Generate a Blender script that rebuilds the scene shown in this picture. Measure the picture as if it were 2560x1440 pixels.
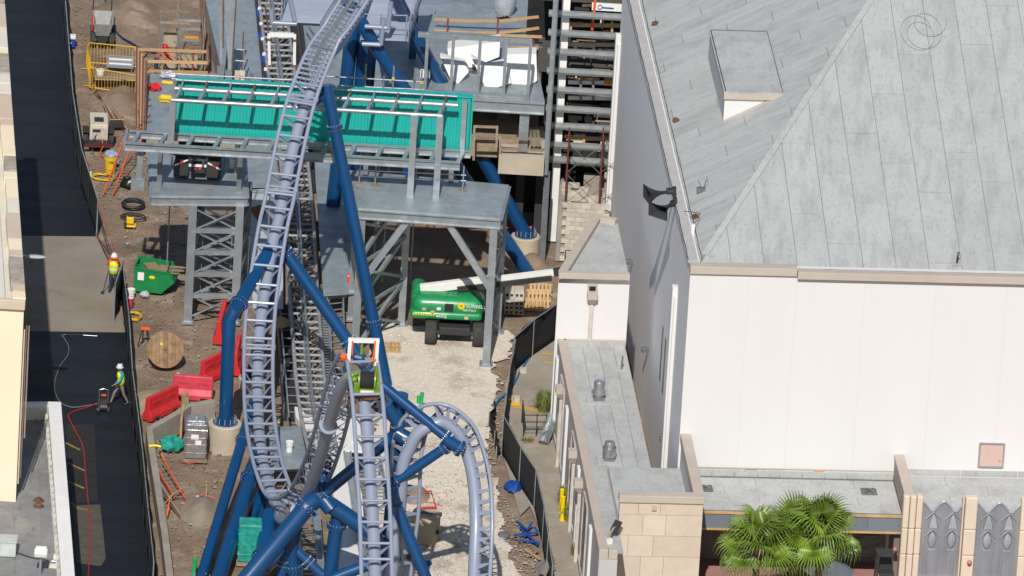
import bpy, bmesh, math, random
from mathutils import Vector, Matrix, noise
random.seed(7)
sc = bpy.context.scene
for o in list(bpy.data.objects): bpy.data.objects.remove(o)
V = Vector; R = math.radians; PI = math.pi
# ---------------------------------------------------------------- camera, sky, sun
D = 480.0; PITCH = R(22); ROLL = R(3.4); FPX = 28800.0
FW = V((0, math.cos(PITCH), -math.sin(PITCH))); UP0 = V((0, math.sin(PITCH), math.cos(PITCH)))
RT = V((1,0,0))*math.cos(ROLL) + UP0*math.sin(ROLL)
UPV = -V((1,0,0))*math.sin(ROLL) + UP0*math.cos(ROLL)
CAM = -D*FW
cd = bpy.data.cameras.new('camera'); cam = bpy.data.objects.new('camera', cd); sc.collection.objects.link(cam)
cd.sensor_width = 36; cd.lens = 36*FPX/2560; cd.clip_start = 5; cd.clip_end = 3000
m3 = Matrix((RT, UPV, -FW)).transposed(); cam.matrix_world = Matrix.Translation(CAM) @ m3.to_4x4()
sc.camera = cam
SUN_EL = R(43); SUN_AZ = R(4.5)      # the light travels away from the camera, a little to the right
w = bpy.data.worlds.new('World'); sc.world = w; w.use_nodes = True
nt = w.node_tree; sky = nt.nodes.new('ShaderNodeTexSky'); sky.sky_type = 'NISHITA'; sky.sun_disc = False
sky.sun_elevation = SUN_EL; sky.sun_rotation = PI + SUN_AZ; sky.air_density = 1.0; sky.dust_density = 0.6; sky.altitude = 10
nt.links.new(sky.outputs[0], nt.nodes['Background'].inputs[0]); nt.nodes['Background'].inputs[1].default_value = 0.085
sd = bpy.data.lights.new('sun', 'SUN'); sd.energy = 4.3; sd.angle = R(0.5); sd.color = (1, 0.955, 0.89)
so = bpy.data.objects.new('sun', sd); sc.collection.objects.link(so); so.location = (0,-40,60)
LD = V((math.sin(SUN_AZ)*math.cos(SUN_EL), math.cos(SUN_AZ)*math.cos(SUN_EL), -math.sin(SUN_EL)))
so.rotation_euler = LD.to_track_quat('-Z','Y').to_euler()
sc.view_settings.view_transform = 'Standard'; sc.view_settings.look = 'None'; sc.view_settings.gamma = 1
sc.view_settings.exposure = 0.0; sc.view_settings.use_curve_mapping = False
sc.render.resolution_x = 1024; sc.render.resolution_y = 576
# ---------------------------------------------------------------- pixel helpers (2560x1440 photo)
def ray(u, v): return FW + RT*((u-1280)/FPX) - UPV*((v-720)/FPX)
def gz(u, v, z=0.0):
    d = ray(u, v); return CAM + d*((z-CAM.z)/d.z)
def gy(u, v, y):
    d = ray(u, v); return CAM + d*((y-CAM.y)/d.y)
def px(P):
    d = V(P)-CAM; z = d.dot(FW); return 1280+FPX*d.dot(RT)/z, 720-FPX*d.dot(UPV)/z
def hz(P, v):
    """height at which the vertical through ground point P shows at picture row v"""
    a, b = 0.0, 40.0
    for _ in range(40):
        c = (a+b)/2
        if px((P[0],P[1],c))[1] > v: a = c
        else: b = c
    return a
# ---------------------------------------------------------------- materials
MATS = {}
def mat(name, col, rough=.6, metal=0., var=.18, scale=1.5, bump=0., bscale=30., col2=None, spec=.5, stretch=(1,1,1), rnd=0., alpha=1., trans=0., coat=0., detail=6, emit=None):
    if name in MATS: return MATS[name]
    m = bpy.data.materials.new(name); m.use_nodes = True; n = m.node_tree; b = n.nodes['Principled BSDF']
    L = n.links.new
    b.inputs['Roughness'].default_value = rough; b.inputs['Metallic'].default_value = metal
    b.inputs['Specular IOR Level'].default_value = spec
    if coat: b.inputs['Coat Weight'].default_value = coat; b.inputs['Coat Roughness'].default_value = .15
    if trans: b.inputs['Transmission Weight'].default_value = trans
    if alpha < 1: b.inputs['Alpha'].default_value = alpha
    geo = n.nodes.new('ShaderNodeNewGeometry'); mp = n.nodes.new('ShaderNodeVectorMath'); mp.operation = 'MULTIPLY'
    mp.inputs[1].default_value = stretch; L(geo.outputs['Position'], mp.inputs[0])
    nz = n.nodes.new('ShaderNodeTexNoise'); nz.inputs['Scale'].default_value = scale; nz.inputs['Detail'].default_value = detail
    nz.inputs['Roughness'].default_value = .62; L(mp.outputs[0], nz.inputs['Vector'])
    rp = n.nodes.new('ShaderNodeMapRange'); rp.inputs[1].default_value = .3; rp.inputs[2].default_value = .7; L(nz.outputs[0], rp.inputs[0])
    mx = n.nodes.new('ShaderNodeMix'); mx.data_type = 'RGBA'
    c2 = col2 if col2 else tuple(c*(1-2*var) for c in col)
    mx.inputs[6].default_value = (*c2,1); mx.inputs[7].default_value = (*col,1); L(rp.outputs[0], mx.inputs[0])
    out = mx.outputs[2]
    if rnd:
        oi = n.nodes.new('ShaderNodeObjectInfo'); mr = n.nodes.new('ShaderNodeMapRange')
        mr.inputs[3].default_value = 1-rnd; mr.inputs[4].default_value = 1+rnd; L(oi.outputs['Random'], mr.inputs[0])
        vm = n.nodes.new('ShaderNodeVectorMath'); vm.operation = 'SCALE'; L(out, vm.inputs[0]); L(mr.outputs[0], vm.inputs['Scale']); out = vm.outputs[0]
    L(out, b.inputs['Base Color'])
    rr = n.nodes.new('ShaderNodeMapRange'); rr.inputs[3].default_value = min(1,rough*1.15); rr.inputs[4].default_value = rough*.85
    L(rp.outputs[0], rr.inputs[0]); L(rr.outputs[0], b.inputs['Roughness'])
    if bump:
        bz = n.nodes.new('ShaderNodeTexNoise'); bz.inputs['Scale'].default_value = bscale; bz.inputs['Detail'].default_value = 4
        L(mp.outputs[0], bz.inputs['Vector'])
        bp = n.nodes.new('ShaderNodeBump'); bp.inputs['Strength'].default_value = bump; bp.inputs['Distance'].default_value = .02
        L(bz.outputs[0], bp.inputs['Height']); L(bp.outputs[0], b.inputs['Normal'])
    if emit: b.inputs['Emission Color'].default_value = (*emit,1); b.inputs['Emission Strength'].default_value = 1
    MATS[name] = m; return m
def streak(m, col, scale, amt, lo=.55, hi=.75, stretch=(1,1,1), seed=0.0):
    """adds dirt with a shape of its own over a material's base colour"""
    n = m.node_tree; b = n.nodes['Principled BSDF']; L = n.links.new
    src = b.inputs['Base Color'].links[0].from_socket
    geo = n.nodes.new('ShaderNodeNewGeometry'); mp = n.nodes.new('ShaderNodeVectorMath'); mp.operation = 'MULTIPLY_ADD'
    mp.inputs[1].default_value = stretch; mp.inputs[2].default_value = (seed,seed,seed); L(geo.outputs['Position'], mp.inputs[0])
    nz = n.nodes.new('ShaderNodeTexNoise'); nz.inputs['Scale'].default_value = scale; nz.inputs['Detail'].default_value = 8; nz.inputs['Roughness'].default_value = .7
    L(mp.outputs[0], nz.inputs['Vector'])
    rp = n.nodes.new('ShaderNodeMapRange'); rp.inputs[1].default_value = lo; rp.inputs[2].default_value = hi; rp.inputs[4].default_value = amt; L(nz.outputs[0], rp.inputs[0])
    mx = n.nodes.new('ShaderNodeMix'); mx.data_type = 'RGBA'; L(rp.outputs[0], mx.inputs[0]); L(src, mx.inputs[6]); mx.inputs[7].default_value = (*col,1)
    L(mx.outputs[2], b.inputs['Base Color']); return m
m_dirt = mat('dirt', (.27,.198,.138), .95, var=.2, scale=.45, bump=.9, bscale=9, col2=(.165,.116,.08))
streak(m_dirt, (.39,.315,.235), .8, .8, .52, .68); streak(m_dirt, (.09,.068,.052), .35, .8, .56, .7, seed=31); streak(m_dirt, (.42,.37,.3), 6, .35, .6, .72, seed=7)
m_gravel = mat('crushed_shell', (.72,.65,.54), .95, scale=5, bump=1., bscale=22, col2=(.55,.48,.39))
streak(m_gravel, (.27,.205,.145), .45, .9, .50, .66, seed=3); streak(m_gravel, (.72,.67,.6), 14, .6, .5, .6)
m_asph = mat('asphalt_sealed', (.013,.0145,.020), .6, var=.3, spec=.3, scale=.5, stretch=(.35,1.6,1), bump=.25, bscale=60, col2=(.008,.010,.017))
streak(m_asph, (.030,.027,.023), .6, .5, .55, .75, stretch=(.5,1,1), seed=4)
m_asphdry = mat('asphalt_dry', (.10,.088,.07), .9, scale=2, bump=.5, bscale=50, col2=(.065,.056,.045))
m_conc = mat('concrete_road', (.285,.245,.195), .9, scale=.35, bump=.2, bscale=40, col2=(.20,.168,.13)); streak(m_conc, (.11,.095,.078), .5, .6, .6, .75, seed=11)
m_walk = mat('concrete_walk', (.37,.325,.265), .9, scale=.5, bump=.25, bscale=30, col2=(.26,.225,.18)); streak(m_walk, (.46,.4,.31), 1.2, .6, .52, .7, seed=5); streak(m_walk,(.15,.13,.11),.8,.6,.6,.72,seed=9)
m_white = mat('white_stucco', (.695,.675,.66), .85, var=.02, scale=.5, bump=.12, bscale=25, stretch=(1,1,.25))
m_wallg = mat('grey_lilac_stucco', (.52,.495,.50), .85, var=.04, scale=.5, bump=.1, bscale=25)
m_beige = mat('beige_coping', (.50,.43,.36), .7, var=.06, scale=1)
m_tan = mat('tan_stucco', (.62,.50,.385), .8, var=.06, scale=1.2)
m_cream = mat('cream_wall', (.86,.72,.52), .75, var=.03, scale=.6)
m_cream2 = mat('cream_roof', (.74,.68,.56), .8, var=.07, scale=.8)
def membrane(name, st):
    m = mat(name, (.455,.462,.45), .8, var=.05, scale=.9, bump=.12, bscale=12, rnd=.05)
    streak(m, (.27,.27,.255), 1.0, .75, .48, .75, stretch=st, seed=2); streak(m, (.24,.25,.25), 5.0, .5, .52, .68, stretch=tuple(max(.7,min(1.6,q)) for q in st), seed=33)
    return streak(m, (.13,.135,.13), 4.0, .5, .62, .72, stretch=tuple(max(.5,q*.7) for q in st), seed=8)
m_member = membrane('roof_membrane', (1.4,.7,1)); m_memf = membrane('roof_membrane_front', (1.9,.38,.5)); m_meml = membrane('roof_membrane_left', (.35,2.0,.5))
m_steel = mat('galvanised_steel', (.43,.47,.50), .42, metal=.55, var=.14, scale=2.2, bump=.05, bscale=20, rnd=.07, col2=(.30,.335,.36))
streak(m_steel, (.60,.63,.64), 1.6, .6, .54, .68, seed=14); streak(m_steel, (.20,.21,.21), 2.6, .6, .58, .7, seed=19)
m_steeld = mat('dull_steel', (.25,.28,.30), .5, metal=.5, var=.2, scale=2, rnd=.08)
m_deck = mat('metal_deck', (.36,.42,.455), .5, metal=.35, var=.14, scale=1.1, bump=.15, bscale=8, rnd=.05)
streak(m_deck, (.17,.18,.18), .9, .65, .5, .7, stretch=(1,.6,1), seed=12); streak(m_deck, (.47,.50,.51), 2.5, .5, .55, .7, seed=22)
m_blue = mat('blue_paint', (.003,.058,.175), .33, var=.1, scale=.6, spec=.5, coat=.25)
m_track = mat('periwinkle_paint', (.255,.29,.375), .38, var=.05, scale=1, spec=.5, coat=.15)
m_teal = mat('teal_panel', (.010,.40,.345), .55, var=.05, scale=1.5)
m_black = mat('black_mesh', (.012,.014,.016), .9, var=.3, scale=3, bump=.3, bscale=8)
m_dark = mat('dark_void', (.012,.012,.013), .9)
m_char = mat('charcoal', (.035,.035,.038), .7)
m_rub = mat('rubber', (.05,.047,.043), .85, scale=6, bump=.4, bscale=40)
m_wood = mat('lumber', (.56,.36,.17), .75, var=.15, scale=5, stretch=(1,4,4), rnd=.12)
m_woodg = mat('weathered_wood', (.33,.25,.17), .85, var=.2, scale=5, rnd=.2)
m_ply = mat('plywood', (.47,.33,.19), .8, var=.15, scale=3, rnd=.15)
m_rust = mat('red_primer', (.22,.045,.035), .7, var=.2, scale=4)
m_rusty = mat('rusty_steel', (.20,.10,.055), .8, var=.3, scale=5)
m_red = mat('red_plastic', (.62,.03,.035), .5, var=.1, scale=2)
m_orange = mat('orange', (.80,.11,.015), .55, var=.1, scale=3)
m_yel = mat('yellow_paint', (.78,.50,.02), .5, var=.1, scale=3)
m_byel = mat('bollard_yellow', (.88,.64,.0), .45, var=.04)
m_green = mat('green_paint', (.012,.24,.07), .45, var=.15, scale=3)
m_lift = mat('lift_green', (.012,.27,.085), .4, var=.12, scale=3, coat=.2)
m_winch = mat('winch_green', (.17,.30,.025), .4, var=.15, scale=5)
m_wht = mat('white_paint', (.80,.79,.76), .6, var=.05)
m_foam = mat('white_foam', (.70,.695,.67), .8, var=.03, bump=.1, bscale=6)
m_cmu = mat('concrete_block', (.56,.51,.42), .9, var=.12, scale=3, bump=.4, bscale=30, rnd=.14)
m_cast = mat('cast_concrete', (.50,.43,.33), .9, var=.1, scale=1.5, bump=.2, bscale=20); streak(m_cast, (.36,.25,.13), 2, .5, .6, .75)
m_concg = mat('formed_concrete', (.35,.31,.255), .9, var=.15, scale=1.2, bump=.3, bscale=15)
m_stone = mat('stone_panel', (.64,.53,.43), .8, var=.07, scale=1.5, rnd=.06)
m_pink = mat('pink_paving', (.40,.215,.19), .8, var=.08, scale=1, rnd=.05)
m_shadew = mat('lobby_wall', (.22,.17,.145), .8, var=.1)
m_fascia = mat('bluegrey_panel', (.205,.225,.265), .55, metal=.2, var=.06, rnd=.05)
m_gold = mat('gold_trim', (.62,.42,.17), .5)
m_goth = mat('pewter_panel', (.42,.44,.49), .38, metal=.5, var=.16, scale=1.8, stretch=(1.5,1.5,.4))
m_foil = mat('silver_foil', (.62,.62,.63), .28, metal=.75, var=.2, scale=6, bump=.8, bscale=7)
m_tealwrap = mat('teal_wrap', (.03,.42,.33), .3, var=.3, scale=4, bump=.7, bscale=6)
m_skin = mat('skin', (.32,.17,.11), .6)
m_hivis = mat('hi_vis', (.66,.83,.02), .7, var=.05)
m_tealsh = mat('teal_shirt', (.03,.36,.36), .8)
m_jean = mat('denim', (.035,.05,.10), .85)
m_greyp = mat('grey_trousers', (.23,.19,.17), .85)
m_hatw = mat('helmet_white', (.82,.82,.8), .35); m_hatr = mat('helmet_red', (.60,.01,.015), .35)
m_alu = mat('aluminium', (.55,.56,.57), .32, metal=.8, var=.1, scale=4)
m_bluep = mat('blue_tarp', (.01,.07,.33), .5, var=.2, scale=5)
m_hoseb = mat('blue_hose', (.02,.16,.36), .5); m_hoser = mat('red_hose', (.55,.02,.02), .5)
m_gpipe = mat('green_pipe', (.015,.46,.13), .4)
m_tanbox = mat('tan_fibreglass', (.46,.36,.235), .7, var=.08)
m_leaf = mat('palm_leaf', (.19,.275,.028), .42, var=.25, scale=2, rnd=.3, col2=(.075,.14,.014)); m_trunk = mat('palm_trunk', (.20,.13,.075), .9, scale=8, bump=.5, bscale=20, stretch=(1,1,4))
m_grass = mat('grass_blades', (.20,.235,.055), .7, var=.25, scale=4)
m_mound = mat('loose_sand', (.43,.34,.22), .95, scale=2, bump=.6, bscale=14)
m_card = mat('cardboard', (.38,.25,.13), .85)
m_glass = mat('dark_glass', (.02,.022,.025), .15)
m_navyw = mat('blue_board', (.02,.09,.30), .5)
# ---------------------------------------------------------------- mesh builder
COL = sc.collection
MW = {}
class M:
    def __init__(s): s.v = []; s.f = []
    def add(s, vs, fs):
        k = len(s.v); s.v += [V(p) for p in vs]; s.f += [tuple(i+k for i in f) for f in fs]; return s
    def box(s, c, d, rz=0., M3=None):
        x, y, z = d[0]/2, d[1]/2, d[2]/2
        vs = [V((a*x,b*y,e*z)) for e in (-1,1) for a,b in ((-1,-1),(1,-1),(1,1),(-1,1))]
        m = M3 if M3 is not None else Matrix.Rotation(rz,3,'Z')
        return s.add([m@p+V(c) for p in vs], [(3,2,1,0),(4,5,6,7),(0,1,5,4),(1,2,6,5),(2,3,7,6),(3,0,4,7)])
    def bar(s, a, b, w, h=None, up=(0,0,1)):
        a, b = V(a), V(b); h = h or w; t = (b-a)
        if t.length < 1e-6: return s
        t.normalize(); u = V(up)
        if abs(t.dot(u)) > .98: u = V((0,1,0))
        x = t.cross(u).normalized(); u = x.cross(t)
        o = [x*(i*w/2)+u*(j*h/2) for i,j in ((-1,-1),(1,-1),(1,1),(-1,1))]
        return s.add([a+q for q in o]+[b+q for q in o], [(0,1,2,3),(7,6,5,4),(0,4,5,1),(1,5,6,2),(2,6,7,3),(3,7,4,0)])
    def ibeam(s, a, b, w, h, t=.03, up=(0,0,1)):
        a, b, u = V(a), V(b), V(up)
        s.bar(a+u*(h/2-t/2), b+u*(h/2-t/2), w, t, up); s.bar(a-u*(h/2-t/2), b-u*(h/2-t/2), w, t, up); return s.bar(a, b, t, h-2*t, up)
    def tube(s, pts, r, seg=10, cap=True, closed=False):
        pts = [V(p) for p in pts]; n = len(pts); rs = r if isinstance(r,(list,tuple)) else [r]*n
        k0 = len(s.v); px_ = None
        for i, p in enumerate(pts):
            t = (pts[min(i+1,n-1)]-pts[max(i-1,0)]).normalized()
            if px_ is None:
                u = V((0,0,1)) if abs(t.z) < .9 else V((1,0,0)); x = t.cross(u).normalized()
            else:
                x = px_ - t*px_.dot(t)
                x = x.normalized() if x.length > 1e-5 else t.orthogonal().normalized()
            px_ = x; y = t.cross(x)
            s.v += [p+(x*math.cos(2*PI*j/seg)+y*math.sin(2*PI*j/seg))*rs[i] for j in range(seg)]
        for i in range(n-1):
            for j in range(seg):
                a = k0+i*seg+j; b = k0+i*seg+(j+1)%seg; s.f.append((a,b,b+seg,a+seg))
        if cap: s.f.append(tuple(k0+seg-1-j for j in range(seg))); s.f.append(tuple(k0+(n-1)*seg+j for j in range(seg)))
        return s
    def cyl(s, a, b, r0, r1=None, seg=14): return s.tube([a,b],[r0, r0 if r1 is None else r1],seg)
    def lathe(s, prof, c=(0,0,0), seg=20, ax=None):
        c = V(c); k0 = len(s.v); m = ax if ax is not None else Matrix.Identity(3)
        for r_, z in prof: s.v += [c+m@V((r_*math.cos(2*PI*j/seg), r_*math.sin(2*PI*j/seg), z)) for j in range(seg)]
        for i in range(len(prof)-1):
            for j in range(seg):
                a = k0+i*seg+j; b = k0+i*seg+(j+1)%seg; s.f.append((a,b,b+seg,a+seg))
        s.f.append(tuple(k0+seg-1-j for j in range(seg))); s.f.append(tuple(k0+(len(prof)-1)*seg+j for j in range(seg))); return s
    def prism(s, poly, vec):
        n = len(poly); vec = V(vec); a = [V(p) for p in poly]
        nrm = V((0,0,0))
        for i in range(n): nrm += a[i].cross(a[(i+1)%n])
        if nrm.dot(vec) < 0: a.reverse()
        fs = [tuple(range(n-1,-1,-1)), tuple(range(n,2*n))]+[(i,(i+1)%n,n+(i+1)%n,n+i) for i in range(n)]
        return s.add(a+[p+vec for p in a], fs)
    def ell(s, c, r, seg=12, rings=8, M3=None):
        prof = [(max(1e-3,math.sin(PI*i/rings)), -math.cos(PI*i/rings)) for i in range(rings+1)]
        m = Matrix.Diagonal(V(r)); m = (M3@m) if M3 is not None else m
        return s.lathe(prof, c, seg, m)
    def quad(s, *p): return s.add(p, [tuple(range(len(p)))])
    def build(s, name, material, parent=None, world=False, smooth=False, jit=0., bevel=0.):
        me = bpy.data.meshes.new(name); vs = s.v
        if world and parent is not None:
            iv = MW[parent].inverted(); vs = [iv@p for p in vs]
        if jit: vs = [p+V((random.uniform(-jit,jit) for _ in range(3))) for p in vs]
        me.from_pydata([tuple(p) for p in vs], [], s.f); me.update()
        if material: me.materials.append(material)
        if smooth:
            me.polygons.foreach_set('use_smooth', [True]*len(me.polygons))
            try: me.set_sharp_from_angle(angle=R(38))
            except Exception: pass
        o = bpy.data.objects.new(name, me); COL.objects.link(o)
        if bevel:
            bv = o.modifiers.new('bevel','BEVEL'); bv.width = bevel; bv.segments = 2; bv.limit_method = 'ANGLE'
        if parent is not None:
            o.parent = parent; MW[o] = MW[parent]
        else: MW[o] = Matrix.Identity(4)
        return o
def thing(name, label, cat, loc=(0,0,0), rz=0., group=None):
    o = bpy.data.objects.new(name, None); COL.objects.link(o); o.empty_display_size = .3
    o.location = loc; o.rotation_euler = (0,0,rz); o['label'] = label; o['category'] = cat
    if group: o['group'] = group
    MW[o] = Matrix.Translation(V(loc)) @ Matrix.Rotation(rz,4,'Z'); return o
def tag(o, label, cat, group=None):
    o['label'] = label; o['category'] = cat
    if group: o['group'] = group
    return o
def struct(o, label=None):
    o['kind'] = 'structure'
    if label: o['label'] = label
    return o
def stuff(o, label=None, cat=None):
    o['kind'] = 'stuff'
    if label: o['label'] = label
    if cat: o['category'] = cat
    return o
def inst(name, me, parent, mx=None, loc=None, scale=None):
    """another child that shares mesh data"""
    o = bpy.data.objects.new(name, me); COL.objects.link(o); o.parent = parent
    if mx is not None: o.matrix_local = mx
    if loc is not None: o.location = loc
    if scale is not None: o.scale = scale
    return o
def dup(root, loc, rz=None, label=None, group=None):
    c = root.copy(); COL.objects.link(c); c.location = loc
    if rz is not None: c.rotation_euler = (0,0,rz)
    if label: c['label'] = label
    if group: c['group'] = group
    for ch in list(root.children):
        k = ch.copy(); COL.objects.link(k); k.parent = c
        for g in list(ch.children):
            q = g.copy(); COL.objects.link(q); q.parent = k
    return c
def sheet(name, pts, z, material, label=None):
    o = M().quad(*[V((p.x,p.y,z)) for p in pts]).build(name, material); return struct(o, label)
def P(*uv): return [gz(u,v) for u,v in uv]
def rfr(x): return x-math.floor(x)
def N3(x,y,z=0.): return noise.noise(V((x,y,z)))
# ================================================================ GROUND
def axis(lo, hi, st, far):
    a = [-far, -far/3]; x = lo
    while x <= hi: a.append(x); x += st
    return a+[far/3, far]
xs = axis(-24, 13, .33, 700); ys = axis(-42, 36, .5, 700)
gm = M(); nx = len(xs)
for y in ys:
    for x in xs:
        z = -.07 + .05*N3(x*.35,y*.35) + .03*N3(x*1.3,y*1.3,3) - .02
        gm.v.append(V((x,y,min(z,-.012))))
for j in range(len(ys)-1):
    for i in range(nx-1): a = j*nx+i; gm.f.append((a,a+1,a+nx+1,a+nx))
struct(gm.build('ground', m_dirt, smooth=True), 'brown trampled dirt of the building site')
# lane on the left: sealed asphalt, concrete stretch, asphalt again
sheet('road', P((-400,-60),(158,-60),(166,0),(184,200),(244,592),(-400,586)), .01, m_asph, 'freshly sealed black asphalt of the far lane')
sheet('road', P((-400,586),(244,592),(300,740),(324,832),(-400,822)), .014, m_conc, 'tan concrete stretch of the lane')
sheet('road', P((-400,822),(324,832),(336,1000),(372,1260),(400,1500),(-400,1500)), .01, m_asph, 'wet black asphalt of the near lane')
sheet('road_patch', P((182,1264),(250,1262),(258,1330),(264,1398),(252,1416),(190,1408),(186,1330)), .014, m_asphdry, 'dry grey rectangle of asphalt in the near lane')
sheet('road_patch', P((165,1060),(236,1062),(244,1255),(178,1258)), .0145, mat('asphalt_damp',(.024,.022,.019),.7,scale=2,col2=(.016,.015,.015)), 'damp brown strip of asphalt beside the parapet')
for a,b in (((164,1108),(200,1126)),((168,1158),(212,1178)),((171,1204),(210,1222)),((180,1258),(188,1268)),((178,1268),(224,1276))):
    A,B = gz(*a),gz(*b); d=(B-A).normalized(); nn=V((-d.y,d.x,0))*.06
    struct(M().quad(*[p+V((0,0,.02)) for p in (A-nn,B-nn,B+nn,A+nn)]).build('painted_line', mat('worn_yellow_line',(.40,.24,.03),.9,scale=6,col2=(.1,.08,.04))))
# crushed shell yard with a ragged edge, on the dirt
def ragged(pts, amp, st=.35):
    out = []; n = len(pts)
    for i in range(n):
        a, b = pts[i], pts[(i+1)%n]; k = max(1,int((b-a).length/st))
        for j in range(k):
            p = a.lerp(b,j/k); out.append(p+V((amp*N3(p.x*1.9,p.y*1.9,5), 1.6*amp*N3(p.x*1.9,p.y*1.9,9), 0)))
    return out
ypoly = ragged(P((930,822),(1215,800),(1285,838),(1270,905),(1225,915),(1243,950),(1228,1040),(1212,1130),(1240,1240),(1262,1330),(1300,1440),(1320,1510),(900,1510),(930,1300),(940,1000)), .45)
def tri_fill(name, poly, z, material):
    bm = bmesh.new(); vs = [bm.verts.new((p.x,p.y,z)) for p in poly]; f = bm.faces.new(vs)
    if f.normal.z < 0: f.normal_flip()
    bmesh.ops.triangulate(bm, faces=[f]); me = bpy.data.meshes.new(name); bm.to_mesh(me); bm.free()
    me.materials.append(material); o = bpy.data.objects.new(name, me); COL.objects.link(o); return o
def inside(p, poly):
    c = False; n = len(poly)
    for i in range(n):
        a, b = poly[i], poly[(i+1)%n]
        if (a.y > p.y) != (b.y > p.y) and p.x < (b.x-a.x)*(p.y-a.y)/(b.y-a.y)+a.x: c = not c
    return c
gg = M(); cs = .08; X_ = [p.x for p in ypoly]; Y_ = [p.y for p in ypoly]; gi = {}
def gvert(i,j):
    if (i,j) not in gi:
        x, y = min(X_)+i*cs, min(Y_)+j*cs; gi[(i,j)] = len(gg.v); gg.v.append(V((x,y,.008+.012*N3(x*1.2,y*1.2,6))))
    return gi[(i,j)]
for i in range(int((max(X_)-min(X_))/cs)+1):
    for j in range(int((max(Y_)-min(Y_))/cs)+1):
        if inside(V((min(X_)+(i+.5)*cs,min(Y_)+(j+.5)*cs,0)),ypoly): gg.f.append((gvert(i,j),gvert(i+1,j),gvert(i+1,j+1),gvert(i,j+1)))
struct(gg.build('gravel_yard', m_gravel, smooth=True), 'pale crushed shell covering the yard')
def pebbles(name, poly, n, r0, r1, z, material, label):
    m = M(); xs_ = [p.x for p in poly]; ys_ = [p.y for p in poly]; k = 0
    while k < n:
        p = V((random.uniform(min(xs_),max(xs_)), random.uniform(min(ys_),max(ys_)), z))
        if not inside(p,poly): continue
        k += 1; r = random.uniform(r0,r1)*(2.2 if random.random() < .04 else 1); a = random.uniform(0,6.28)
        q = [p+V((r*math.cos(a+t)*random.uniform(.6,1.3), r*math.sin(a+t)*random.uniform(.6,1.3), 0)) for t in (0,1.57,3.14,4.71)]
        m.add(q+[p+V((random.uniform(-r,r)*.3,0,r*random.uniform(.5,1)))], [(0,1,4),(1,2,4),(2,3,4),(3,0,4)])
    return stuff(m.build(name, material), label, 'gravel')
pebbles('loose_gravel', ypoly, 5500, .012, .035, .004, mat('pale_stones',(.74,.68,.58),.9,scale=9,col2=(.5,.44,.36)), 'loose pale stones strewn over the crushed shell yard')
dpoly = P((180,10),(520,10),(520,180),(380,260),(440,500),(640,820),(620,1000),(520,1440),(400,1440),(372,1180),(345,860),(250,560),(205,300))
pebbles('dirt_clods', dpoly, 5000, .015, .05, -.03, mat('clods',(.30,.24,.18),.95,scale=5,col2=(.13,.10,.075)), 'brown clods and rubble strewn over the dirt beside the fence')
d2 = P((1250,930),(1300,1010),(1235,1190),(1370,1440),(1200,1500),(1000,1500),(1030,1170),(1180,1190))
pebbles('rubble_bits', d2, 2600, .02, .06, .004, mat('clods2',(.46,.39,.31),.95,scale=5,col2=(.22,.17,.13)), 'small brown rubble lying between the shell yard and the fence')
# walkway along the low annex and paving at the entrance
sheet('pavement', P((1395,760),(1340,830),(1296,880),(1262,960),(1262,1110),(1300,1210),(1352,1330),(1396,1500),(1560,1500),(1470,1330),(1430,1160)), .02, m_walk, 'stained concrete walkway along the low annex')
sheet('pavement', P((1250,1110),(1262,1100),(1330,1260),(1300,1290)), .012, m_concg, 'strip of bare footing under the mesh fence')
for a,b,wd in (((1280,1016),(1352,1028),.18),((1352,884),(1384,886),.1),((1360,906),(1384,909),.1)):
    A,B = gz(*a),gz(*b); nn=V((0,wd,0))
    struct(M().quad(*[p+V((0,0,.026)) for p in (A-nn,B-nn,B+nn,A+nn)]).build('painted_line', mat('orange_line',(.60,.36,.07),.9,scale=5,col2=(.45,.3,.1))))
# sand and spoil heaps
def heap(name, c, rx, ry, h, material, label, cat='dirt pile'):
    m = M(); n1, n2 = 22, 12; c = V(c); m.v.append(c+V((0,0,h)))
    for i in range(1,n2+1):
        r_ = i/n2
        for j in range(n1):
            a = 2*PI*j/n1; d = V((math.cos(a)*rx*r_, math.sin(a)*ry*r_, 0)); q = c+d
            d *= 1+.25*N3(q.x*.9,q.y*.9,2)
            z = h*(.5+.5*math.cos(PI*r_))*(1+.5*N3(q.x*1.5,q.y*1.5,7))-.1*r_
            m.v.append(c+d+V((0,0,z)))
    for j in range(n1): m.f.append((0,1+j,1+(j+1)%n1))
    for i in range(n2-1):
        for j in range(n1): a=1+i*n1+j; b=1+i*n1+(j+1)%n1; m.f.append((a,a+n1,b+n1,b))
    return tag(m.build(name, material, smooth=True), label, cat)
heap('sand_pile', gz(385,1000), .95, 1.6, .28, m_mound, 'low heap of yellow sand beside the red barrier')
heap('dirt_pile', gz(300,250), 1.2, 2.2, .5, m_dirt, 'heap of brown spoil below the yellow barricades')
heap('dirt_pile', gz(325,40), 2.2, 3.0, .6, m_dirt, 'broad spoil heap behind the concrete buggy')
heap('dirt_pile', gz(505,1275), .9, 1.8, .35, mat('spoil_light',(.31,.255,.19),.95,scale=1.5,bump=.8,bscale=10,col2=(.2,.16,.12)), 'small spoil heap in front of the blue leg')
heap('dirt_pile', gz(1330,655), .8, 1.5, .35, m_dirt, 'rubble heap beside the concrete pier and block wall')
heap('dirt_pile', gz(1040,1240), .8, 1.6, .3, m_dirt, 'low dirt heap behind the tan box')
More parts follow.
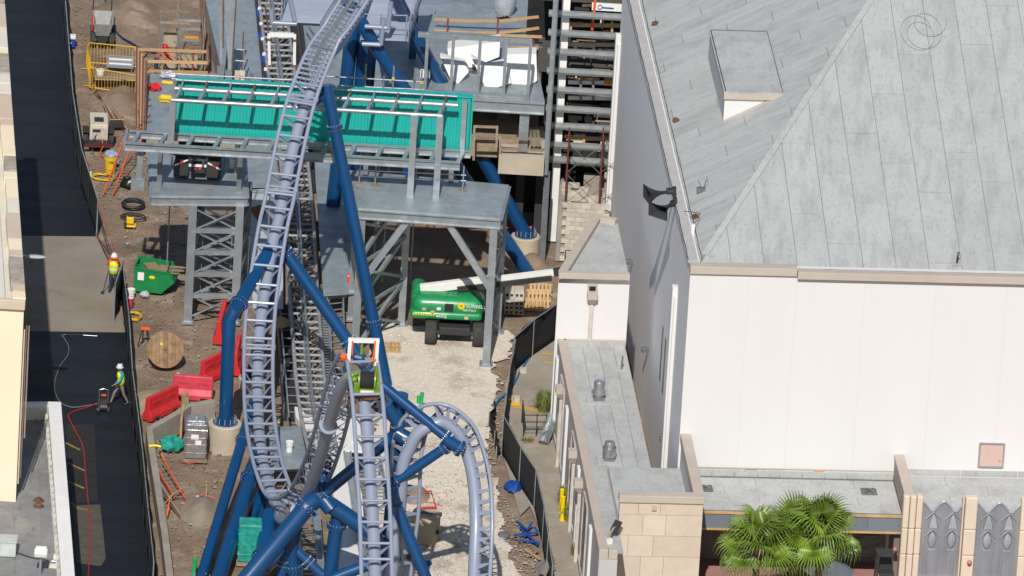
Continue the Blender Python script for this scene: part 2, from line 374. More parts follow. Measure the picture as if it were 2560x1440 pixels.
# ================================================================ RIGHT-HAND THEATRE BUILDING
TH = R(5.4); C0 = gz(1679,1395)
BM = Matrix.Translation(C0) @ Matrix.Rotation(TH,4,'Z'); BI = BM.inverted()
def loc(p): return BI@p
def lz(u,v,z): return BI@gz(u,v,z)
HB = 12.45
th_ = thing('theatre_building', 'tall white stucco theatre with grey membrane hip roof', 'building', C0, TH)
m = M().box((.2,16.2,HB/2-.02),(.4,32.4,HB-.04)); m.build('wall', mat('white_stucco_bounce_tint',(.80,.785,.79),.85,var=.03,scale=.4,stretch=(1,1,.15)), th_)  # side stucco lighter than the front, sky and bounce light put into its colour
bk = M().box((12,.25,HB/2-.03),(23.2,.3,HB-.06)).build('wall', m_white, th_)
xs_ = [-.003,2.33,4.2,6.9,9.7,12.5,15.4,18.3,23.6]
for i in range(len(xs_)-1):
    a, b = xs_[i], xs_[i+1]; j = -.02 if i >= 2 else 0.
    M().box(((a+b)/2, .05+j/2-.03, (HB-.3)/2),(b-a-.0025,.10-j,HB-.3)).build('wall_panel', m_white, th_)
# copings
cp = M().box((2.08,.1,HB-.13),(4.2,.5,.32)); cp.build('coping', m_beige, th_, bevel=.015)
M().box((14,-.06,HB-.21),(19.6,.42,.30)).build('coping', m_beige, th_, bevel=.015)
M().box((.12,16.4,HB+.02),(.42,32.1,.07)).build('coping', mat('pale_flashing',(.50,.48,.46),.7,var=.1,scale=2), th_)
# hip roof: base planes and single membrane sheets
ZR = HB-.12; SL, SF = .54, .25; X0, Y0 = .34, .36
def zl(x): return ZR+SL*(x-X0)
def zf(y): return ZR+SF*(y-Y0)
hx = lambda y: X0+SF/SL*(y-Y0)
YE = 34.; XE = 23.5
m_bit = mat('bitumen_gap',(.22,.225,.225),.9)
rf = M(); rf.quad((X0,Y0,ZR),(hx(YE),YE,zf(YE)),(X0,YE,ZR)); rf.quad((X0,Y0,ZR),(XE,Y0,ZR),(XE,YE,zf(YE)),(hx(YE),YE,zf(YE)))
roof = rf.build('roof', m_bit, th_)
def clip(poly, a, b, c):
    out = []; n = len(poly)
    for i in range(n):
        p, q = poly[i], poly[(i+1)%n]; dp = a*p[0]+b*p[1]-c; dq = a*q[0]+b*q[1]-c
        if dp <= 0: out.append(p)
        if dp*dq < 0: t = dp/(dp-dq); out.append((p[0]+t*(q[0]-p[0]), p[1]+t*(q[1]-p[1])))
    return out
def area(p): return abs(sum(p[i][0]*p[(i+1)%len(p)][1]-p[(i+1)%len(p)][0]*p[i][1] for i in range(len(p))))/2
G = .011
def sheet_piece(poly, zfn, par, th=.012, name='roof_sheet', material=None):
    if len(poly) < 3 or area(poly) < .03: return
    dz = random.uniform(.004,.012)
    q = [V((x,y,zfn(x,y)+dz)) for x,y in poly]
    return M().prism(q,(0,0,th)).build(name, material or m_member, par)
y = Y0; r_ = 0
while y < 32.3:                       # left slope: strips run up the slope
    w_ = 1.02+.06*math.sin(r_*2.3); x = X0-(1.7*r_)%4.3
    while x < hx(y+w_):
        pl = [(max(x,X0)+G,y+G),(x+4.3-G,y+G),(x+4.3-G,y+w_-G),(max(x,X0)+G,y+w_-G)]
        pl = clip(pl, 1, -SF/SL, X0-SF/SL*Y0-.03)
        sheet_piece(pl, lambda a,b: zl(a), roof, material=m_meml); x += 4.3
    y += w_; r_ += 1
x = X0; r_ = 0
while x < 16.5:                       # front slope: wide strips run up the slope
    w_ = 1.3; y = Y0-(1.9*r_)%4.6
    while y < 27:
        pl = [(x+G,max(y,Y0)+G),(x+w_-G,max(y,Y0)+G),(x+w_-G,y+4.6-G),(x+G,y+4.6-G)]
        pl = clip(pl, -1, SF/SL, -X0+SF/SL*Y0-.03)
        sheet_piece(pl, lambda a,b: zf(b), roof, material=m_memf); y += 4.6
    x += w_; r_ += 1
hc = M().bar((X0+.3,Y0+.65,zf(Y0+.65)+.035),(hx(33),33,zf(33)+.035),.26,.03); hc.build('hip_cap', m_member, roof)
# triangular cricket on the left slope
nl = (BM.to_3x3()@V((-SL,0,1))).normalized(); pl0 = BM@V((X0,Y0,ZR))
def on_left(u,v): d = ray(u,v); return BI@(CAM+d*((pl0-CAM).dot(nl)/d.dot(nl)))
a = on_left(1808,305); za = hz(BM@V((a.x,a.y,0)),232)
xb = X0+(za-ZR)/SL; L_ = 6.9; cr = M()
cr.quad((a.x,a.y,a.z),(xb,a.y,za),(a.x,a.y,za)).build('cricket_wall', m_white, th_)
M().quad((a.x,a.y,a.z-.3),(a.x,a.y,za),(a.x,a.y+L_,za),(a.x,a.y+L_,a.z-.3)).build('cricket_wall', m_wallg, th_)
ct = M().prism([(a.x-.05,a.y-.08,za),(xb+.05,a.y-.08,za),(xb+.05,a.y+L_,za),(a.x-.05,a.y+L_,za)],(0,0,.05)).build('cricket_roof', m_member, th_)
M().box(((a.x+xb)/2-.03,a.y-.07,za-.115),(xb-a.x+.04,.1,.23)).build('cricket_fascia', m_beige, ct)
M().bar((a.x,a.y-.04,a.z+.02),(xb-.1,a.y-.04,za-.06),.06,.10,(0,0,1)).build('cricket_flashing', m_beige, ct)
for k in range(6): M().box(((a.x+xb)/2,a.y+.55+k*1.12,za+.057),(xb-a.x-.06,1.1,.012)).build('roof_sheet', m_member, ct)
for p_,q_ in (((a.x+.02,a.y,za+.075),(a.x+.02,a.y+L_-.03,za+.075)),((a.x+.05,a.y+L_-.03,za+.075),(xb-.05,a.y+L_-.03,za+.075)),((xb,a.y,za+.075),(xb,a.y+L_,za+.075))): M().bar(p_,q_,.035,.02).build('edge_seam', m_char if p_[0] < xb-.01 and p_[1] < a.y+1 else mat('seam_grey',(.2,.2,.2),.8), ct)
# pilasters on the left wall
for yy,zt in ((4.15,9.9),(31.95,9.9)):
    for k,(dx,wy,dz) in enumerate(((.14,.62,-.35),(.22,.36,0))):
        M().box((-dx/2,yy,(zt+dz)/2),(dx,wy,zt+dz)).build('pilaster', m_white, th_, bevel=.02)
# slit windows low on the left wall
for yy,z0,z1 in ((8.4,4.1,6.4),(7.1,4.1,6.4),(5.9,4.1,6.2)):
    M().box((-.012,yy,(z0+z1)/2),(.03,.34,z1-z0)).build('slit_window', mat('slit',(.14,.135,.14),.5), th_)
# access hatch on the front wall
h0 = lz(2478,1137,0); yq = -.06
def onf(u,v,yl):        # picture point on the plane y' = yl
    d = BI.to_3x3()@ray(u,v); c = BI@CAM; return c+d*((yl-c.y)/d.y)
q = onf(2478,1137,yq)
ha = M().box((q.x,yq-.03,q.z),(.9,.05,.92)).build('access_hatch', mat('hatch_pink',(.62,.42,.37),.5,var=.05), th_)
hf = M()
for s in (-1,1): hf.box((q.x+s*.48,yq-.04,q.z),(.06,.08,1.02)); hf.box((q.x,yq-.04,q.z+s*.49),(.9,.08,.06))
hf.build('hatch_frame', m_alu, ha); M().box((q.x+.34,yq-.08,q.z-.2),(.1,.06,.05)).build('hatch_handle', m_gold, ha)
for u0,u1,v0 in ((1862,1892,1174),(2034,2062,1176)):
    p1, p2 = onf(u0,v0,-.05 if u0>1960 else -.02), onf(u1,v0+1,-.05 if u0>1960 else -.02)
    M().box(((p1.x+p2.x)/2,p1.y-.012,p1.z),(p2.x-p1.x,.012,.06)).build('tape_mark', mat('orange_tape',(.8,.4,.12),.6), th_)
# black cable pinned along the left roof edge
cb = []
for k in range(60):
    yy = .5+k*.5; cb.append(BM@V((-.06+.03*N3(yy*.9,2), yy, HB+.07+.04*N3(yy*1.7,4))))
M().tube(cb,.018,6).build('edge_cable', m_char, th_, world=True)
cb = [BM@V((.5+.05*N3(k*.5,3), .6+k*.5, zl(.5)+.05)) for k in range(60)]
M().tube(cb,.013,6).build('edge_cable', m_char, th_, world=True)
# leaf nests in the gutter
for u,v in ((1638,62),(1690,303),(1738,545)):
    p = on_left(u,v); hn = M().ell((p.x,p.y,p.z+.05),(.16,.2,.09),8,5); tag(hn.build('leaf_clump', mat('dead_leaves',(.16,.08,.04),.95,scale=12,bump=.8,bscale=30), jit=.03), {62:'brown leaf clump in the roof gutter nearest the picture top',303:'brown leaf clump in the roof gutter beside the cricket',545:'brown leaf clump in the roof gutter below the horn speakers'}[v], 'leaf clump').matrix_world = BM
# small roof things on the big roof
p = on_left(1752,482); t = thing('floodlight','small grey floodlight lying on the roof behind the horn speakers','lamp',BM@p,TH)
M().box((0,0,.12),(.34,.18,.2)).build('lamp_body', m_steeld, t); M().tube([(0,0,.2),(-.12,.05,.5)],.015,6).build('bracket', m_char, t); M().tube([(.1,0,.2),(.2,.05,.55)],.015,6).build('bracket', m_char, t)
p = on_left(1731,590); t = thing('junction_box','white upright junction box at the roof corner','junction box',BM@p,TH)
M().box((0,0,.25),(.14,.2,.5)).build('box_body', m_wht, t, bevel=.02); M().tube([(0,.05,.5),(.2,.5,.45),(.35,.9,.6),(.1,1.3,.5),(-.2,1.6,.4)],.015,6).build('cable', m_char, t)
nf = (BM.to_3x3()@V((0,-SF,1))).normalized()
def on_front(u,v): d = ray(u,v); return BI@(CAM+d*((pl0-CAM).dot(nf)/d.dot(nf)))
p = on_front(2392,660); t = thing('roof_anchor','small dark anchor post standing on the front roof slope','anchor post',BM@p,TH)
M().box((0,0,.03),(.4,.4,.04)).build('base_plate', m_member, t); M().cyl((0,0,.03),(.02,0,.5),.04).build('post', m_char, t); M().box((.02,-.05,.45),(.1,.06,.1)).build('cap', m_steeld, t)
lp = []
for k in range(90):
    s = k/89; a_ = s*3*2*PI; c_ = on_front(2308-20*math.cos(s*3),70+25*math.sin(s*4)); lp.append(V((c_.x+.62*math.cos(a_), c_.y+1.0*math.sin(a_), zf(c_.y+1.0*math.sin(a_))+.045+.01*s)))
lo_ = M().tube(lp,.008,5).build('loose_cable', mat('grey_cable',(.26,.26,.26),.6)); lo_.matrix_world = BM; tag(lo_,'loops of thin cable lying on the front roof slope','cable')
# horn loudspeakers on brackets off the left wall
def horn(u,v,ang,label):
    yy = onl(u,v); t = thing('horn_speaker', label, 'loudspeaker', BM@V((-.02,yy.y,yy.z)), TH, 'horn speakers on the theatre wall')
    m = M(); prof = [(.05,0),(.06,.25),(.11,.45),(.22,.68),(.36,.85)]; k0 = 0
    ax = V((-math.cos(ang), -math.sin(ang), -.06)).normalized(); sx = ax.cross(V((0,0,1))).normalized(); sz = sx.cross(ax)
    rings = []
    for r_, l in prof: rings.append([ax*(l+.35)+sx*(i*r_*1.3)+sz*(j*r_*.8) for i,j in ((-1,-1),(1,-1),(1,1),(-1,1))])
    for rg in rings: m.v += rg
    for i in range(len(prof)-1):
        for j in range(4): m.f.append((i*4+j,i*4+(j+1)%4,i*4+4+(j+1)%4,i*4+4+j))
    m.f.append((0,1,2,3)); m.build('horn', m_char, t)
    M().cyl(ax*.12,ax*.36,.11,.1,12).build('driver', m_char, t); M().box((-.05,0,.0),(.14,.22,.34)).build('wall_bracket', m_char, t)
    M().bar((-.02,0,.12),ax*.4+V((0,0,.16)),.05).build('arm', m_char, t)
def onl(u,v):           # picture point on the left wall plane x' = 0
    d = BI.to_3x3()@ray(u,v); c = BI@CAM; return c+d*((0-c.x)/d.x)
horn(1690,478,R(12),'upper black horn speaker aimed left off the white theatre wall')
horn(1692,505,R(48),'lower black horn speaker aimed towards the lane off the white theatre wall')
# lamps on the left wall
for u,v,lb in ((1582,655,'grey wall lamp beside the tower roof'),(1622,874,'grey wall lamp above the first roof vent'),(1668,1098,'grey wall lamp above the second roof vent')):
    q = onl(u,v); t = thing('wall_lamp', lb, 'wall lamp', BM@V((0,q.y,q.z)), TH, 'lamps on the theatre side wall')
    M().box((-.2,0,0),(.22,.22,.18)).build('lamp_head', m_steeld, t, bevel=.02); M().box((-.06,0,.0),(.12,.1,.1)).build('arm', m_steeld, t)
# ---------------------------------------------------------------- stair tower
ZT = hz(BM@V((-3.79,12.8,0)),684)
tw = thing('stair_tower', 'small white tower with beige coping against the theatre wall', 'building', BM@V((-3.79,12.8,0)), TH)
TP = [lz(u,v,ZT) for u,v in ((1395,672),(1569,676),(1543,545),(1484,533))]
TP[0].y = TP[1].y = 12.8; TP[1].x = TP[2].x = -1.0
off = V((-3.79,12.8,0)); tp = [q-off for q in TP]
M().prism([(q.x,q.y,0) for q in tp],(0,0,ZT-.42)).build('wall', m_white, tw)
def coping_run(pts, w, h, z, par, material=m_beige):
    for i in range(len(pts)-1):
        a, b = V(pts[i]), V(pts[i+1]); d = (b-a).normalized(); nrm = V((-d.y,d.x,0))
        M().prism([(a.x,a.y,z),(b.x,b.y,z),(b.x+nrm.x*w,b.y+nrm.y*w,z),(a.x+nrm.x*w,a.y+nrm.y*w,z)],(0,0,h)).build('coping', material, par, bevel=.015)
coping_run([tp[0],tp[1]],.3,.44,ZT-.42,tw); coping_run([tp[3]+V((0,-.02,0)),tp[0]+V((0,.31,0))],.36,.43,ZT-.42,tw); coping_run([tp[2]+V((0,0,0)),tp[3]],.3,.42,ZT-.42,tw)
M().prism([(q.x,q.y,ZT-.42) for q in tp],(0,0,.2)).build('roof', m_member, tw)
for k in range(4):
    y0 = .35+k*1.3; y1 = y0+1.28
    xl = lambda y_: tp[0].x+(tp[3].x-tp[0].x)*y_/tp[3].y+.4
    if y1 > tp[3].y-.3: y1 = tp[3].y-.3
    if y1-y0 > .2: M().prism([(xl(y0),y0,ZT-.218),(2.76,y0,ZT-.218),(2.76,y1,ZT-.218),(xl(y1),y1,ZT-.218)],(0,0,.015)).build('roof_sheet', m_member, tw)
def downspout(par, x, y, ztop, zbot, face='front', sc_=1.):
    n_ = V((0,-1,0)) if face=='front' else V((-1,0,0)); s_ = V((1,0,0)) if face=='front' else V((0,1,0)); o_ = V((x,y,ztop))
    def bx(c,d): return M().box(o_+s_*c[0]+n_*c[1]+V((0,0,c[2])), (d[0] if face=='front' else d[1], d[1] if face=='front' else d[0], d[2]))
    ds = bx((0,.17,-.12),(.42,.34,.30)).build('conductor_head', m_beige, par, bevel=.01)
    k = M(); a = [o_+s_*(i*.21)+n_*j-V((0,0,.27)) for i,j in ((-1,.02),(1,.02),(1,.34),(-1,.34))]; b = [o_+s_*(i*.08)+n_*j-V((0,0,.52)) for i,j in ((-1,.02),(1,.02),(1,.16),(-1,.16))]
    k.add(a+b,[(0,1,5,4),(1,2,6,5),(2,3,7,6),(3,0,4,7),(4,5,6,7)]).build('funnel', m_beige, ds)
    bx((0,.10,(zbot-ztop-.5)/2-.05),(.13,.13,ztop-.5-zbot)).build('downpipe', mat('pale_pipe',(.66,.60,.53),.6), ds)
    return o_, s_, n_, ds, bx
o_, s_, n_, ds, bx = downspout(tw, (lz(1486,700,ZT).x+3.79), 0, ZT-.72, 3.72)
bx((0,.03,.14),(.42,.05,.36)).build('scupper_frame', m_beige, ds); bx((0,.06,.12),(.26,.04,.2)).build('scupper_opening', m_dark, ds)
# ---------------------------------------------------------------- low annex
ZC = 4.0; XA = -3.77
an = thing('low_annex', 'long low annex with pale membrane roof and beige coping', 'building', BM@V((XA,-8.6,0)), TH)
W_, LN = 2.78, 21.37
YS = 2.35; WS = .72      # the annex steps back behind the stone wing
M().box((W_/2,(LN+YS)/2,(ZC-.4)/2),(W_,LN-YS,ZC-.4)).build('wall', m_wallg, an)
M().box((WS/2,YS/2,(ZC-.4)/2),(WS,YS-.01,ZC-.4)).build('wall', mat('front_stucco',(.50,.47,.46),.85,var=.04), an)
M().box((.17,LN/2,ZC-.2),(.36,LN-.02,.4)).build('coping', m_beige, an, bevel=.02)
M().box((WS/2+.18,.16,ZC-.205),(WS-.37,.34,.39)).build('coping', m_beige, an, bevel=.02)
M().box((W_/2+.1,LN-.08,ZC-.1),(W_-.3,.12,.2)).build('flashing', m_beige, an)
rb = M().box((W_/2+.15,LN/2+YS/2+.1,ZC-.35),(W_-.4,LN-YS-.4,.1)).build('roof', m_bit, an)
cx = [.37,1.0,1.65,2.25,2.73]
for i in range(4):
    yy = .36-(1.7*i)%4.2
    while yy < LN-.2:
        a_, b_ = max(yy,.36 if i == 0 else YS), min(yy+4.2,LN-.17)
        if b_-a_ > .2: M().box(((cx[i]+cx[i+1])/2-(.26 if b_ <= YS+2 and i == 0 and a_ < .5 else 0)*0,(a_+b_)/2,ZC-.292),(cx[i+1]-cx[i]-.02,b_-a_-.02,.012)).build('roof_sheet', m_member, rb)
        yy += 4.2
M().box((W_/2+.15,LN-.17,ZC-.16),(W_-.4,.03,.26)).build('upstand', m_member, rb)
# facade of the annex: pilaster strips, windows, downspouts (towards the lane)
for yy in (3.4,9.3,15.4,20.6):
    M().box((-.05,yy,1.75),(.12,.5,3.5)).build('pilaster', m_white, an, bevel=.02)
for yy in (6.1,12.2,18.0):
    M().box((-.008,yy,1.9),(.03,1.5,3.0)).build('window_bay', mat('bay_glass',(.10,.10,.11),.3), an)
    for s in (-.85,.85): M().box((-.03,yy+s,1.9),(.07,.16,3.1)).build('window_trim', mat('pink_trim',(.56,.50,.47),.8), an)
    M().box((-.028,yy,3.45),(.07,1.5,.16)).build('window_trim', mat('pink_trim',(.56,.50,.47),.8), an)
for yy in (8.0,11.0,17.55):
    downspout(an, 0, yy, ZC-.5, .05, 'left')
M().box((-.02,LN/2,.16),(.05,LN-.1,.3)).build('plinth', m_wallg, an)
# roof vents
def vent(u,v,kind,label):
    g = lz(u,v,ZC-.28); t = thing('roof_vent', label, 'roof vent', BM@g, TH, 'vents on the annex roof')
    M().box((0,0,.03),(.95,.95,.05)).build('curb_flashing', m_member, t); M().box((0,0,.13),(.42,.42,.2)).build('curb', m_steeld, t)
    if kind == 0: M().lathe([(.20,.2),(.2,.3),(.27,.32),(.28,.40),(.27,.46),(.22,.5),(.22,.82),(.20,.86),(.02,.87)],(0,0,0),24).build('hood', m_alu, t, smooth=True)
    else:
        h = M().lathe([(.2,.2),(.27,.22),(.27,.60),(.24,.60),(.24,.40),(.05,.4)],(0,0,0),24).build('hood', m_alu, t, smooth=True)
        M().lathe([(.21,.40),(.21,.78),(.19,.82),(.02,.83)],(0,0,0),24).build('cap', m_alu, t, smooth=True)
vent(1496,1002,0,'round aluminium roof vent with flared collar on the annex'); vent(1522,1152,1,'double drum aluminium roof vent on the annex')
g = lz(1553,925,ZC-.28); t = thing('roof_pipe','thin grey vent pipe standing on the annex roof','vent pipe',BM@g,TH)
M().box((0,0,.02),(.45,.4,.03)).build('flashing', m_member, t); M().cyl((0,0,.02),(.03,.0,.6),.035).build('pipe', m_steeld, t)
# rubbish in the annex corner
g = lz(1528,1358,ZC-.28); t = thing('roof_rubbish','loose boards and black panel dumped in the annex roof corner','rubbish',BM@g,TH)
M().bar((-.3,-.2,.05),(.15,.5,.5),.09,.04).build('board', m_woodg, t); M().box((.2,.5,.5),(.3,.08,.5),M3=Matrix.Rotation(.4,3,'Y')).build('panel', m_char, t); M().box((-.2,0,.1),(.4,.3,.2),rz=.4).build('white_box', m_wht, t)
# ---------------------------------------------------------------- stone clad wing
ZD = hz(BM@V((.37,0,0)),1083); p = lz(1738,1241,ZD); YD = p.y; XD0 = lz(1550,1234,ZD).x; XD1 = .40
st = thing('stone_wing','stone clad wing wall with beige coping at the theatre corner','building', BM@V((XD0,YD,0)), TH)
WX = XD1-XD0
M().box((WX/2,.22,(ZD-.3)/2),(WX-.04,.36,ZD-.3)).build('backing_wall', m_concg, st)
M().box((WX-.17,-YD/2+.2,(ZD-.3)/2),(.3,-YD-.42,ZD-.3)).build('wall', m_wallg, st)
M().box((WX/2,.17,ZD-.15),(WX+.06,.5,.3)).build('coping', m_beige, st, bevel=.02); M().box((WX-.17,-YD/2+.21,ZD-.152),(.42,-YD-.45,.29)).build('coping', m_beige, st, bevel=.02)
M().box((WX/2-.1,-YD/2,3.9),(WX-.4,-YD-.5,.1)).build('roof', m_member, st)
zz = ZD-.32; r_ = 0
while zz > 0:
    h_ = .5 if r_ == 0 else .88; cuts = [0,.42,1.4,WX] if r_%2 == 0 else [0,.95,1.85,WX]
    if r_ == 0: cuts = [0,.75,1.6,WX]
    for i in range(len(cuts)-1):
        a_, b_ = cuts[i], cuts[i+1]; M().box(((a_+b_)/2,.02,max(zz-h_/2,h_/2-.4)),(b_-a_-.014,.05,h_-.014)).build('stone_panel', m_stone, st)
    zz -= h_; r_ += 1
M().box((1.35,-.03,ZD-.5),(.18,.12,.2)).build('lamp_box', m_beige, st)
# ---------------------------------------------------------------- entrance canopy
ZE = hz(BM@V((1.2,0,0)),1183); pe = lz(1740,1273,ZE); YE_ = pe.y; X1, X2 = .42, 8.55
en = thing('entrance_canopy','flat entrance canopy with blue grey fascia and gold trim','canopy', BM@V((X1,YE_,0)), TH)
w_, d_ = X2-X1, -YE_
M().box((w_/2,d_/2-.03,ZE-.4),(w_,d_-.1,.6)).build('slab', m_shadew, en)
rp_ = M().box((w_/2,d_/2-.03,ZE-.06),(w_-.04,d_-.12,.05)).build('roof', m_bit, en)
yy = .06
for r_ in range(4):
    hh = (d_-.42)/4; x = -(1.3*r_)%2.6-2.6
    while x < w_:
        a_, b_ = max(x,.03), min(x+3.9,w_-.03)
        if b_-a_ > .1: M().box(((a_+b_)/2,yy+hh/2,ZE-.03),(b_-a_-.015,hh-.015,.012)).build('roof_sheet', m_member, rp_)
        x += 3.9
    yy += hh
for k in range(9): M().box((.03+(k+.5)*(w_-.06)/9,d_-.2,ZE+.11),((w_-.06)/9-.02,.05,.26)).build('upstand_panel', m_member, rp_)
for k in range(6): M().box(((k+.5)*w_/6,-.02,ZE-.45),(w_/6-.012,.06,.62)).build('fascia_panel', m_fascia, en)
for z_ in (ZE-.1,ZE-.79): M().box((w_/2,-.04,z_),(w_+.02,.12,.07)).build('gold_trim', m_gold, en)
M().box((w_/2,d_-.03,ZE+.26),(w_,.05,.06)).build('flashing', m_beige, en)
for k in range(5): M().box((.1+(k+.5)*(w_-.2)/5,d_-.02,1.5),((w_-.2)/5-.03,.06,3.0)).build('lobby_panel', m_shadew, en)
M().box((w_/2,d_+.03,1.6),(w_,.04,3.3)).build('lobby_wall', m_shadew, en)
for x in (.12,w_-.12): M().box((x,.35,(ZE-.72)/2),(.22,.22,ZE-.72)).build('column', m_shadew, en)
for u,v,lb in ((1762,1222,'dark square roof drain with bundled strap at the left end of the canopy'),(2172,1230,'dark square roof drain with bundled strap at the right end of the canopy')):
    g = lz(u,v,ZE-.02); t = thing('roof_drain', lb, 'roof drain', BM@g, TH, 'drains on the canopy roof')
    M().box((0,0,.02),(.62,.62,.03)).build('mat', mat('drain_mat',(.06,.065,.065),.8,scale=9,col2=(.2,.2,.2)), t); M().tube([(-.2,-.2,.05),(0,0,.12),(.2,.24,.05)],.025,6).build('strap', m_steeld, t); M().tube([(.2,-.1,.05),(0,.05,.14),(-.2,.2,.05)],.025,6).build('strap', m_steeld, t)
g = lz(1973,1259,ZE-.02); t = thing('pipe_vent','small dark brown dome vent on the canopy roof','roof vent',BM@g,TH)
M().lathe([(.16,0),(.15,.08),(.09,.14),(.01,.15)],(0,0,0),14).build('dome', m_rusty, t, smooth=True); M().lathe([(.19,0),(.19,.02),(.01,.021)],(0,0,0),14).build('flange', m_char, t)
# ---------------------------------------------------------------- gothic wing
ZF = hz(BM@V((8.75,0,0)),1135); YF = lz(2265,1237,ZF).y
go = thing('gothic_wing','cream pillared wing with pewter gothic lancet panels','building', BM@V((8.55,YF,0)), TH)
dF = -YF; wF = 7.2
M().box((.17,dF/2,(ZF-.1)/2),(.33,dF-.02,ZF-.1)).build('side_wall', mat('brown_stucco',(.33,.28,.25),.8), go)
M().box((.17,dF/2,ZF-.05),(.4,dF-.01,.12)).build('coping', m_beige, go, bevel=.02)
M().box((wF/2+.2,dF/2+.05,ZF-.95),(wF-.4,dF-.3,.1)).build('roof', m_bit, go)
for r_ in range(4):
    hh = (dF-.5)/4; x = .4-(1.6*r_)%3.2
    while x < wF:
        a_, b_ = max(x,.4), min(x+3.2,wF)
        if b_-a_ > .1: M().box(((a_+b_)/2,.35+r_*hh+hh/2,ZF-.885),(b_-a_-.015,hh-.015,.012)).build('roof_sheet', m_member, go)
        x += 3.2
for k in range(3): M().box((.4+(k+.5)*2.26,dF-.03,ZF-.74),(2.24,.05,.26)).build('upstand_panel', m_member, go)
def fx(u,v,yl=YF): q = onf(u,v,yl); return q.x-8.55, q.z
M().box((wF/2+.2,.22,.55),(wF-.1,.5,1.1)).build('plinth', m_tan, go)
M().box((wF/2+.2,.10,1.13),(wF-.1,.3,.07)).build('ledge', m_tan, go)
def pillar(u0,u1,parts):
    x0 = fx(u0,1320)[0]; x1 = fx(u1,1320)[0]; zt = ZF
    w = (x1-x0)/parts
    for k in range(parts):
        a_, b_ = x0+k*w, x0+(k+1)*w; zc = [1.16,2.2,3.3,zt]
        for i in range(3): M().box(((a_+b_)/2,.02-.03*(k%2),(zc[i]+zc[i+1])/2),(b_-a_-.02,.34,zc[i+1]-zc[i]-.008)).build('pillar_block', m_tan if False else mat('cream_stone',(.68,.565,.44),.8,var=.05,scale=1.5,rnd=.03), go, bevel=.05)
pillar(2253,2303,3); pillar(2408,2440,1); pillar(2548,2590,2)
M().box((fx(2406,1320)[0]-.03,.08,2.9),(.06,.3,3.4)).build('pillar_edge', m_tan, go)
m_line = mat('panel_shadowline',(.10,.105,.12),.6)
def gothic(u0,u1):
    x0 = fx(u0,1340)[0]; x1 = fx(u1,1340)[0]; w = x1-x0; z0 = 1.17
    def topz(s): d = min(abs(s-q) for q in (0,.5,1)); return ZF-.27-.5*(d/.25)**1.35
    S_ = [k/40 for k in range(41)]
    pts = [(x0-.1,z0),(x1+.1,z0)]+[(x0-.1+(w+.2)*s,topz(s)) for s in reversed(S_)]
    pl_ = M().prism([(x,.2,z) for x,z in pts],(0,-.08,0)).build('gothic_panel', m_goth, go)
    for c_ in (0,.5,1):
        ar = [s for s in S_ if abs(s-c_) <= .235]; M().tube([(x0-.1+(w+.2)*s,.11,topz(s)-.02) for s in ar],.05,6).build('ogee_mould', mat('satin_boss',(.50,.53,.57),.3,metal=.25), pl_, smooth=True)
    for sx in (.26,.74):
        cx_ = x0+w*sx; hw = w*.105
        for za,zb_ in ((ZF-.82,ZF-1.42),):
            arc = [(cx_+hw*s,.11,zb_+(za-zb_)*(1-abs(s)**2.0)) for s in [-1+k/8 for k in range(17)]]; M().tube(arc,.016,5).build('lancet_rib', m_line, pl_)
            M().prism([(q[0]*.999+cx_*.001,.125,q[2]-.02) for q in arc],(0,-.03,0)).build('lancet_field', mat('satin_boss',(.50,.53,.57),.3,metal=.25), pl_)
        for za in (ZF-.76,ZF-1.49): M().tube([(cx_+hw*1.75*s,.09,za-.30*abs(s)**1.15) for s in (-1,-.66,-.33,0,.33,.66,1)],.032,6).build('hood_mould', m_goth, pl_)
        n = 14; zc = ZF-1.93; hh = .36; ve = M()
        L_ = [V((cx_-hw*.95*math.sin(PI*k/n)**.8,.12,zc-hh+2*hh*k/n)) for k in range(n+1)]; R_ = [V((2*cx_-p.x,p.y,p.z)) for p in L_]; C_ = [V((cx_,.12-.1*math.sin(PI*k/n),p.z)) for k,p in enumerate(L_)]
        ve.v = L_+C_+R_
        for k in range(n): ve.f += [(k,n+1+k,n+2+k,k+1),(n+1+k,2*n+2+k,2*n+3+k,n+2+k)]
        ve.build('vesica_boss', mat('satin_boss',(.50,.53,.57),.3,metal=.25), pl_, smooth=True); M().tube([p+V((0,-.01,0)) for p in L_+R_[::-1][1:]],.013,5).build('vesica_rim', m_line, pl_)
        M().box((cx_,.10,(z0+ZF-2.32)/2),(hw*1.7,.05,ZF-2.32-z0)).build('mullion_plate', m_goth, pl_, bevel=.015)
        for s in (-1,1): M().box((cx_+s*hw*1.55,.10,(z0+ZF-1.0)/2),(.035,.05,ZF-1.0-z0)).build('panel_rib', m_goth, pl_)
gothic(2305,2407); gothic(2442,2548)
for u,v,lb in ((2422,1401,'pink globe lamp on the middle cream pillar'),(2247,1376,'pink globe lamp on the brown side wall of the gothic wing')):
    q = onf(u,v,YF); t = thing('globe_lamp', lb, 'wall lamp', BM@V((q.x,YF-.12 if u>2300 else YF+.1,q.z)), TH, 'pink globe lamps')
    xo = 0 if u > 2300 else -.14
    M().ell((xo,-.1 if u>2300 else 0,0),(.1,.1,.1),14,8).build('globe', mat('pink_globe',(.50,.20,.22),.35), t, smooth=True); M().cyl((xo,.0,-.16),(xo,.0,-.06),.05).build('collar', m_char, t); M().box((xo*.6,-.02 if u>2300 else 0,-.13),(.1 if u<2300 else .06,.1,.06)).build('bracket', m_char, t)
# plaza of large pink slabs
pz = struct(M().box((4.5,-4.4,.005),(9.4,8.8,.01)).build('plaza', m_concg), 'pink slab paving in front of the entrance'); pz.matrix_world = BM
for i in range(7):
    for j in range(7):
        o = M().box((.5+i*1.32+.66-.1,-.1-j*1.25-.62,.02),(1.305,1.235,.02)).build('paving_slab', m_pink, pz)
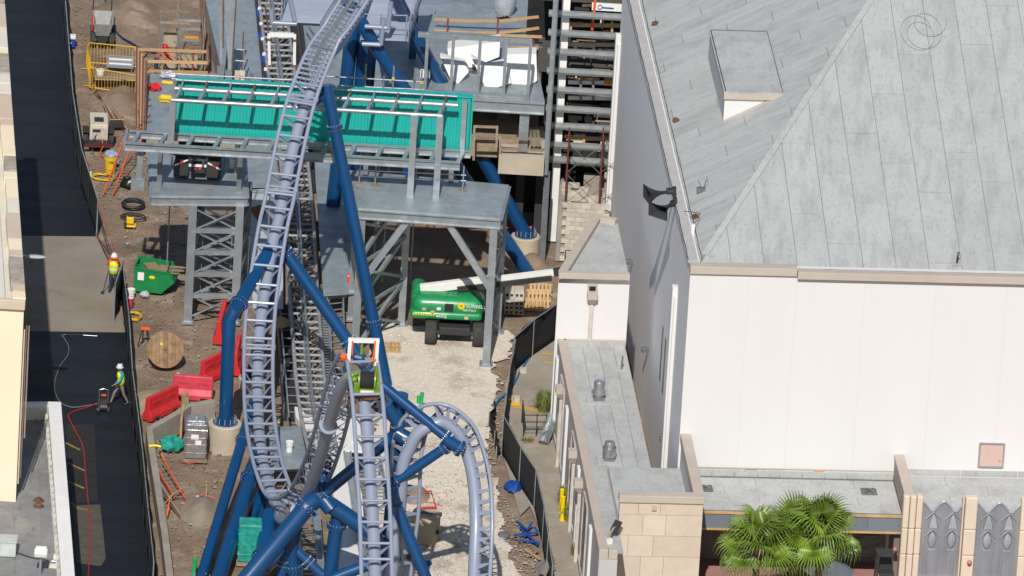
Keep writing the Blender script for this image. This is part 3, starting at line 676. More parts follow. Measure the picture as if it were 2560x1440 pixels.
# ================================================================ STATION DECKS, TEAL WALL, STEEL FRAMES
def uw(u, v, z): return gz(u, v, z)
def deck_panels(par, A, B, Cc, Dd, n, th=.06, material=None, gap=.012, name='deck_panel'):
    """quad A,B (front) C,D (back) in world, cut into n planks across"""
    for k in range(n):
        s0, s1 = k/n, (k+1)/n
        a, b = A.lerp(Dd,s0), B.lerp(Cc,s0); c, d = B.lerp(Cc,s1), A.lerp(Dd,s1)
        g = (d-a).normalized()*gap; M().prism([a+g,b+g,c,d],(0,0,-th)).build(name, material or m_deck, par, world=True)
# -- low station slab either side of the launch track
ZS = 1.3
sb = thing('station_deck','low grey metal station deck left of the launch track','deck', gz(640,480,0))
deck_panels(sb, uw(620,475,ZS),uw(700,470,ZS),uw(632,-40,ZS),uw(505,-40,ZS), 12)
deck_panels(sb, uw(365,330,ZS),uw(600,330,ZS),uw(560,184,ZS),uw(365,184,ZS), 4)
M().prism([uw(620,476,ZS-.065),uw(698,471,ZS-.065),uw(632,-40,ZS-.065),uw(508,-40,ZS-.065)],(0,0,-1.2)).build('slab', m_concg, sb, world=True)
M().prism([uw(367,329,ZS-.065),uw(597,329,ZS-.065),uw(557,186,ZS-.065),uw(367,186,ZS-.065)],(0,0,-1.2)).build('slab', m_concg, sb, world=True)
sb2 = thing('walkway_deck','light grey plank walkway left of the launch track under the station','deck', gz(660,760,0))
deck_panels(sb2, uw(632,768,ZS),uw(708,770,ZS),uw(706,470,ZS),uw(618,470,ZS), 18, material=mat('pale_planks',(.50,.54,.55),.6,var=.1,scale=2,rnd=.07))
for u,v in ((645,768),(700,770),(640,600),(695,600)): p = uw(u,v,0); M().box((p.x,p.y+.1,(ZS-.07)/2),(.15,.15,ZS-.07)).build('post', m_steel, sb2, world=True)
sb3 = thing('walkway_deck','grey metal walkway deck right of the launch track with shadows across it','deck', gz(845,740,0))
deck_panels(sb3, uw(808,738,ZS),uw(888,732,ZS),uw(878,400,ZS),uw(786,400,ZS), 16)
for u,v in ((815,738),(884,733),(800,560),(878,560)): p = uw(u,v,0); M().box((p.x,p.y+.1,(ZS-.07)/2),(.15,.15,ZS-.07)).build('post', m_steel, sb3, world=True)
M().ibeam(uw(808,740,ZS-.2)-V((0,.03,0)),uw(888,734,ZS-.2)-V((0,.03,0)),.12,.26).build('edge_beam', m_steel, sb3, world=True)
sb4 = thing('station_deck','grey metal station deck right of the launch track behind the teal wall','deck', gz(800,200,0))
deck_panels(sb4, uw(782,330,ZS),uw(1010,330,ZS),uw(940,-40,ZS),uw(738,-40,ZS), 12)
M().prism([uw(785,329,ZS-.065),uw(1007,329,ZS-.065),uw(940,-40,ZS-.065),uw(740,-40,ZS-.065)],(0,0,-1.2)).build('slab', m_concg, sb4, world=True)
# -- left tower platform
def post_between(par, u, vtop, vbase, w=.3, name='column', material=None):
    g = gz(u, vbase); z = hz(g, vtop); M().box((g.x,g.y,z/2),(w,w,z)).build(name, material or m_steel, par, world=True); return g, z
g1 = gz(468,806); ZP = hz(g1,512)
p1_ = thing('steel_platform','galvanised steel tower platform carrying the truck','platform', g1)
fl, fr = uw(380,489,ZP+.38), uw(619,491,ZP+.38); bl, br = uw(372,378,ZP+.38), uw(612,378,ZP+.38)
deck_panels(p1_, fl, fr, br, bl, 6)
for a,b in ((fl,fr),(bl,br),(fl,bl),(fr,br)): M().ibeam(a-V((0,0,.24)),b-V((0,0,.24)),.16,.36).build('edge_beam', m_steel, p1_, world=True)
cols = []
for (u,v),(u2,v2) in (((468,806),None),((586,800),None)) if False else ():
    pass
for u,v in ((469,806),(586,808)):
    g = gz(u,v); cols.append(g); M().box((g.x,g.y,ZP/2),(.33,.33,ZP)).build('column', m_steel, p1_, world=True)
    M().box((g.x,g.y,.05),(.5,.5,.1)).build('base_plate', m_steel, p1_, world=True)
for g in list(cols):
    q = g+V((.25,2.6,0)); cols.append(q); M().box((q.x,q.y,ZP/2),(.3,.3,ZP)).build('column', m_steeld, p1_, world=True)
c0, c1, c2, c3 = cols
for k in range(5):
    z0 = .25+k*(ZP-.4)/5; z1 = z0+(ZP-.4)/5
    for a,b,yo in ((c0,c1,-.02),(c2,c3,0)):
        if k: M().bar(a+V((0,yo,z0)),b+V((0,yo,z0)),.14,.2).build('strut', m_steel, p1_, world=True)
        M().bar(a+V((0,yo-.06,z0)),b+V((0,yo-.06,z1)),.045,.1,(0,1,0)).build('brace', m_steel, p1_, world=True); M().bar(a+V((0,yo+.06,z1)),b+V((0,yo+.06,z0)),.045,.1,(0,1,0)).build('brace', m_steel, p1_, world=True)
    for a,b in ((c0,c2),(c1,c3)):
        if k: M().bar(a+V((0,0,z0)),b+V((0,0,z0)),.12,.16).build('strut', m_steel, p1_, world=True)
        M().bar(a+V((0,0,z0)),b+V((0,0,z1)),.04,.09).build('brace', m_steel, p1_, world=True)
# -- right platform
YP2 = gz(1215,912).y; g2 = gz(1215,912); ZQ = hz(g2,566)
p2_ = thing('steel_platform','galvanised steel platform with diagonal braces above the boom lift','platform', g2)
zt = ZQ+.42
fl, fr = uw(897,520,zt), uw(1251,546,zt); br, bl = uw(1272,462,zt), uw(872,425,zt)
deck_panels(p2_, fl, fr, br, bl, 7)
for a,b in ((fl,fr),(fl,bl),(fr,br),(bl,br)): M().ibeam(a-V((0,0,.26)),b-V((0,0,.26)),.2,.4,.035).build('edge_beam', m_steel, p2_, world=True)
fr_ = V((g2.x,g2.y,0)); flc = V((fl.x+.15,fl.y+.15,0)); brc = V((br.x-.12,br.y-.1,0)); mid = gz(1003,812)
mid = V((mid.x,mid.y,0)); blc = V((bl.x+.4,bl.y-.2,0))
for g,w in ((fr_,.36),(flc,.36),(brc,.3),(mid,.34),(blc,.3)):
    M().box((g.x,g.y,ZQ/2),(w*.85,w,ZQ)).build('column', m_steel, p2_, world=True); M().box((g.x,g.y,.04),(.55,.55,.08)).build('base_plate', m_steel, p2_, world=True)
def kb(a,za,b,zb,w=.16,name='brace'): M().bar(a+V((0,0,za)),b+V((0,0,zb)),w,w*1.3).build(name, m_steel, p2_, world=True)
kb(fr_,ZQ*.55,fr_.lerp(flc,.34),ZQ-.05,.2); kb(flc,ZQ*.5,flc.lerp(fr_,.34),ZQ-.05,.2)
for k in range(3):
    z0 = k*ZQ/3; z1 = z0+ZQ/3
    kb(flc,z0+.2,mid,z1,.14); kb(flc,z1-.1,mid,z1-.1,.1,'strut'); kb(mid,z0+.1,flc,z1-.3,.09)
    kb(fr_,z0+.2,brc,z1,.1); kb(brc,z0+.2,fr_,z1,.1); kb(fr_,z1-.1,brc,z1-.1,.09,'strut')
# -- teal corrugated wall on a ladder frame
YT = -5.0
def ty(u,v,y=YT): return gy(u,v,y)
tw_ = thing('teal_wall','teal corrugated wall with steel rails in front','wall', V((ty(440,335).x,YT,0)))
zb = ty(800,356).z; zt_ = ty(800,222).z; xl_, xr = ty(441,300).x, ty(1174,330).x
npan = 46; pw = (xr-xl_)/npan
cor = M(); prof = [(0,0),(.38,0),(.48,-.022),(.9,-.022),(1.,0)]
me_panel = None
for k in range(npan//2):
    if me_panel is None:
        m = M(); pts = []
        for q in range(2):
            for s,d in prof[:-1]: pts.append(((q+s)*pw, d))
        pts.append((2*pw-.004,0)); n = len(pts)
        m.v = [V((x,y,z)) for z in (0,zt_-zb) for x,y in pts]+[V((x,y+.02,z)) for z in (0,zt_-zb) for x,y in pts]
        for i in range(n-1): m.f += [(i,i+1,n+i+1,n+i),(2*n+i+1,2*n+i,3*n+i,3*n+i+1),(n+i,n+i+1,3*n+i+1,3*n+i)]
        o = m.build('corrugated_panel', m_teal, tw_); me_panel = o.data
    else: o = inst('corrugated_panel', me_panel, tw_)
    o.location = (xl_+k*2*pw-MW[tw_].translation.x, 0, zb)
M().box(((xl_+xr)/2,YT+.12,zt_+.03),(xr-xl_+.1,.36,.07)).build('cap_flashing', m_teal, tw_, world=True)
M().box(((xl_+xr)/2,YT-.05,zb-.1),(xr-xl_+.06,.16,.2)).build('kick_plate', m_steel, tw_, world=True)
M().box((xr+.05,YT-.02,(zb+zt_)/2),(.06,.26,zt_-zb)).build('end_flashing', m_teal, tw_, world=True)
for k in range(9):
    x = xl_+(xr-xl_)*k/8; M().box((x,YT+.25,(zb+zt_)/2-.1),(.16,.16,zt_-zb)).build('stud', m_steeld, tw_, world=True)
# ladder frame (two horizontal rails with rungs) the wall sits on
YLF, YLB = -6.75, -5.35
lf = thing('truss_frame','long horizontal steel ladder frame under the teal wall','steel frame', V((ty(310,380,YLF).x,YLF,0)))
zL = gy(1030,408,YLF).z; xa = gy(312,385,YLF).x; xb = gy(1150,410,YLF).x
M().ibeam((xa,YLF,zL),(xb,YLF,zL),.22,.34,.03).build('front_rail', m_steel, lf, world=True)
M().ibeam((xa+.1,YLB,zL),(xb+.4,YLB,zL),.2,.3,.03).build('back_rail', m_steel, lf, world=True)
n = 12
for k in range(n+1):
    x = xa+.3+(xb-xa-.4)*k/n; M().bar((x,YLF+.11,zL+.08),(x+.18,YLB-.1,zL+.08),.16,.12).build('rung', m_steel, lf, world=True)
M().bar((xa-.02,YLF,zL),(xa-.02,YLB,zL),.12,.36).build('end_plate', m_steel, lf, world=True)
lfp = gy(350,400,YLF+.3); M().box((lfp.x,YLF+.35,zL-.9),(.25,.25,1.5)).build('hanger', m_steel, lf, world=True)
M().box((lfp.x-.05,YLF+.4,zL-1.75),(.55,.4,.5)).build('hanger_box', m_steel, lf, world=True)
# supports of the ladder frame that carry it down to ground
for u,z0 in ((400,ZP+.38),(600,ZP+.38),(915,zt),(1130,zt)):
    x = gy(u,400,YLB).x; M().box((x,YLB+.35,(zL-.17+z0)/2),(.2,.2,zL-.17-z0)).build('column', m_steeld, lf, world=True)
# screen frame in front of teal wall: three rails on brackets
sf = thing('rail_frame','steel pipe screen frame in front of the teal wall','steel frame', V((gy(430,245,YLF).x,YLF,0)))
zA = gy(800,272,YLF).z
xA, xB = gy(428,243,YLF).x, gy(1105,300,YLF).x
M().tube([(xA,YLF,zA),(xB,YLF,zA)],.095,12).build('front_rail', m_steel, sf, world=True, smooth=True)
YB2 = -5.75; zB = zA+.12
M().tube([(xA+.1,YB2,zB),(xB+.6,YB2,zB)],.10,12).build('middle_rail', m_steel, sf, world=True, smooth=True)
M().tube([(xA+.1,YT-.25,zt_+.12),(xB+.55,YT-.25,zt_+.12)],.045,8).build('back_rail', m_steel, sf, world=True)
for k in range(12):
    x = xA+.25+(xB-xA-.3)*k/11
    M().bar((x-.08,YLF,zA+.02),(x+.12,YB2,zB),.13,.16).build('bracket', m_steel, sf, world=True); M().bar((x+.12,YB2,zB+.05),(x+.16,YT-.28,zt_+.1),.07,.09).build('bracket_tip', m_rusty if k%2 else m_steel, sf, world=True)
xq = gy(1030,400,YLF).x; xq2 = gy(1095,400,YLF).x
for x in (xq,xq2): M().box((x,YLF-.06,(zA+zt)/2),(.26,.26,zA-zt)).build('post', m_steel, sf, world=True)
for u in (430,):
    x = gy(u,300,YLF).x; M().box((x,YLF+.02,(zA+zL)/2+.15),(.24,.2,zA-zL-.35)).build('post', m_steel, sf, world=True)
x = gy(1158,330,-5.3).x; M().box((x,-5.3,(zb+zt_)/2),(.2,.2,zt_-zb)).build('post', m_steel, sf, world=True)
o = M().tube([gy(402,243,YB2-.05),gy(428,245,YB2-.05)],.12,10).build('orange_sleeve', m_yel, sf, world=True); M().tube([gy(405,205,YT-.2),gy(432,208,YT-.2)],.08,10).build('orange_sleeve', m_yel, sf, world=True)
# guard pipe scaffold behind the teal wall
gs = thing('pipe_scaffold','pipe scaffold guard rails standing behind the teal wall','scaffold', gy(940,260,-3.4)*V((1,1,0)) if False else V((gy(940,260,-3.4).x,-3.4,0)))
for u,vt in ((915,160),(985,165),(1038,170),(1055,175),(960,190)):
    a = gy(u,vt,-3.4); M().tube([(a.x,a.y,a.z),(a.x,a.y,ZS)],.035,8).build('standard', m_steel, gs, world=True); M().box((a.x,a.y,a.z-.55),(.11,.11,.1)).build('coupler', m_yel if u%2 else m_steeld, gs, world=True)
for v0,v1 in ((190,205),(212,224),(222,236)): M().tube([gy(810,v0,-3.4),gy(1060,v1,-3.4)],.032,8).build('ledger', m_steel, gs, world=True)
g3 = thing('pipe_scaffold','pipe railing on base plates behind the right platform deck','scaffold', V((gy(1000,450,-5.6).x,-5.6,0)))
for u in (900,940,1160): a = gy(u,415,-5.9); M().tube([(a.x,-5.9,a.z),(a.x,-5.9,zt)],.03,8).build('standard', m_steel, g3, world=True); M().box((a.x,-5.9,zt+.02),(.3,.3,.04)).build('foot_plate', m_woodg, g3, world=True)
for v0,v1 in ((425,438),(440,452)): M().tube([gy(893,v0,-5.9),gy(1165,v1,-5.9)],.028,8).build('ledger', m_steel, g3, world=True)
# -- upper right storey: deck, frame, slab
YU = gz(1265,664).y; ZU = gy(1265,248,YU).z
us = thing('upper_storey','unfinished steel storey with deck, beam and concrete floor slab','building', V((gy(1180,250,YU).x,YU,0)))
xU0, xU1 = gy(960,240,YU).x, gy(1362,250,YU).x
def ul(x,y,z): return V((x,y,z))
deck_panels(us, ul(xU0,YU,ZU),ul(xU1,YU,ZU),ul(xU1-.9,YU+9.5,ZU),ul(xU0-.9,YU+9.5,ZU), 12)
M().ibeam((xU0+3.4,YU+.02,ZU-.34),(xU1,YU+.02,ZU-.34),.2,.5,.04).build('edge_beam', m_steel, us, world=True)
M().bar((xU0+3.4,YU-.05,ZU-.03),(xU1,YU-.05,ZU-.03),.06,.12).build('edge_angle', m_steel, us, world=True)
zc1, zc0 = gy(1300,391,YU-.3).z, gy(1300,437,YU-.3).z
M().box(((gy(1246,410,YU-.3).x+gy(1360,410,YU-.3).x)/2,YU+1.5,(zc0+zc1)/2),(gy(1360,410,YU).x-gy(1246,410,YU).x,3.6,zc1-zc0)).build('floor_slab', m_cast, us, world=True)
M().box((gy(1205,400,YU).x+.1,YU+2.6,(zc0+zc1)/2+.2),(2.6,3.2,zc1-zc0)).build('floor_slab', m_woodg, us, world=True)
x = gy(1309,330,YU).x; M().box((x,YU+.25,(ZU-.6+zc1)/2),(.4,.3,ZU-.6-zc1)).build('column', m_steel, us, world=True)
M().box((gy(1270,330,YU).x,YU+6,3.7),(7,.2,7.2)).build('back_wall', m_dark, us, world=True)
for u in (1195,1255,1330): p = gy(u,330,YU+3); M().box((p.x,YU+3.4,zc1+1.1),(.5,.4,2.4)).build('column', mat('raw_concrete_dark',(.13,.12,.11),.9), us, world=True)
for u0,v0,u1,v1 in ((1185,316,1242,318),(1185,345,1240,347),(1250,345,1358,348),(1250,372,1358,376)):
    M().bar(gy(u0,v0,YU-.2),gy(u1,v1,YU-.2),.06,.1).build('guard_rail', m_woodg, us, world=True)
for u,v0,v1 in ((1243,315,370),(1251,340,425),(1186,315,400)): M().bar(gy(u,v0,YU-.2),gy(u-2,v1,YU-.2),.09,.09).build('guard_post', m_woodg, us, world=True)
for k,u in enumerate((1330,1340,1349)): M().bar(gy(u-5,325,YU+.9),gy(u+3,388,YU+.4),.13,.05,(0,1,0)).build('leaning_plank', mat('olive_plank',(.17,.155,.10),.8), us, world=True)
for sx in (gy(1300,470,YU).x,gy(1350,470,YU).x,gy(1250,470,YU).x): M().box((sx,YU+2.2,zc0/2),(.35,.35,zc0)).build('column', m_char, us, world=True)
fr2 = thing('guard_frame','tall grey steel stud frame along the upper deck edge','steel frame', V((gy(1200,240,YU).x,YU,ZU)))
zf0, zf1 = gy(1200,237,YU).z+.0, gy(1200,97,YU).z
xf0, xf1 = gy(1045,95,YU).x, gy(1330,100,YU).x
M().bar((xf0,YU+.1,zf1),(xf1,YU+.1,zf1),.16,.2).build('top_rail', m_steel, fr2, world=True); M().bar((xf0,YU+.1,ZU+.1),(xf1,YU+.1,ZU+.1),.14,.16).build('bottom_rail', m_steel, fr2, world=True)
for u in (1065,1130,1197,1262,1323): p = gy(u,170,YU); M().bar((p.x,YU-.02,ZU+.02),(p.x,YU-.02,zf1+.08),.13,.14).build('stud', m_steel, fr2, world=True)
# upper rear deck with lumber guard rails
ud = thing('upper_deck','upper rear metal deck with curved lumber guard rails','deck', V((gy(1200,80,YU+9).x,YU+9.6,0)))
Zud = 9.2; yud = YU+7.4
A = gy(1055,98,yud); B = gy(1360,98,yud); Zud = A.z
deck_panels(ud, V((A.x,yud,Zud)),V((B.x,yud,Zud)),V((B.x-1,yud+14,Zud)),V((A.x-1,yud+14,Zud)), 10)
M().ibeam((A.x,yud,Zud-.25),(B.x,yud,Zud-.25),.2,.4).build('edge_beam', m_steel, ud, world=True)
for u in (1080,1335): p = gy(u,120,yud); M().box((p.x,yud+.3,Zud/2-.2),(.3,.3,Zud-.4)).build('column', m_steeld, ud, world=True)
for (pts) in (((1087,48),(1170,52),(1250,52),(1347,42)),((1085,76),(1170,82),(1250,82),(1348,70))):
    for i in range(3): M().bar(gy(*pts[i],yud+.2),gy(*pts[i+1],yud+.2),.05,.12).build('guard_rail', m_wood, ud, world=True)
for pts in (((1240,88),(1355,92)),((1237,118),(1355,121)),((1250,143),(1355,146))): M().bar(gy(*pts[0],yud-1.2),gy(*pts[1],yud-1.2),.05,.12).build('guard_rail', m_wood, ud, world=True)
for u,v0,v1,yy in ((1120,46,110,0),(1245,46,112,0),(1250,85,150,-1.2),(1335,88,150,-1.2)): M().bar(gy(u,v0,yud+yy+.1),gy(u-3,v1,yud+yy+.1),.07).build('guard_post', m_rust, ud, world=True)
q = gy(1262,10,yud+1.5); bag = M().ell((0,0,.55),(.42,.35,.75),12,8); o = bag.build('bagged_bundle', mat('clear_plastic',(.45,.48,.52),.25,scale=8,bump=.8,bscale=9), smooth=True, jit=.05); o.location = (gz(1262,38,Zud).x,gz(1262,38,Zud).y,Zud); tag(o,'plastic wrapped bundle standing on the upper rear deck','bundle')
o = M().ell((0,0,.2),(.45,.3,.22),10,6).build('garbage_bag', mat('black_bag',(.012,.012,.013),.3,bump=.6,bscale=8), jit=.06, smooth=True); p = gz(1262,46,Zud); o.location = (p.x+.0,p.y-1.0,Zud); tag(o,'black bag slumped at the foot of the plastic bundle','bag')
# white moulded scenery pieces stored on the upper deck
def slab_piece(name, label, pix, z0, th, yb=None, material=None, grp='white moulded foam scenery pieces'):
    pts = [gz(u,v,z0) for u,v in pix]; c = sum(pts,V((0,0,0)))/len(pts)
    m = M().prism([p-c for p in pts],(0,0,th)); o = m.build(name, material or m_foam, bevel=.04); o.location = c; return tag(o,label,'scenery piece',grp)
def upright_piece(name,label,pix,y,th,grp='white moulded foam scenery pieces',lean=0.0):
    pts = [gy(u,v,y) for u,v in pix]; zmin = min(p.z for p in pts); c = sum(pts,V((0,0,0)))/len(pts); c.z = zmin
    pts = [V((p.x,p.y+lean*(p.z-zmin),p.z)) for p in pts]
    o = M().prism([p-c for p in pts],(0,th,0)).build(name,m_foam,bevel=.03); o.location = c; return tag(o,label,'scenery piece',grp)
yw = YU+1.0
upright_piece('foam_piece','long white foam piece leaning at the back of the upper deck',((1117,132),(1250,120),(1248,150),(1180,170),(1123,165)),YU+3.2,.9,lean=.8)
upright_piece('foam_piece','white channel shaped foam trough at the right of the upper deck',((1265,150),(1340,150),(1343,205),(1325,215),(1275,212),(1262,200)),YU+1.8,.8,lean=.6)
upright_piece('foam_piece','white tilted foam sheet in the middle of the upper deck',((1175,162),(1215,180),(1262,172),(1278,214),(1216,227)),YU+1.2,.35,lean=.9)
upright_piece('foam_piece','white angular foam piece beside the inclined blue leg',((1098,158),(1160,172),(1172,188),(1146,210),(1128,205)),YU+1.5,.5,lean=.9)
upright_piece('foam_piece','small white foam block beside the inclined blue leg',((1050,178),(1075,180),(1075,196),(1050,196)),YU+1.0,.3)
# -- girt facade with white post, dark interior
YG = 5.2
gf = thing('girt_facade','open steel facade of horizontal girts beside the theatre','building', V((gy(1380,400,YG).x,YG,0)))
x0 = gy(1380,200,YG).x; x1 = gy(1566,200,YG).x
for k,v in enumerate((38,86,133,181,228,275,318,366,402)):
    a = gy(1372-k*1.5,v-4,YG); b = gy(1563-k*2.5,v-1,YG); z = (a.z+b.z)/2
    M().bar((a.x,YG,z),(b.x,YG,z),.2,.15).build('girt', mat('bright_girt',(.50,.53,.53),.42,metal=.4,var=.2,scale=3), gf, world=True); M().bar((a.x,YG-.1,z-.12),(b.x,YG-.1,z-.12),.04,.08).build('girt_lip', m_steeld, gf, world=True)
z_ = gy(1400,100,YG+.5).z; p = gy(1404,200,YG+.45); M().box((p.x,YG+.45,7.0),(.34,.3,14)).build('white_post', m_wht, gf, world=True)
p = gy(1378,200,YG+.5); M().box((p.x,YG+.5,7.0),(.2,.3,14)).build('dark_post', m_char, gf, world=True)
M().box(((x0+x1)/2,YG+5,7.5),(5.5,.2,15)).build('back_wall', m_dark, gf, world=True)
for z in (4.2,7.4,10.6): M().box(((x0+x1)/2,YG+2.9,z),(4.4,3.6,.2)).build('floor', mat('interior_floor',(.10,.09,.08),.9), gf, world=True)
for v0,u0,u1,mt in ((62,1425,1556,m_wood),(205,1420,1540,m_wht),(244,1420,1545,m_wht),(345,1415,1540,m_wood),(110,1405,1550,mat('rough_foam',(.5,.42,.3),.9))):
    M().bar(gy(u0,v0,YG+.7),gy(u1,v0+2,YG+.7),.1,.16).build('board', mt, gf, world=True)
for u,v0,v1,mt in ((1425,0,75,m_orange),(1488,0,75,m_orange),(1427,55,80,m_wood),(1530,55,80,m_wood),(1452,190,250,m_woodg),(1483,190,250,m_woodg),(1460,335,370,m_wood)):
    M().bar(gy(u,v0,YG+.6),gy(u-8 if mt is m_orange else u,v1,YG+.6),.1,.06).build('stud', mt, gf, world=True)
M().box((gy(1525,12,YG+.7).x,YG+.7,gy(1525,18,YG+.7).z),(1.5,.1,.32)).build('banner_board', m_wht, gf, world=True)
t_ = bpy.data.curves.new('txt','FONT')
for u in (1500,1562):
    p = gy(u,18,YG+.63); ring = [(p.x+.1*math.cos(a),p.y,p.z+.1*math.sin(a)) for a in [k*PI/3+PI/6 for k in range(7)]]
    M().tube(ring,.016,5).build('banner_emblem', m_bluep, gf, world=True)
M().bar(gy(1506,19,YG+.63),gy(1534,21,YG+.63),.02,.05).build('banner_lettering', m_bluep, gf, world=True)
p = gy(1525,205,YG+.6); dr = M().cyl((p.x-.25,YG+.6,p.z),(p.x+.25,YG+.6,p.z),.16).build('yellow_drum', mat('ochre',(.55,.27,.03),.6,scale=4), gf, world=True)
M().box((gy(1520,327,YG+.6).x,YG+.7,gy(1520,327,YG+.6).z),(.7,.1,.2)).build('blue_board', m_navyw, gf, world=True)
rg = random.Random(5)
for q in range(70):
    u = rg.uniform(1400,1545); v = rg.uniform(5,410); y_ = YG+rg.uniform(.35,1.6); mt = rg.choice((m_woodg,m_wood,m_rusty,m_steeld,m_wht,m_cmu,m_char,m_woodg)); a = gy(u,v,y_)
    if rg.random() < .55: M().bar(a,a+V((rg.uniform(.2,1.0),0,rg.uniform(-.05,.05))),.08,rg.uniform(.04,.14)).build('loose_board', mt, gf, world=True)
    else: M().bar(a,a+V((rg.uniform(-.1,.1),0,rg.uniform(.2,.7))),.05,.05).build('loose_post', mt, gf, world=True)
# vertical flashing at the left edge of the facade
fl_ = thing('corner_flashing','tall narrow grey metal flashing at the edge of the open facade','flashing', V((gy(1369,435,YG-2).x,YG-2.2,0)))
pb = gy(1362,432,YG-2.2); M().box((pb.x+.12,YG-2.2,pb.z+5),(.05,.5,10)).build('side_strip', m_steeld, fl_, world=True); M().box((pb.x+.02,YG-2.42,pb.z+5),(.2,.05,10)).build('face_strip', m_steel, fl_, world=True)
M().box((pb.x+.1,YG-2.1,pb.z/2),(.25,.25,pb.z)).build('post', m_steeld, fl_, world=True)
# -- concrete block wall in front, single blocks
YB_ = gz(1400,652).y; xw0 = gz(1397,652).x; xw1 = loc(V((0,0,0))).x*0 + (BM@V((-.15,31,0))).x
bw = thing('block_wall','unfinished pale concrete block wall beside the theatre','wall', V((xw0,YB_,0)))
zw = gy(1400,512,YB_).z; bl_, bh = .40, .20
n_r = int(round((zw)/bh)); me_b = M().box((0,0,0),(bl_-.012,.19,bh-.012)).build('block', m_cmu, bw)
first = True; nb = 0
for r_ in range(n_r):
    x = -(r_%2)*bl_/2
    while x+bl_/2 < xw1-xw0:
        if x+bl_/2 > 0:
            o = me_b if first else inst('block', me_b.data, bw); first = False; nb += 1
            o.location = (x+bl_/2, .095+random.uniform(-.006,.006), r_*bh+bh/2)
        x += bl_
M().box(((xw1-xw0)/2,.14,zw/2),(xw1-xw0-.05,.1,zw-.03)).build('mortar_core', m_concg, bw)
M().box((-.06,1.6,zw/2),(.18,3.3,zw)).build('return_wall', mat('side_block',(.34,.32,.285),.9,scale=2,bump=.3), bw)
M().box((.9,1.7,.5+zw*0),(0.02,.02,.02)).build('anchor_bolt', m_steel, bw)
# loose courses on the inner wall behind (higher, ragged)
iw = thing('inner_block_wall','ragged stacks of pale blocks behind the block wall','wall', V((xw0,YB_+1.3,0)))
M().box(((xw1-xw0)/2,.35,zw/2+.1),(xw1-xw0-.1,.2,zw+.2)).build('core', m_concg, iw)
hs = [6,5,4,3,2,3,4,5,6,7]
for i in range(10):
    for k in range(hs[i] if i%3 else hs[i]-1):
        o = inst('block', me_b.data, iw); o.location = (.15+i*.35+random.uniform(-.03,.03), .1+random.uniform(-.1,.1), zw-.5+k*bh+.1); o.rotation_euler = (0,0,random.uniform(-.06,.06))
for (u,v,nx_,nz) in ((1440,420,2,7),(1478,430,3,5),(1510,380,4,7)):
    p = gy(u,v+20,YB_+2.6)
    for a_ in range(nx_):
        for k in range(nz-(a_*2)%3): o = inst('block', me_b.data, iw); o.location = (p.x-xw0+a_*.42, 1.3, zw+.9+k*bh); o.rotation_euler = (0,0,random.uniform(-.05,.05))
M().box(((xw1-xw0)/2+.8,1.4,zw+.55),(xw1-xw0-1.8,.9,.3)).build('bond_beam', m_cast, iw)
M().box(((xw1-xw0)/2+.4,1.4,(zw+.4)/2),(xw1-xw0-.9,.3,zw+.4)).build('core', m_concg, iw)
# red scaffold frames with cross braces
for i,(u,lb) in enumerate(((1412,'red scaffold frame nearest the grey flashing behind the block wall'),(1497,'red scaffold frame nearest the theatre behind the block wall'))):
    ysc = YB_+.55; a = gy(u,515,ysc); b = gy(u+6,325,ysc)
    t = thing('scaffold_frame', lb, 'scaffold', V((a.x,ysc,0)), 0, 'red scaffold frames')
    for dy in (0,1.2): M().tube([(a.x,ysc+dy,.0),(a.x,ysc+dy,b.z-.3*dy)],.035,8).build('standard', m_rust, t, world=True)
    for k in range(7): z = b.z-.35-k*.5; M().tube([(a.x,ysc,z),(a.x,ysc+1.2,z)],.024,6).build('rung', m_rust, t, world=True)
    x2 = a.x+(1.4 if i == 0 else .75)
    for z0 in (b.z-1.9,b.z-3.3): M().tube([(a.x,ysc+.0,z0),(x2,ysc+.0,z0+(1.3 if i==0 else .7))],.014,5).build('cross_brace', m_steeld, t, world=True); M().tube([(a.x,ysc+.04,z0+(1.3 if i==0 else .7)),(x2,ysc+.04,z0)],.014,5).build('cross_brace', m_steeld, t, world=True)
# ================================================================ ROLLER COASTER
def catmull(P_, n=14):
    out = []; Q = [P_[0]*2-P_[1]]+P_+[P_[-1]*2-P_[-2]]
    for i in range(1,len(Q)-2):
        a,b,c,d = Q[i-1],Q[i],Q[i+1],Q[i+2]
        for k in range(n):
            t = k/n; out.append(.5*((2*b)+(c-a)*t+(2*a-5*b+4*c-d)*t*t+(3*b-a-3*c+d)*t**3))
    out.append(P_[-1]); return out
def resample(pts, st):
    L = [0]
    for i in range(1,len(pts)): L.append(L[-1]+(pts[i]-pts[i-1]).length)
    n = max(2,int(L[-1]/st)); out = []; j = 0
    for k in range(n+1):
        s = L[-1]*k/n
        while j < len(L)-2 and L[j+1] < s: j += 1
        t = (s-L[j])/max(1e-6,L[j+1]-L[j]); out.append(pts[j].lerp(pts[j+1],t))
    return out, L[-1]
GA = 1.15
def tie_mesh(off, kind=0):
    m = M()
    m.tube([(-GA/2,0,0),(GA/2,0,0)],.058,8)
    for s in (-1,1):
        a = V((s*GA*.48,0,-.04)); b = V((s*.19,-.02,-off+.06)); c = V((s*.19,.2,-off+.06)); e = V((s*GA*.48,.05,-.04))
        m.prism([a,b,c,e],(s*.012,0,.012))
    return m
def roller_mesh(off):
    m = M()
    for x in (-.42,-.21,.0,.21,.42): m.tube([(x-.09,0,0),(x+.09,0,0)],.055,8)
    m.tube([(-GA/2,0,-.02),(GA/2,0,-.02)],.03,6); return m
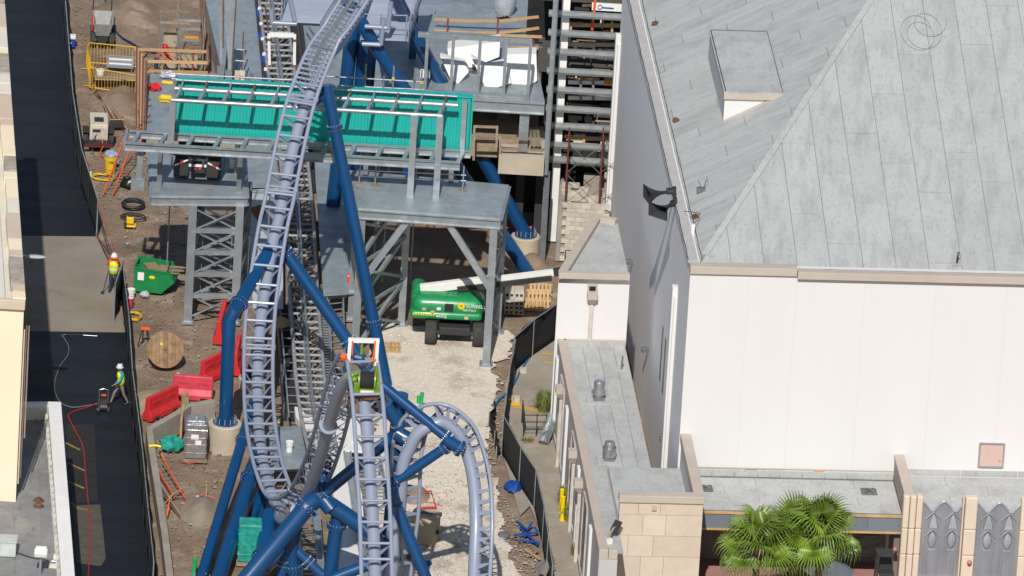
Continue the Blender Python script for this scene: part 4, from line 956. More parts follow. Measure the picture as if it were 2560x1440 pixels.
def track(name, label, pts, ups, spacing=.85, off=.72, sr=.235, rr=.08, rollers=None, flanges=(), base=None, fin=None, material=None):
    mt = material or m_track
    W = [gy(*p) if not isinstance(p,Vector) else p for p in pts]
    if isinstance(ups,tuple): ups = [V(ups)]*len(W)
    st = .22; n = 14
    cp_ = catmull(W,n); cu = catmull([V(u) for u in ups],n)
    # resample both with the same parameter
    L = [0]
    for i in range(1,len(cp_)): L.append(L[-1]+(cp_[i]-cp_[i-1]).length)
    N_ = int(L[-1]/st); C_, Uu = [], []; j = 0
    for k in range(N_+1):
        s = L[-1]*k/N_
        while j < len(L)-2 and L[j+1] < s: j += 1
        t = (s-L[j])/max(1e-6,L[j+1]-L[j]); C_.append(cp_[j].lerp(cp_[j+1],t)); Uu.append(cu[j].lerp(cu[j+1],t))
    Tn, Nn, Sn = [], [], []
    for k in range(N_+1):
        t = (C_[min(k+1,N_)]-C_[max(k-1,0)]).normalized(); u = Uu[k]-t*Uu[k].dot(t); u.normalize(); Tn.append(t); Nn.append(u); Sn.append(t.cross(u))
    b_ = base if base is not None else V((C_[-1].x,C_[-1].y,0))
    root = thing(name, label, 'coaster track', b_)
    for s in (-1,1): M().tube([C_[k]+Sn[k]*(s*GA/2) for k in range(N_+1)],rr,10).build('rail', mt, root, world=True, smooth=True)
    sp = M().tube([C_[k]-Nn[k]*off for k in range(N_+1)],sr,16).build('spine', mt, root, world=True, smooth=True)
    tm = None; rm = None; s = .3; step = L[-1]/N_
    tot = L[-1]
    while s < tot-.1:
        k = min(N_,int(s/step)); isr = rollers and rollers[0] <= s <= rollers[1]
        mx = Matrix((Sn[k],Tn[k],Nn[k])).transposed().to_4x4(); mx.translation = C_[k]-b_
        if isr:
            if rm is None: o = roller_mesh(off).build('roller_row', mt, root, smooth=True); rm = o.data
            else: o = inst('roller_row', rm, root)
            o.matrix_local = mx; s += .2
            if int(s*10)%3: continue
        else:
            if tm is None: o = tie_mesh(off).build('tie', mt, root); tm = o.data
            else: o = inst('tie', tm, root)
            o.matrix_local = mx; s += spacing*random.uniform(.96,1.04)
    if rollers:
        k0, k1 = int(rollers[0]/step), int(rollers[1]/step)
        for x in (-.32,-.1,.1,.32): M().tube([C_[k]+Sn[k]*x+Nn[k]*.045 for k in range(k0,k1+1)],.016,6).build('roller_rod', m_steeld, root, world=True)
    if fin:
        k0, k1 = int(fin[0]/step), min(N_,int(fin[1]/step))
        M().tube([C_[k]+Nn[k]*(.12) for k in range(k0,k1+1)],.05,6).build('brake_fin', m_alu, root, world=True)
        M().tube([C_[k]+Sn[k]*.1+Nn[k]*(.07) for k in range(k0,k1+1)],.035,6).build('brake_fin', m_steeld, root, world=True)
    for fs in flanges:
        k = min(N_-1,int(fs/step)); c = C_[k]-Nn[k]*off; t = Tn[k]
        M().cyl(c-t*.05,c+t*.05,sr*1.5,seg=18).build('flange', mt, root, world=True, smooth=True)
        for s_ in (-1,1): M().cyl(C_[k]+Sn[k]*(s_*GA/2)-t*.1,C_[k]+Sn[k]*(s_*GA/2)+t*.1,rr*1.35,seg=10).build('rail_joint', mt, root, world=True)
        for d in (-.09,.09): M().tube([C_[k]+t*d-Sn[k]*GA/2,C_[k]+t*d+Sn[k]*GA/2],.05,8).build('joint_bar', mt, root, world=True)
    return root, C_, Nn, Sn, Tn
T1 = [(905,-30,-7.2),(846,60,-8.4),(806,120,-9.1),(757,240,-10.7),(726,360,-12.3),(698,500,-14.2),(682,570,-15.2),(661,700,-17.0),(650,800,-18.6),(646,900,-20.4),(647,1000,-22.6),(653,1070,-24.4),(663,1130,-26.1),(678,1185,-27.7),(697,1230,-29.1),(722,1258,-30.5),(757,1240,-32.3),(790,1180,-34.6),(820,1095,-37.3),(845,1000,-39.7),(868,930,-41.5),(888,898,-42.5),(903,896,-43.4),(910,930,-44.2),(920,1010,-45.3),(930,1160,-47.1),(938,1300,-48.8),(942,1440,-50.6),(945,1570,-52.6)]
U1 = [V((0,0,1)) for _ in T1]
for i in range(15,22): U1[i] = V((.32,.2,1))
tr1, C1, N1, S1, D1 = track('coaster_track','periwinkle coaster track dropping from the top into a valley and over the winch hill',T1,U1,rollers=(0.,4.9),flanges=(5.7,9.9,17.2,31.0,40.2))
def at_v(Cs, v, lo=0, hi=None):
    return min(range(lo,hi or len(Cs)), key=lambda k: abs(px(Cs[k])[1]-v))
# stator strip along the roller section
kk = at_v(C1,175); M().tube([C1[k]+N1[k]*.09 for k in range(0,kk)],.05,6).build('stator_strip', m_steeld, tr1, world=True); M().tube([C1[k]+N1[k]*.1+S1[k]*.09 for k in range(0,kk)],.035,6).build('stator_strip', m_alu, tr1, world=True)
# right-hand hill track
T3 = [(968,1520,-36.5),(985,1380,-36.2),(999,1275,-36),(1007,1183,-36),(1030,1124,-35.9),(1066,1072,-35.8),(1106,1056,-35.7),(1142,1080,-35.7),(1166,1126,-35.8),(1184,1200,-36.2),(1190,1290,-36.8),(1188,1380,-37.6),(1184,1470,-38.6),(1180,1560,-39.8)]
U3 = [(.35,.93,.1),(.35,.93,.1),(.3,.93,.1),(.2,.92,.25),(0,.85,.5),(0,.7,.7),(.15,.5,.85),(.55,.35,.75),(.85,.2,.45),(1,.1,.15),(1,0,0),(1,0,0),(1,-.05,0),(1,-.05,0)]
T3w = [gy(*p) for p in T3]
# the listed points follow the spine; lift to the rail centre line
T3c = []
for i,(p,u) in enumerate(zip(T3w,U3)):
    t = (T3w[min(i+1,len(T3w)-1)]-T3w[max(i-1,0)]).normalized(); n = V(u)-t*V(u).dot(t); n.normalize(); T3c.append(p+n*.62)
tr3, C3, N3_, S3, D3 = track('coaster_track','periwinkle coaster track arching over a small hill beside the shell yard',T3c,U3,spacing=.52,off=.62,sr=.25,flanges=())
# launch track at ground level
TL = [gz(u,v,ZS+.15) for u,v in ((676,-40),(690,80),(706,200),(722,300),(735,400),(748,540),(757,700),(767,840),(777,960),(790,1050),(806,1120))]
tr2, C2, N2, S2_, D2 = track('launch_track','straight launch track with centre fin running under the teal wall',TL,(0,0,1),spacing=.72,off=.5,sr=.16,fin=(0,80),base=V((TL[-1].x,TL[-1].y,0)),material=mat('dusty_track',(.33,.335,.35),.5,var=.2,scale=3))
for k in range(0,len(C2),24):
    c = C2[k]; M().box((c.x,c.y,(c.z-.7)/2),(.5,.3,c.z-.7)).build('pedestal', m_concg, tr2, world=True)
for v0,v1 in ((20,95),(380,470)):
    for s in (-.34,0,.34):
        ks = [k for k in range(len(C2)) if v0 <= px(C2[k])[1] <= v1]; M().tube([C2[k]+S2_[k]*s+V((0,0,.05)) for k in ks],.035,6).build('stator_bar', m_rusty if s else m_char, tr2, world=True)
# ---------------------------------------------------------------- blue supports
m_bolt = mat('bolt_zinc',(.50,.52,.55),.4,metal=.5)
def flange(par, c, ax, r, n=16, material=None):
    c = V(c); ax = V(ax).normalized(); f = M().cyl(c-ax*.07,c+ax*.07,r*1.32,seg=20); f.cyl(c-ax*.012,c+ax*.012,r*1.36,seg=20)
    fo = f.build('flange', material or m_blue, par, world=True, smooth=True)
    x = ax.orthogonal().normalized(); y = ax.cross(x); b = M()
    for k in range(n):
        a = 2*PI*k/n; q = c+(x*math.cos(a)+y*math.sin(a))*r*1.17; b.tube([q-ax*.12,q+ax*.12],.02,5)
    stuff(b.build('bolt_ring', m_bolt, fo, world=True))
def leg(par, pts, r, fl=(), name='leg', material=None, fr=None):
    pts = [V(p) for p in pts]; M().tube(pts, r, 18).build(name, material or m_blue, par, world=True, smooth=True)
    tot = sum((pts[i+1]-pts[i]).length for i in range(len(pts)-1))
    for s in fl:
        d = s*tot; i = 0
        while d > (pts[i+1]-pts[i]).length and i < len(pts)-2: d -= (pts[i+1]-pts[i]).length; i += 1
        t = (pts[i+1]-pts[i]).normalized(); flange(par, pts[i]+t*d, t, fr or r)
def footing(par, g, r, h, fr=.3):
    M().lathe([(r,-.1),(r,h-.04),(r-.04,h),(.02,h+.001)],(g.x,g.y,0),26).build('concrete_pier', m_cast, par, world=True, smooth=True)
    M().lathe([(fr*1.7,h+.01),(fr*1.7,h+.06),(.02,h+.061)],(g.x,g.y,0),16).build('base_plate', m_blue, par, world=True)
    b = M()
    for k in range(12): a = 2*PI*k/12; b.tube([(g.x+fr*1.45*math.cos(a),g.y+fr*1.45*math.sin(a),h+.05),(g.x+fr*1.45*math.cos(a),g.y+fr*1.45*math.sin(a),h+.28)],.022,5)
    stuff(b.build('anchor_bolts', m_bolt, par, world=True))
KV = min(range(len(C1)), key=lambda k: C1[k].z if C1[k].y > -32 else 99)
def under(Cs, Ns, v, d=.9, lo=0): k = at_v(Cs,v,lo,KV); return Cs[k]-Ns[k]*d
# A-frame below the roller section
nd = under(C1,N1,245); f1 = thing('coaster_support','blue A-frame support with one long leg across the teal wall','track support', V((gz(965,962).x,gz(965,962).y,0)))
fr0 = gz(966,962); n2 = gy(815,212,nd.y+.5); leg(f1,[nd,n2-V((0,0,.4))],.16,name='stub'); leg(f1,[n2,fr0],.25,fl=(.14,.79))
fl0 = gz(632,962); leg(f1,[nd+V((0,.3,0)),fl0+V((0,0,.4))],.3,fl=(.5,)); footing(f1,fl0,.6,.35)
M().cyl(nd-V((0,0,.35)),nd+V((0,0,.45)),.3,seg=16).build('saddle', m_blue, f1, world=True)
# second A-frame
nd = under(C1,N1,578); gL = gz(560,1118); yy = nd.y
f2 = thing('coaster_support','blue A-frame support with an elbowed leg standing on a round concrete pier','track support', V((gL.x,gL.y,0)))
hP = hz(gL,1056)
el = gy(573,800,gL.y); leg(f2,[nd,el+V((.13,0,.25)),el,V((gL.x,gL.y,hP+.03))],.27,fl=(.42,)); footing(f2,gL,.68,hP,.3)
gR = gz(1012,1085); leg(f2,[nd+V((.2,0,0)),gR+V((0,0,.5))],.26,fl=(.06,.55)); footing(f2,gR,.55,.5)
# forward struts on the left
f3 = thing('coaster_support','pair of long blue raking struts left of the track valley','track support', gz(500,1480))
u1 = under(C1,N1,935,.9); b1 = gz(498,1475); leg(f3,[u1,b1+V((0,0,.3))],.215,fl=(.26,)); u2 = under(C1,N1,1075,.85); b2 = gz(536,1490); leg(f3,[u2,b2+V((0,0,.3))],.30,fl=(.22,))
footing(f3,b1,.5,.3); footing(f3,b2,.55,.3)
f4 = thing('coaster_support','dark blue shaded column below the track valley','track support', gz(622,1310))
u3 = under(C1,N1,1165,.85); g4 = gz(622,1322); leg(f4,[u3,V((g4.x,g4.y,.2))],.24); leg(f4,[u3+V((.1,-.3,0)),V((g4.x+.35,g4.y-.3,.2))],.12)
f5 = thing('coaster_support','blue column with a bolted flange under the lowest point of the track','track support', gz(645,1500))
u4 = under(C1,N1,1240,.7); g5 = gz(640,1500); leg(f5,[u4+V((-.35,0,-.1)),V((g5.x,g5.y,0))],.33,fl=(.5,)); leg(f5,[u4+V((.2,0,-.1)),gy(700,1390,u4.y-1.2),V((g5.x+.2,g5.y,1.2))],.2)
# hub frame under the winch hill
YH = -35.2
def H(u,v,dy=0): return gy(u,v,YH+dy)
f6 = thing('coaster_support','blue tubular hub frame with bolted flanges under the winch hill','track support', V((H(800,1245).x,YH-2,0)))
hub = H(797,1243); kx = at_v(C1,1150,at_v(C1,1250)); top = C1[kx]-N1[kx]*.75
leg(f6,[H(813,1172,.8),hub],.24,fl=(.03,),name='stub')
leg(f6,[H(776,1205,.3),H(830,1275,-.2)],.32,name='hub_tube')
leg(f6,[hub,H(984,1090,.3)],.24,fl=(.06,),name='brace')
leg(f6,[hub,H(772,1262),H(600,1468,-1.5)],.36,fl=(.14,),name='leg')
leg(f6,[hub,H(915,1322),H(972,1356)],.33,name='brace')
leg(f6,[H(848,1280,.2),H(842,1312,.2),H(818,1500,.2)],.29,fl=(.16,),name='leg')
leg(f6,[H(968,1345),H(976,1500)],.4,fl=(.35,),name='leg')
leg(f6,[H(835,1445,-.5),H(955,1398,-.3)],.24,name='brace')
f7 = thing('coaster_support','small blue branching support at the bottom of the picture','track support', V((H(735,1440).x,YH+.5,0)))
leg(f7,[H(738,1320,.4),H(728,1380,.5),H(742,1500,.5)],.3,fl=(.55,)); leg(f7,[H(728,1372,.45),H(710,1400,.4),H(695,1500,.3)],.19,fl=(.3,)); leg(f7,[H(738,1372,.5),H(760,1395,.4),H(820,1452,.2)],.2,fl=(.4,))
# column and struts that hold the right-hand hill
f8 = thing('coaster_support','blue column with three struts holding the right hand hill track','track support', V((H(990,1500).x,YH,0)))
leg(f8,[H(1003,985,.2),H(990,1095,.2),H(988,1180,.2),H(975,1330,.2)],.29,name='column')
leg(f8,[H(992,1082,-.1),H(1030,1105,-.3)],.3,fl=(.9,),name='stub')
node3 = H(1128,1110,-1.0)
leg(f8,[H(955,962,-.2),H(1122,1098,-.9)],.2,fl=(.97,),name='strut'); leg(f8,[H(968,1010,-.1),H(1000,1072,-.1)],.22,fl=(.9,),name='strut')
leg(f8,[H(985,1206,-.9),H(1118,1116,-1.0)],.2,fl=(.03,.96),name='strut')
leg(f8,[H(1112,1098,-1.0),H(1152,1122,-1.0)],.25,fl=(.95,),name='node_tube')
leg(f8,[H(980,1212,-.9),H(990,1262,-1.0),H(1075,1470,-1.6)],.23,name='leg'); leg(f8,[H(978,1200,-.9),H(984,1262,-.9)],.29,fl=(.1,.9),name='node_tube')
# inclined legs on the far right
f9 = thing('coaster_support','long inclined blue leg standing on the round pier beside the block wall','track support', V((gz(1312,632).x,gz(1312,632).y,0)))
gp = gz(1312,630); hp = hz(gp,588); leg(f9,[gy(975,-35,1.0),gy(1030,75,gp.y),V((gp.x,gp.y,hp))],.29); footing(f9,gp,.62,hp,.28)
f10 = thing('coaster_support','inclined blue leg passing behind the right platform','track support', V((gz(1335,705).x,gz(1335,705).y,0)))
gq = gz(1334,702); leg(f10,[gy(868,0,gq.y),gy(935,110,gq.y),V((gq.x,gq.y,0))],.28)
for i,(u,v) in enumerate(((1212,400),(1000,380))):
    pass
# shaded columns behind the roller section
f11 = thing('coaster_support','dark blue column in the shade behind the roller section','track support', V((gz(880,588).x,gz(880,588).y,0)))
g11 = gz(878,588); leg(f11,[V((g11.x,g11.y,0)),V((g11.x+.3,g11.y,hz(g11,20)))],.42); leg(f11,[V((g11.x-.9,g11.y,0)),V((g11.x-.4,g11.y,hz(g11,60)))],.3)
# ---------------------------------------------------------------- white frame and winch on the hill
kc = at_v(C1,899,at_v(C1,1250)-0); kc = min(range(at_v(C1,1250),len(C1)), key=lambda k:-C1[k].z)
yc = C1[kc].y
wf = thing('lifting_frame','white portal frame strapped over the hill crest above the winch','lifting frame', V((C1[kc].x,yc,C1[kc].z)))
def wp(u,v): return gy(u,v,yc-.2)
for a,b in (((876,846),(870,920)),((944,848),(940,922))): M().bar(wp(*a),wp(*b),.13,.13,(0,1,0)).build('post', m_wht, wf, world=True)
M().bar(wp(871,850),wp(949,852),.14,.16).build('crossbeam', m_wht, wf, world=True)
for a,b in (((882,850),(880,885)),((938,850),(934,895)),((873,900),(864,890))): M().bar(wp(*a)-V((0,.1,0)),wp(*b)-V((0,.1,0)),.06,.02).build('strap', m_orange, wf, world=True)
M().ell(wp(860,892),(.14,.1,.14),8,6).build('strap_bundle', m_orange, wf, world=True, jit=.03); M().ell(wp(936,897),(.12,.1,.12),8,6).build('strap_bundle', mat('orange_strap',(.75,.25,.05),.7), wf, world=True, jit=.03)
M().cyl(wp(905,862),wp(904,885),.05,.07,8).build('sheave', m_winch, wf, world=True)
wn = thing('winch','olive green winch with a wide black drum on the track','winch', gy(915,985,yc-.9))
def wq(u,v,dy=0): return gy(u,v,yc-.9+dy)
M().cyl(wq(899,951),wq(936,953),.36,seg=28).build('drum', mat('black_rope',(.018,.016,.015),.8,bump=.6,bscale=60,stretch=(1,.01,.01)), wn, world=True, smooth=True)
for u in (898,938): c = wq(u,952); M().cyl(c-V((.03,0,0)),c+V((.03,0,0)),.42,seg=24).build('drum_flange', m_winch, wn, world=True, smooth=True)
for u,w in ((890,.16),(947,.2)):
    c = wq(u,965); M().box((c.x,c.y,c.z-.08),(w,.5,.62)).build('side_frame', m_winch, wn, world=True, bevel=.03)
for u,v,r_ in ((882,938,.12),(886,948,.14),(879,945,.08),(890,934,.1)): M().ell(wq(u,v,-.1),(r_,r_,r_),10,7).build('gear_motor', m_winch, wn, world=True, smooth=True)
M().bar(wq(864,943,-.1),wq(884,944,-.1),.06).build('lever', m_winch, wn, world=True); M().bar(wq(866,945,-.1),wq(865,955,-.1),.07).build('lever_grip', m_rusty, wn, world=True)
c = wq(918,978,-.3); M().box((c.x,c.y,c.z),(.95,.12,.2)).build('base_beam', m_winch, wn, world=True); M().box((c.x,c.y-.07,c.z),(.5,.02,.1)).build('name_plate', m_wht, wn, world=True)
c = wq(917,991,-.3); M().box((c.x,c.y,c.z),(1.5,.3,.14)).build('cradle', m_rusty, wn, world=True)
for u in (880,955): c = wq(u,998,-.3); M().box((c.x,c.y,c.z),(.3,.3,.3)).build('clamp', mat('dark_rust',(.10,.05,.03),.8,scale=5), wn, world=True)
M().bar(wq(940,915),wq(948,985,-.2),.12,.1).build('guard', m_winch, wn, world=True)
for u,v in ((899,990),(960,1005),(890,1005)): M().bar(wq(u,v,-.4),wq(u+4,v+12,-.4),.06,.02).build('strap', m_orange, wn, world=True)
# second white frame over the launch track
yl = gz(702,175,ZS).y
w2 = thing('lifting_frame','white portal frame with rusty clamps over the launch track','lifting frame', V((gz(702,175,ZS).x,gz(702,175,ZS).y,ZS)))
for a,b in (((672,84),(674,165)),((737,86),(736,165))): M().bar(gy(*a,yl),gy(*b,yl),.12).build('post', m_wht, w2, world=True); M().box(gy(b[0],b[1],yl),(.25,.2,.14)).build('clamp', m_rusty, w2, world=True); M().box(gy(a[0],a[1]+14,yl-.03),(.16,.16,.08)).build('clamp', m_rusty, w2, world=True)
M().bar(gy(674,86,yl),gy(735,88,yl),.13,.18).build('crossbeam', m_wht, w2, world=True)
# ---------------------------------------------------------------- gratings beside the launch track
def grating(name, label, L0, R0, L1, R1, z, n, material=m_steel, tray=True, h=.5):
    a, b, c, d = gz(*L0,z), gz(*R0,z), gz(*L1,z), gz(*R1,z)
    t = thing(name, label, 'walkway', V(((a.x+b.x)/2,(a.y+b.y)/2,0)))
    for p, q in ((a,c),(b,d)): M().bar(p,q,.06,.14).build('stringer', material, t, world=True)
    m_sl = None
    for k in range(n):
        s = (k+.5)/n; p, q = a.lerp(c,s), b.lerp(d,s); M().bar(p,q,.09 if tray else .05,.03).build('slat', material, t, world=True)
    for s in (.03,.5,.97):
        for p,q in ((a,c),(b,d)): r_ = p.lerp(q,s); M().box((r_.x,r_.y,(z-.07)/2),(.08,.08,z-.07)).build('post', m_steeld, t, world=True)
    return t
grating('grating_walkway','narrow slatted walkway right of the launch track beside the long strut',(806,1130),(840,1128),(795,745),(818,745),1.1,56)
grating('grating_walkway','outer slatted walkway right of the launch track with stair rungs',(836,1010),(866,1008),(822,752),(858,748),1.0,16,tray=False)
grating('grating_walkway','slatted walkway left of the launch track above the black trough',(722,1040),(752,1042),(700,775),(722,775),.9,13,tray=False)
tr_ = thing('cable_trough','black cable trough left of the launch track','trough', V((gz(735,1040).x,gz(735,1040).y,0)))
M().prism([gz(u,v) for u,v in ((712,1050),(756,1052),(735,770),(690,770))],(0,0,.15)).build('floor', m_char, tr_, world=True)
for L_,R_ in (((708,1050),(690,770)),((758,1052),(738,770))): a,b = gz(*L_),gz(*R_); M().bar(a+V((0,0,.35)),b+V((0,0,.35)),.06,.6).build('side', m_steeld, tr_, world=True)
grating('grating_walkway','long slatted walkway in front of the valley with closely set slats',(802,1500),(816,1500),(782,1265),(797,1265),1.0,60)
grating('grating_walkway','slatted ladder bridge between the blue supports below the valley',(756,1480),(806,1480),(748,1290),(792,1288),.9,15,tray=False)
grating('grating_walkway','slatted walkway behind the winch hill right of the white sheet',(916,1490),(930,1490),(860,1130),(876,1130),1.1,70)
grating('grating_walkway','slatted frame behind the right drop track',(878,1260),(975,1265),(872,1140),(950,1140),.8,14,tray=False)
pb = thing('service_platform','small grey service platform with a white bucket under the valley','platform', V((gz(720,1160).x,gz(720,1160).y,0)))
deck_panels(pb, uw(678,1172,1.2),uw(772,1168,1.2),uw(752,1066,1.2),uw(672,1066,1.2), 6)
for u,v in ((682,1170),(768,1166),(680,1075),(748,1075)): p = uw(u,v,0); p = gz(*px(uw(u,v,1.2)),1.2); M().box((p.x,p.y,.56),(.12,.12,1.12)).build('post', m_steel, pb, world=True)
M().ibeam(uw(678,1173,1.02),uw(772,1169,1.02),.1,.22).build('edge_beam', m_steel, pb, world=True)
# white sheet and foam pieces beside the launch track
ws = M(); A = [gz(u,v,.9) for u,v in ((838,1120),(872,1120),(905,1240),(922,1480),(845,1480),(838,1290),(826,1180))]
tag(ws.prism(A,(0,0,.07)).build('white_sheet', m_foam),'long white sheet covering the trough between the blue supports','sheet')
M_ = M()
slab_piece('foam_piece','thick white foam wedge beside the service platform',((735,1035),(748,1038),(800,1090),(805,1118),(790,1122),(738,1060)),1.0,.35)
slab_piece('foam_piece','broad white foam board behind the rising track',((770,1052),(870,1050),(880,1110),(830,1150),(800,1100)),.9,.2)
slab_piece('foam_piece','layered cream foam offcut behind the drop track',((868,1060),(905,1062),(918,1110),(900,1125),(860,1095)),.9,.3)
slab_piece('foam_piece','white foam board lying on the slatted frame behind the drop track',((860,1098),(905,1120),(910,1135),(868,1132)),.9,.12)
# ---------------------------------------------------------------- service platform at the top
ZB = 10.4
sp = thing('roller_platform','pale blue service platform beside the roller section at the top','platform', gz(960,640))
deck_panels(sp, uw(900,96,ZB),uw(1018,100,ZB),uw(1068,-60,ZB),uw(952,-60,ZB), 9, material=mat('pale_blue_plank',(.40,.45,.53),.5,var=.08,rnd=.05))
deck_panels(sp, uw(702,52,ZB),uw(800,56,ZB),uw(872,-60,ZB),uw(735,-60,ZB), 7, material=mat('pale_blue_plank',(.40,.45,.53),.5))
for a,b in (((900,98),(1018,102)),((1018,102),(1068,-58)),((702,54),(800,58)),((702,54),(735,-58))): M().bar(uw(*a,ZB-.15),uw(*b,ZB-.15),.1,.22).build('edge_beam', m_track, sp, world=True)
for k in range(15):
    s = k/14; p = uw(1018,100,ZB).lerp(uw(1068,-60,ZB),s); M().bar(p+V((.03,0,-.1)),p+V((.03,0,1.05)),.035).build('fin', m_track, sp, world=True)
for (a,b) in (((905,110),(952,112)),((952,112),(960,45)),((912,66),(970,70)),((970,70),(978,5)),((680,57),(742,60)),((680,57),(678,25)),((737,52),(726,0)) ):
    M().tube([gy(*a,uw(900,100,ZB).y-.2),gy(*b,uw(900,100,ZB).y-.2)],.1,10).build('frame_tube', m_track, sp, world=True, smooth=True)
for u,v in ((904,96),(950,98),(1014,100)): p = uw(u,v,ZB); M().tube([p,p+V((0,0,1.1))],.035,8).build('rail_post', m_track, sp, world=True)
for z in (.55,1.08): M().tube([uw(904,96,ZB)+V((0,0,z)),uw(1014,100,ZB)+V((0,0,z))],.028,8).build('guard_rail', m_track, sp, world=True)
for k in range(7): p = uw(702,52,ZB).lerp(uw(735,-58,ZB),k/6); M().tube([p,p+V((0,0,1.1))],.028,6).build('rail_post', m_track, sp, world=True)
M().tube([uw(702,52,ZB)+V((0,0,1.08)),uw(735,-58,ZB)+V((0,0,1.08))],.028,8).build('guard_rail', m_track, sp, world=True)
for u,v in ((930,-20),(1040,-20)): p = uw(u,v,ZB); M().box((p.x,p.y,ZB/2-.2),(.3,.3,ZB-.4)).build('column', m_blue, sp, world=True)
# charcoal sheet paints the shade under the launch track; clutter beside it
tn = struct(M().prism([gz(u,v,.02) for u,v in ((706,480),(800,480),(756,-40),(625,-40))],(0,0,.05)).build('track_shade_sheet', m_char),'charcoal sheet painting the shade under the launch track')
ct_ = thing('dark_gap_strips','black strips with white clips standing in for dark gaps along the launch track','dark strip',gz(660,230))  # black strips added to paint the dark gaps either side of the track
for k in range(14):
    a = gz(640+1.9*k,-30+k*19,ZS+.1); b = gz(641.9+1.9*k,-12+k*19,ZS+.1); M().bar(a,b,.22,.16).build('gap_strip', m_char if k%3 else m_bluep, ct_, world=True)
    if k%2: M().box(a+V((.05,0,.12)),(.14,.2,.08)).build('clip', m_wht, ct_, world=True)
for k in range(9):
    a = gz(742+3.2*k,-20+k*26,ZS+.15); b = gz(745+3.2*k,4+k*26,ZS+.15); M().bar(a,b,.16,.2).build('gap_strip', m_char, ct_, world=True)
ck = thing('deck_clutter','braces and pipe offcuts lying on the deck behind the teal wall','pipes',gz(640,330)*V((1,1,0)) if False else gz(650,330))
for a,b in (((618,190),(650,205)),((625,178),(640,196)),((455,200),(560,215)),((790,90),(770,60)),((765,75),(780,100)),((600,212),(720,222)),((430,196),(520,204))): M().tube([gz(*a,ZS+.25),gz(*b,ZS+.25)],.03,6).build('pipe', m_steel, ck, world=True)
gr2 = thing('pipe_scaffold','long pipe guard rail behind the left half of the teal wall','scaffold',V((gy(560,220,-3.2).x,-3.2,0)))
for v0,v1 in ((184,200),(196,212)): M().tube([gy(430,v0,-3.2),gy(735,v1,-3.2)],.03,8).build('ledger', m_steel, gr2, world=True)
for u in (440,520,600,690): a = gy(u,182+(u-440)*.05,-3.2); M().tube([(a.x,-3.2,ZS),(a.x,-3.2,a.z)],.03,8).build('standard', m_steel, gr2, world=True)
# ================================================================ LEFT BUILDINGS
ZH = 4.4
A = gz(-30,1005,ZH); Bk = gz(150,1005,ZH); Fr = gz(188,1480,ZH); Fl = gz(-30,1480,ZH)
hb = thing('flat_roof_building','low building with stained grey flat roof and white parapet','building', V((Bk.x,Bk.y,0)))
M().prism([V((p.x,p.y,0)) for p in (A,Bk,Fr,Fl)],(0,0,ZH-.75)).build('wall', m_white, hb, world=True)
m_tar = mat('tar_roof',(.26,.26,.26),.85,var=.15,scale=1.2,bump=.2,bscale=14,rnd=.08); streak(m_tar,(.36,.32,.25),.6,.7,.5,.7,seed=13); streak(m_tar,(.07,.07,.07),1.5,.8,.58,.68,stretch=(2.2,.5,1),seed=17)
rfb = M().prism([V((p.x,p.y,ZH-.75)) for p in (A,Bk,Fr,Fl)],(0,0,.1)).build('roof', m_bit, hb, world=True)
for i in range(8):
    for j in range(3):
        s0, s1 = i/8, (i+1)/8; e0, e1 = j/3, (j+1)/3
        f = lambda e,s: (A.lerp(Bk,e)).lerp(Fl.lerp(Fr,e),s)
        q = [f(e0,s0),f(e1,s0),f(e1,s1),f(e0,s1)]; c = sum(q,V())/4
        M().prism([V((p.x+(c.x-p.x)*.012,p.y+(c.y-p.y)*.006,ZH-.649)) for p in q],(0,0,.012)).build('roof_sheet', m_tar, rfb, world=True)
def wallrun(par, a, b, w, z0, z1, material, name='parapet'):
    a, b = V((a.x,a.y,z0)), V((b.x,b.y,z0)); d = (b-a).normalized(); n = V((-d.y,d.x,0))*w
    M().prism([a,b,b+n,a+n],(0,0,z1-z0)).build(name, material, par, world=True, bevel=.02)
wallrun(hb, Fr, Bk, .48, ZH-.74, ZH-.1, m_cream2); wallrun(hb, Fr+V((.04,0,0)), Bk+V((.04,.04,0)), .52, ZH-.098, ZH, m_wht, 'coping')
wallrun(hb, Bk-V((.5,0,0)), A, .4, ZH-.74, ZH-.1, m_cream2); wallrun(hb, Bk-V((.5,0,0)), A, .42, ZH-.099, ZH-.002, m_wht, 'coping')
d_ = (Fr-Bk).normalized(); nw = V((d_.y,-d_.x,0))
for k in range(30):
    p = Bk+d_*(.7+k*.66)+nw*(-.50 if nw.x > 0 else .50); M().cyl((p.x-.08,p.y,ZH-.5),(p.x+.03,p.y,ZH-.5),.3,.27,10).build('scallop_flashing', mat('flashing_grey',(.50,.50,.48),.7,rnd=.1), hb, world=True)
# tall cream building behind it
yF = gz(30,1255,ZH-.65).y; xR = gy(50,1000,yF).x; zTop = gy(50,748,yF).z
cbd = thing('cream_building','tall cream building along the left picture edge','building', V((xR,yF,0)))
ang = math.atan2((gz(5,70,zTop)-gz(52,745,zTop)).x, (gz(5,70,zTop)-gz(52,745,zTop)).y)
Lb = 33.; ex_ = V((math.sin(ang),math.cos(ang),0)); q0 = V((xR,yF,0)); qb = q0+ex_*Lb
M().prism([q0,qb,qb-V((9,0,0)),q0-V((9,0,0))],(0,0,zTop-.5)).build('wall', m_cream, cbd, world=True)
M().prism([q+V((0,0,zTop-.499)) for q in (q0,qb,qb-V((9,0,0)),q0-V((9,0,0)))],(0,0,.2)).build('roof', m_cream2, cbd, world=True)
M().box((xR-4.5,yF-.04,zTop-.2),(9.1,.25,.4)).build('cornice', m_tan, cbd, world=True, bevel=.03)
sq = 0.; k = 0
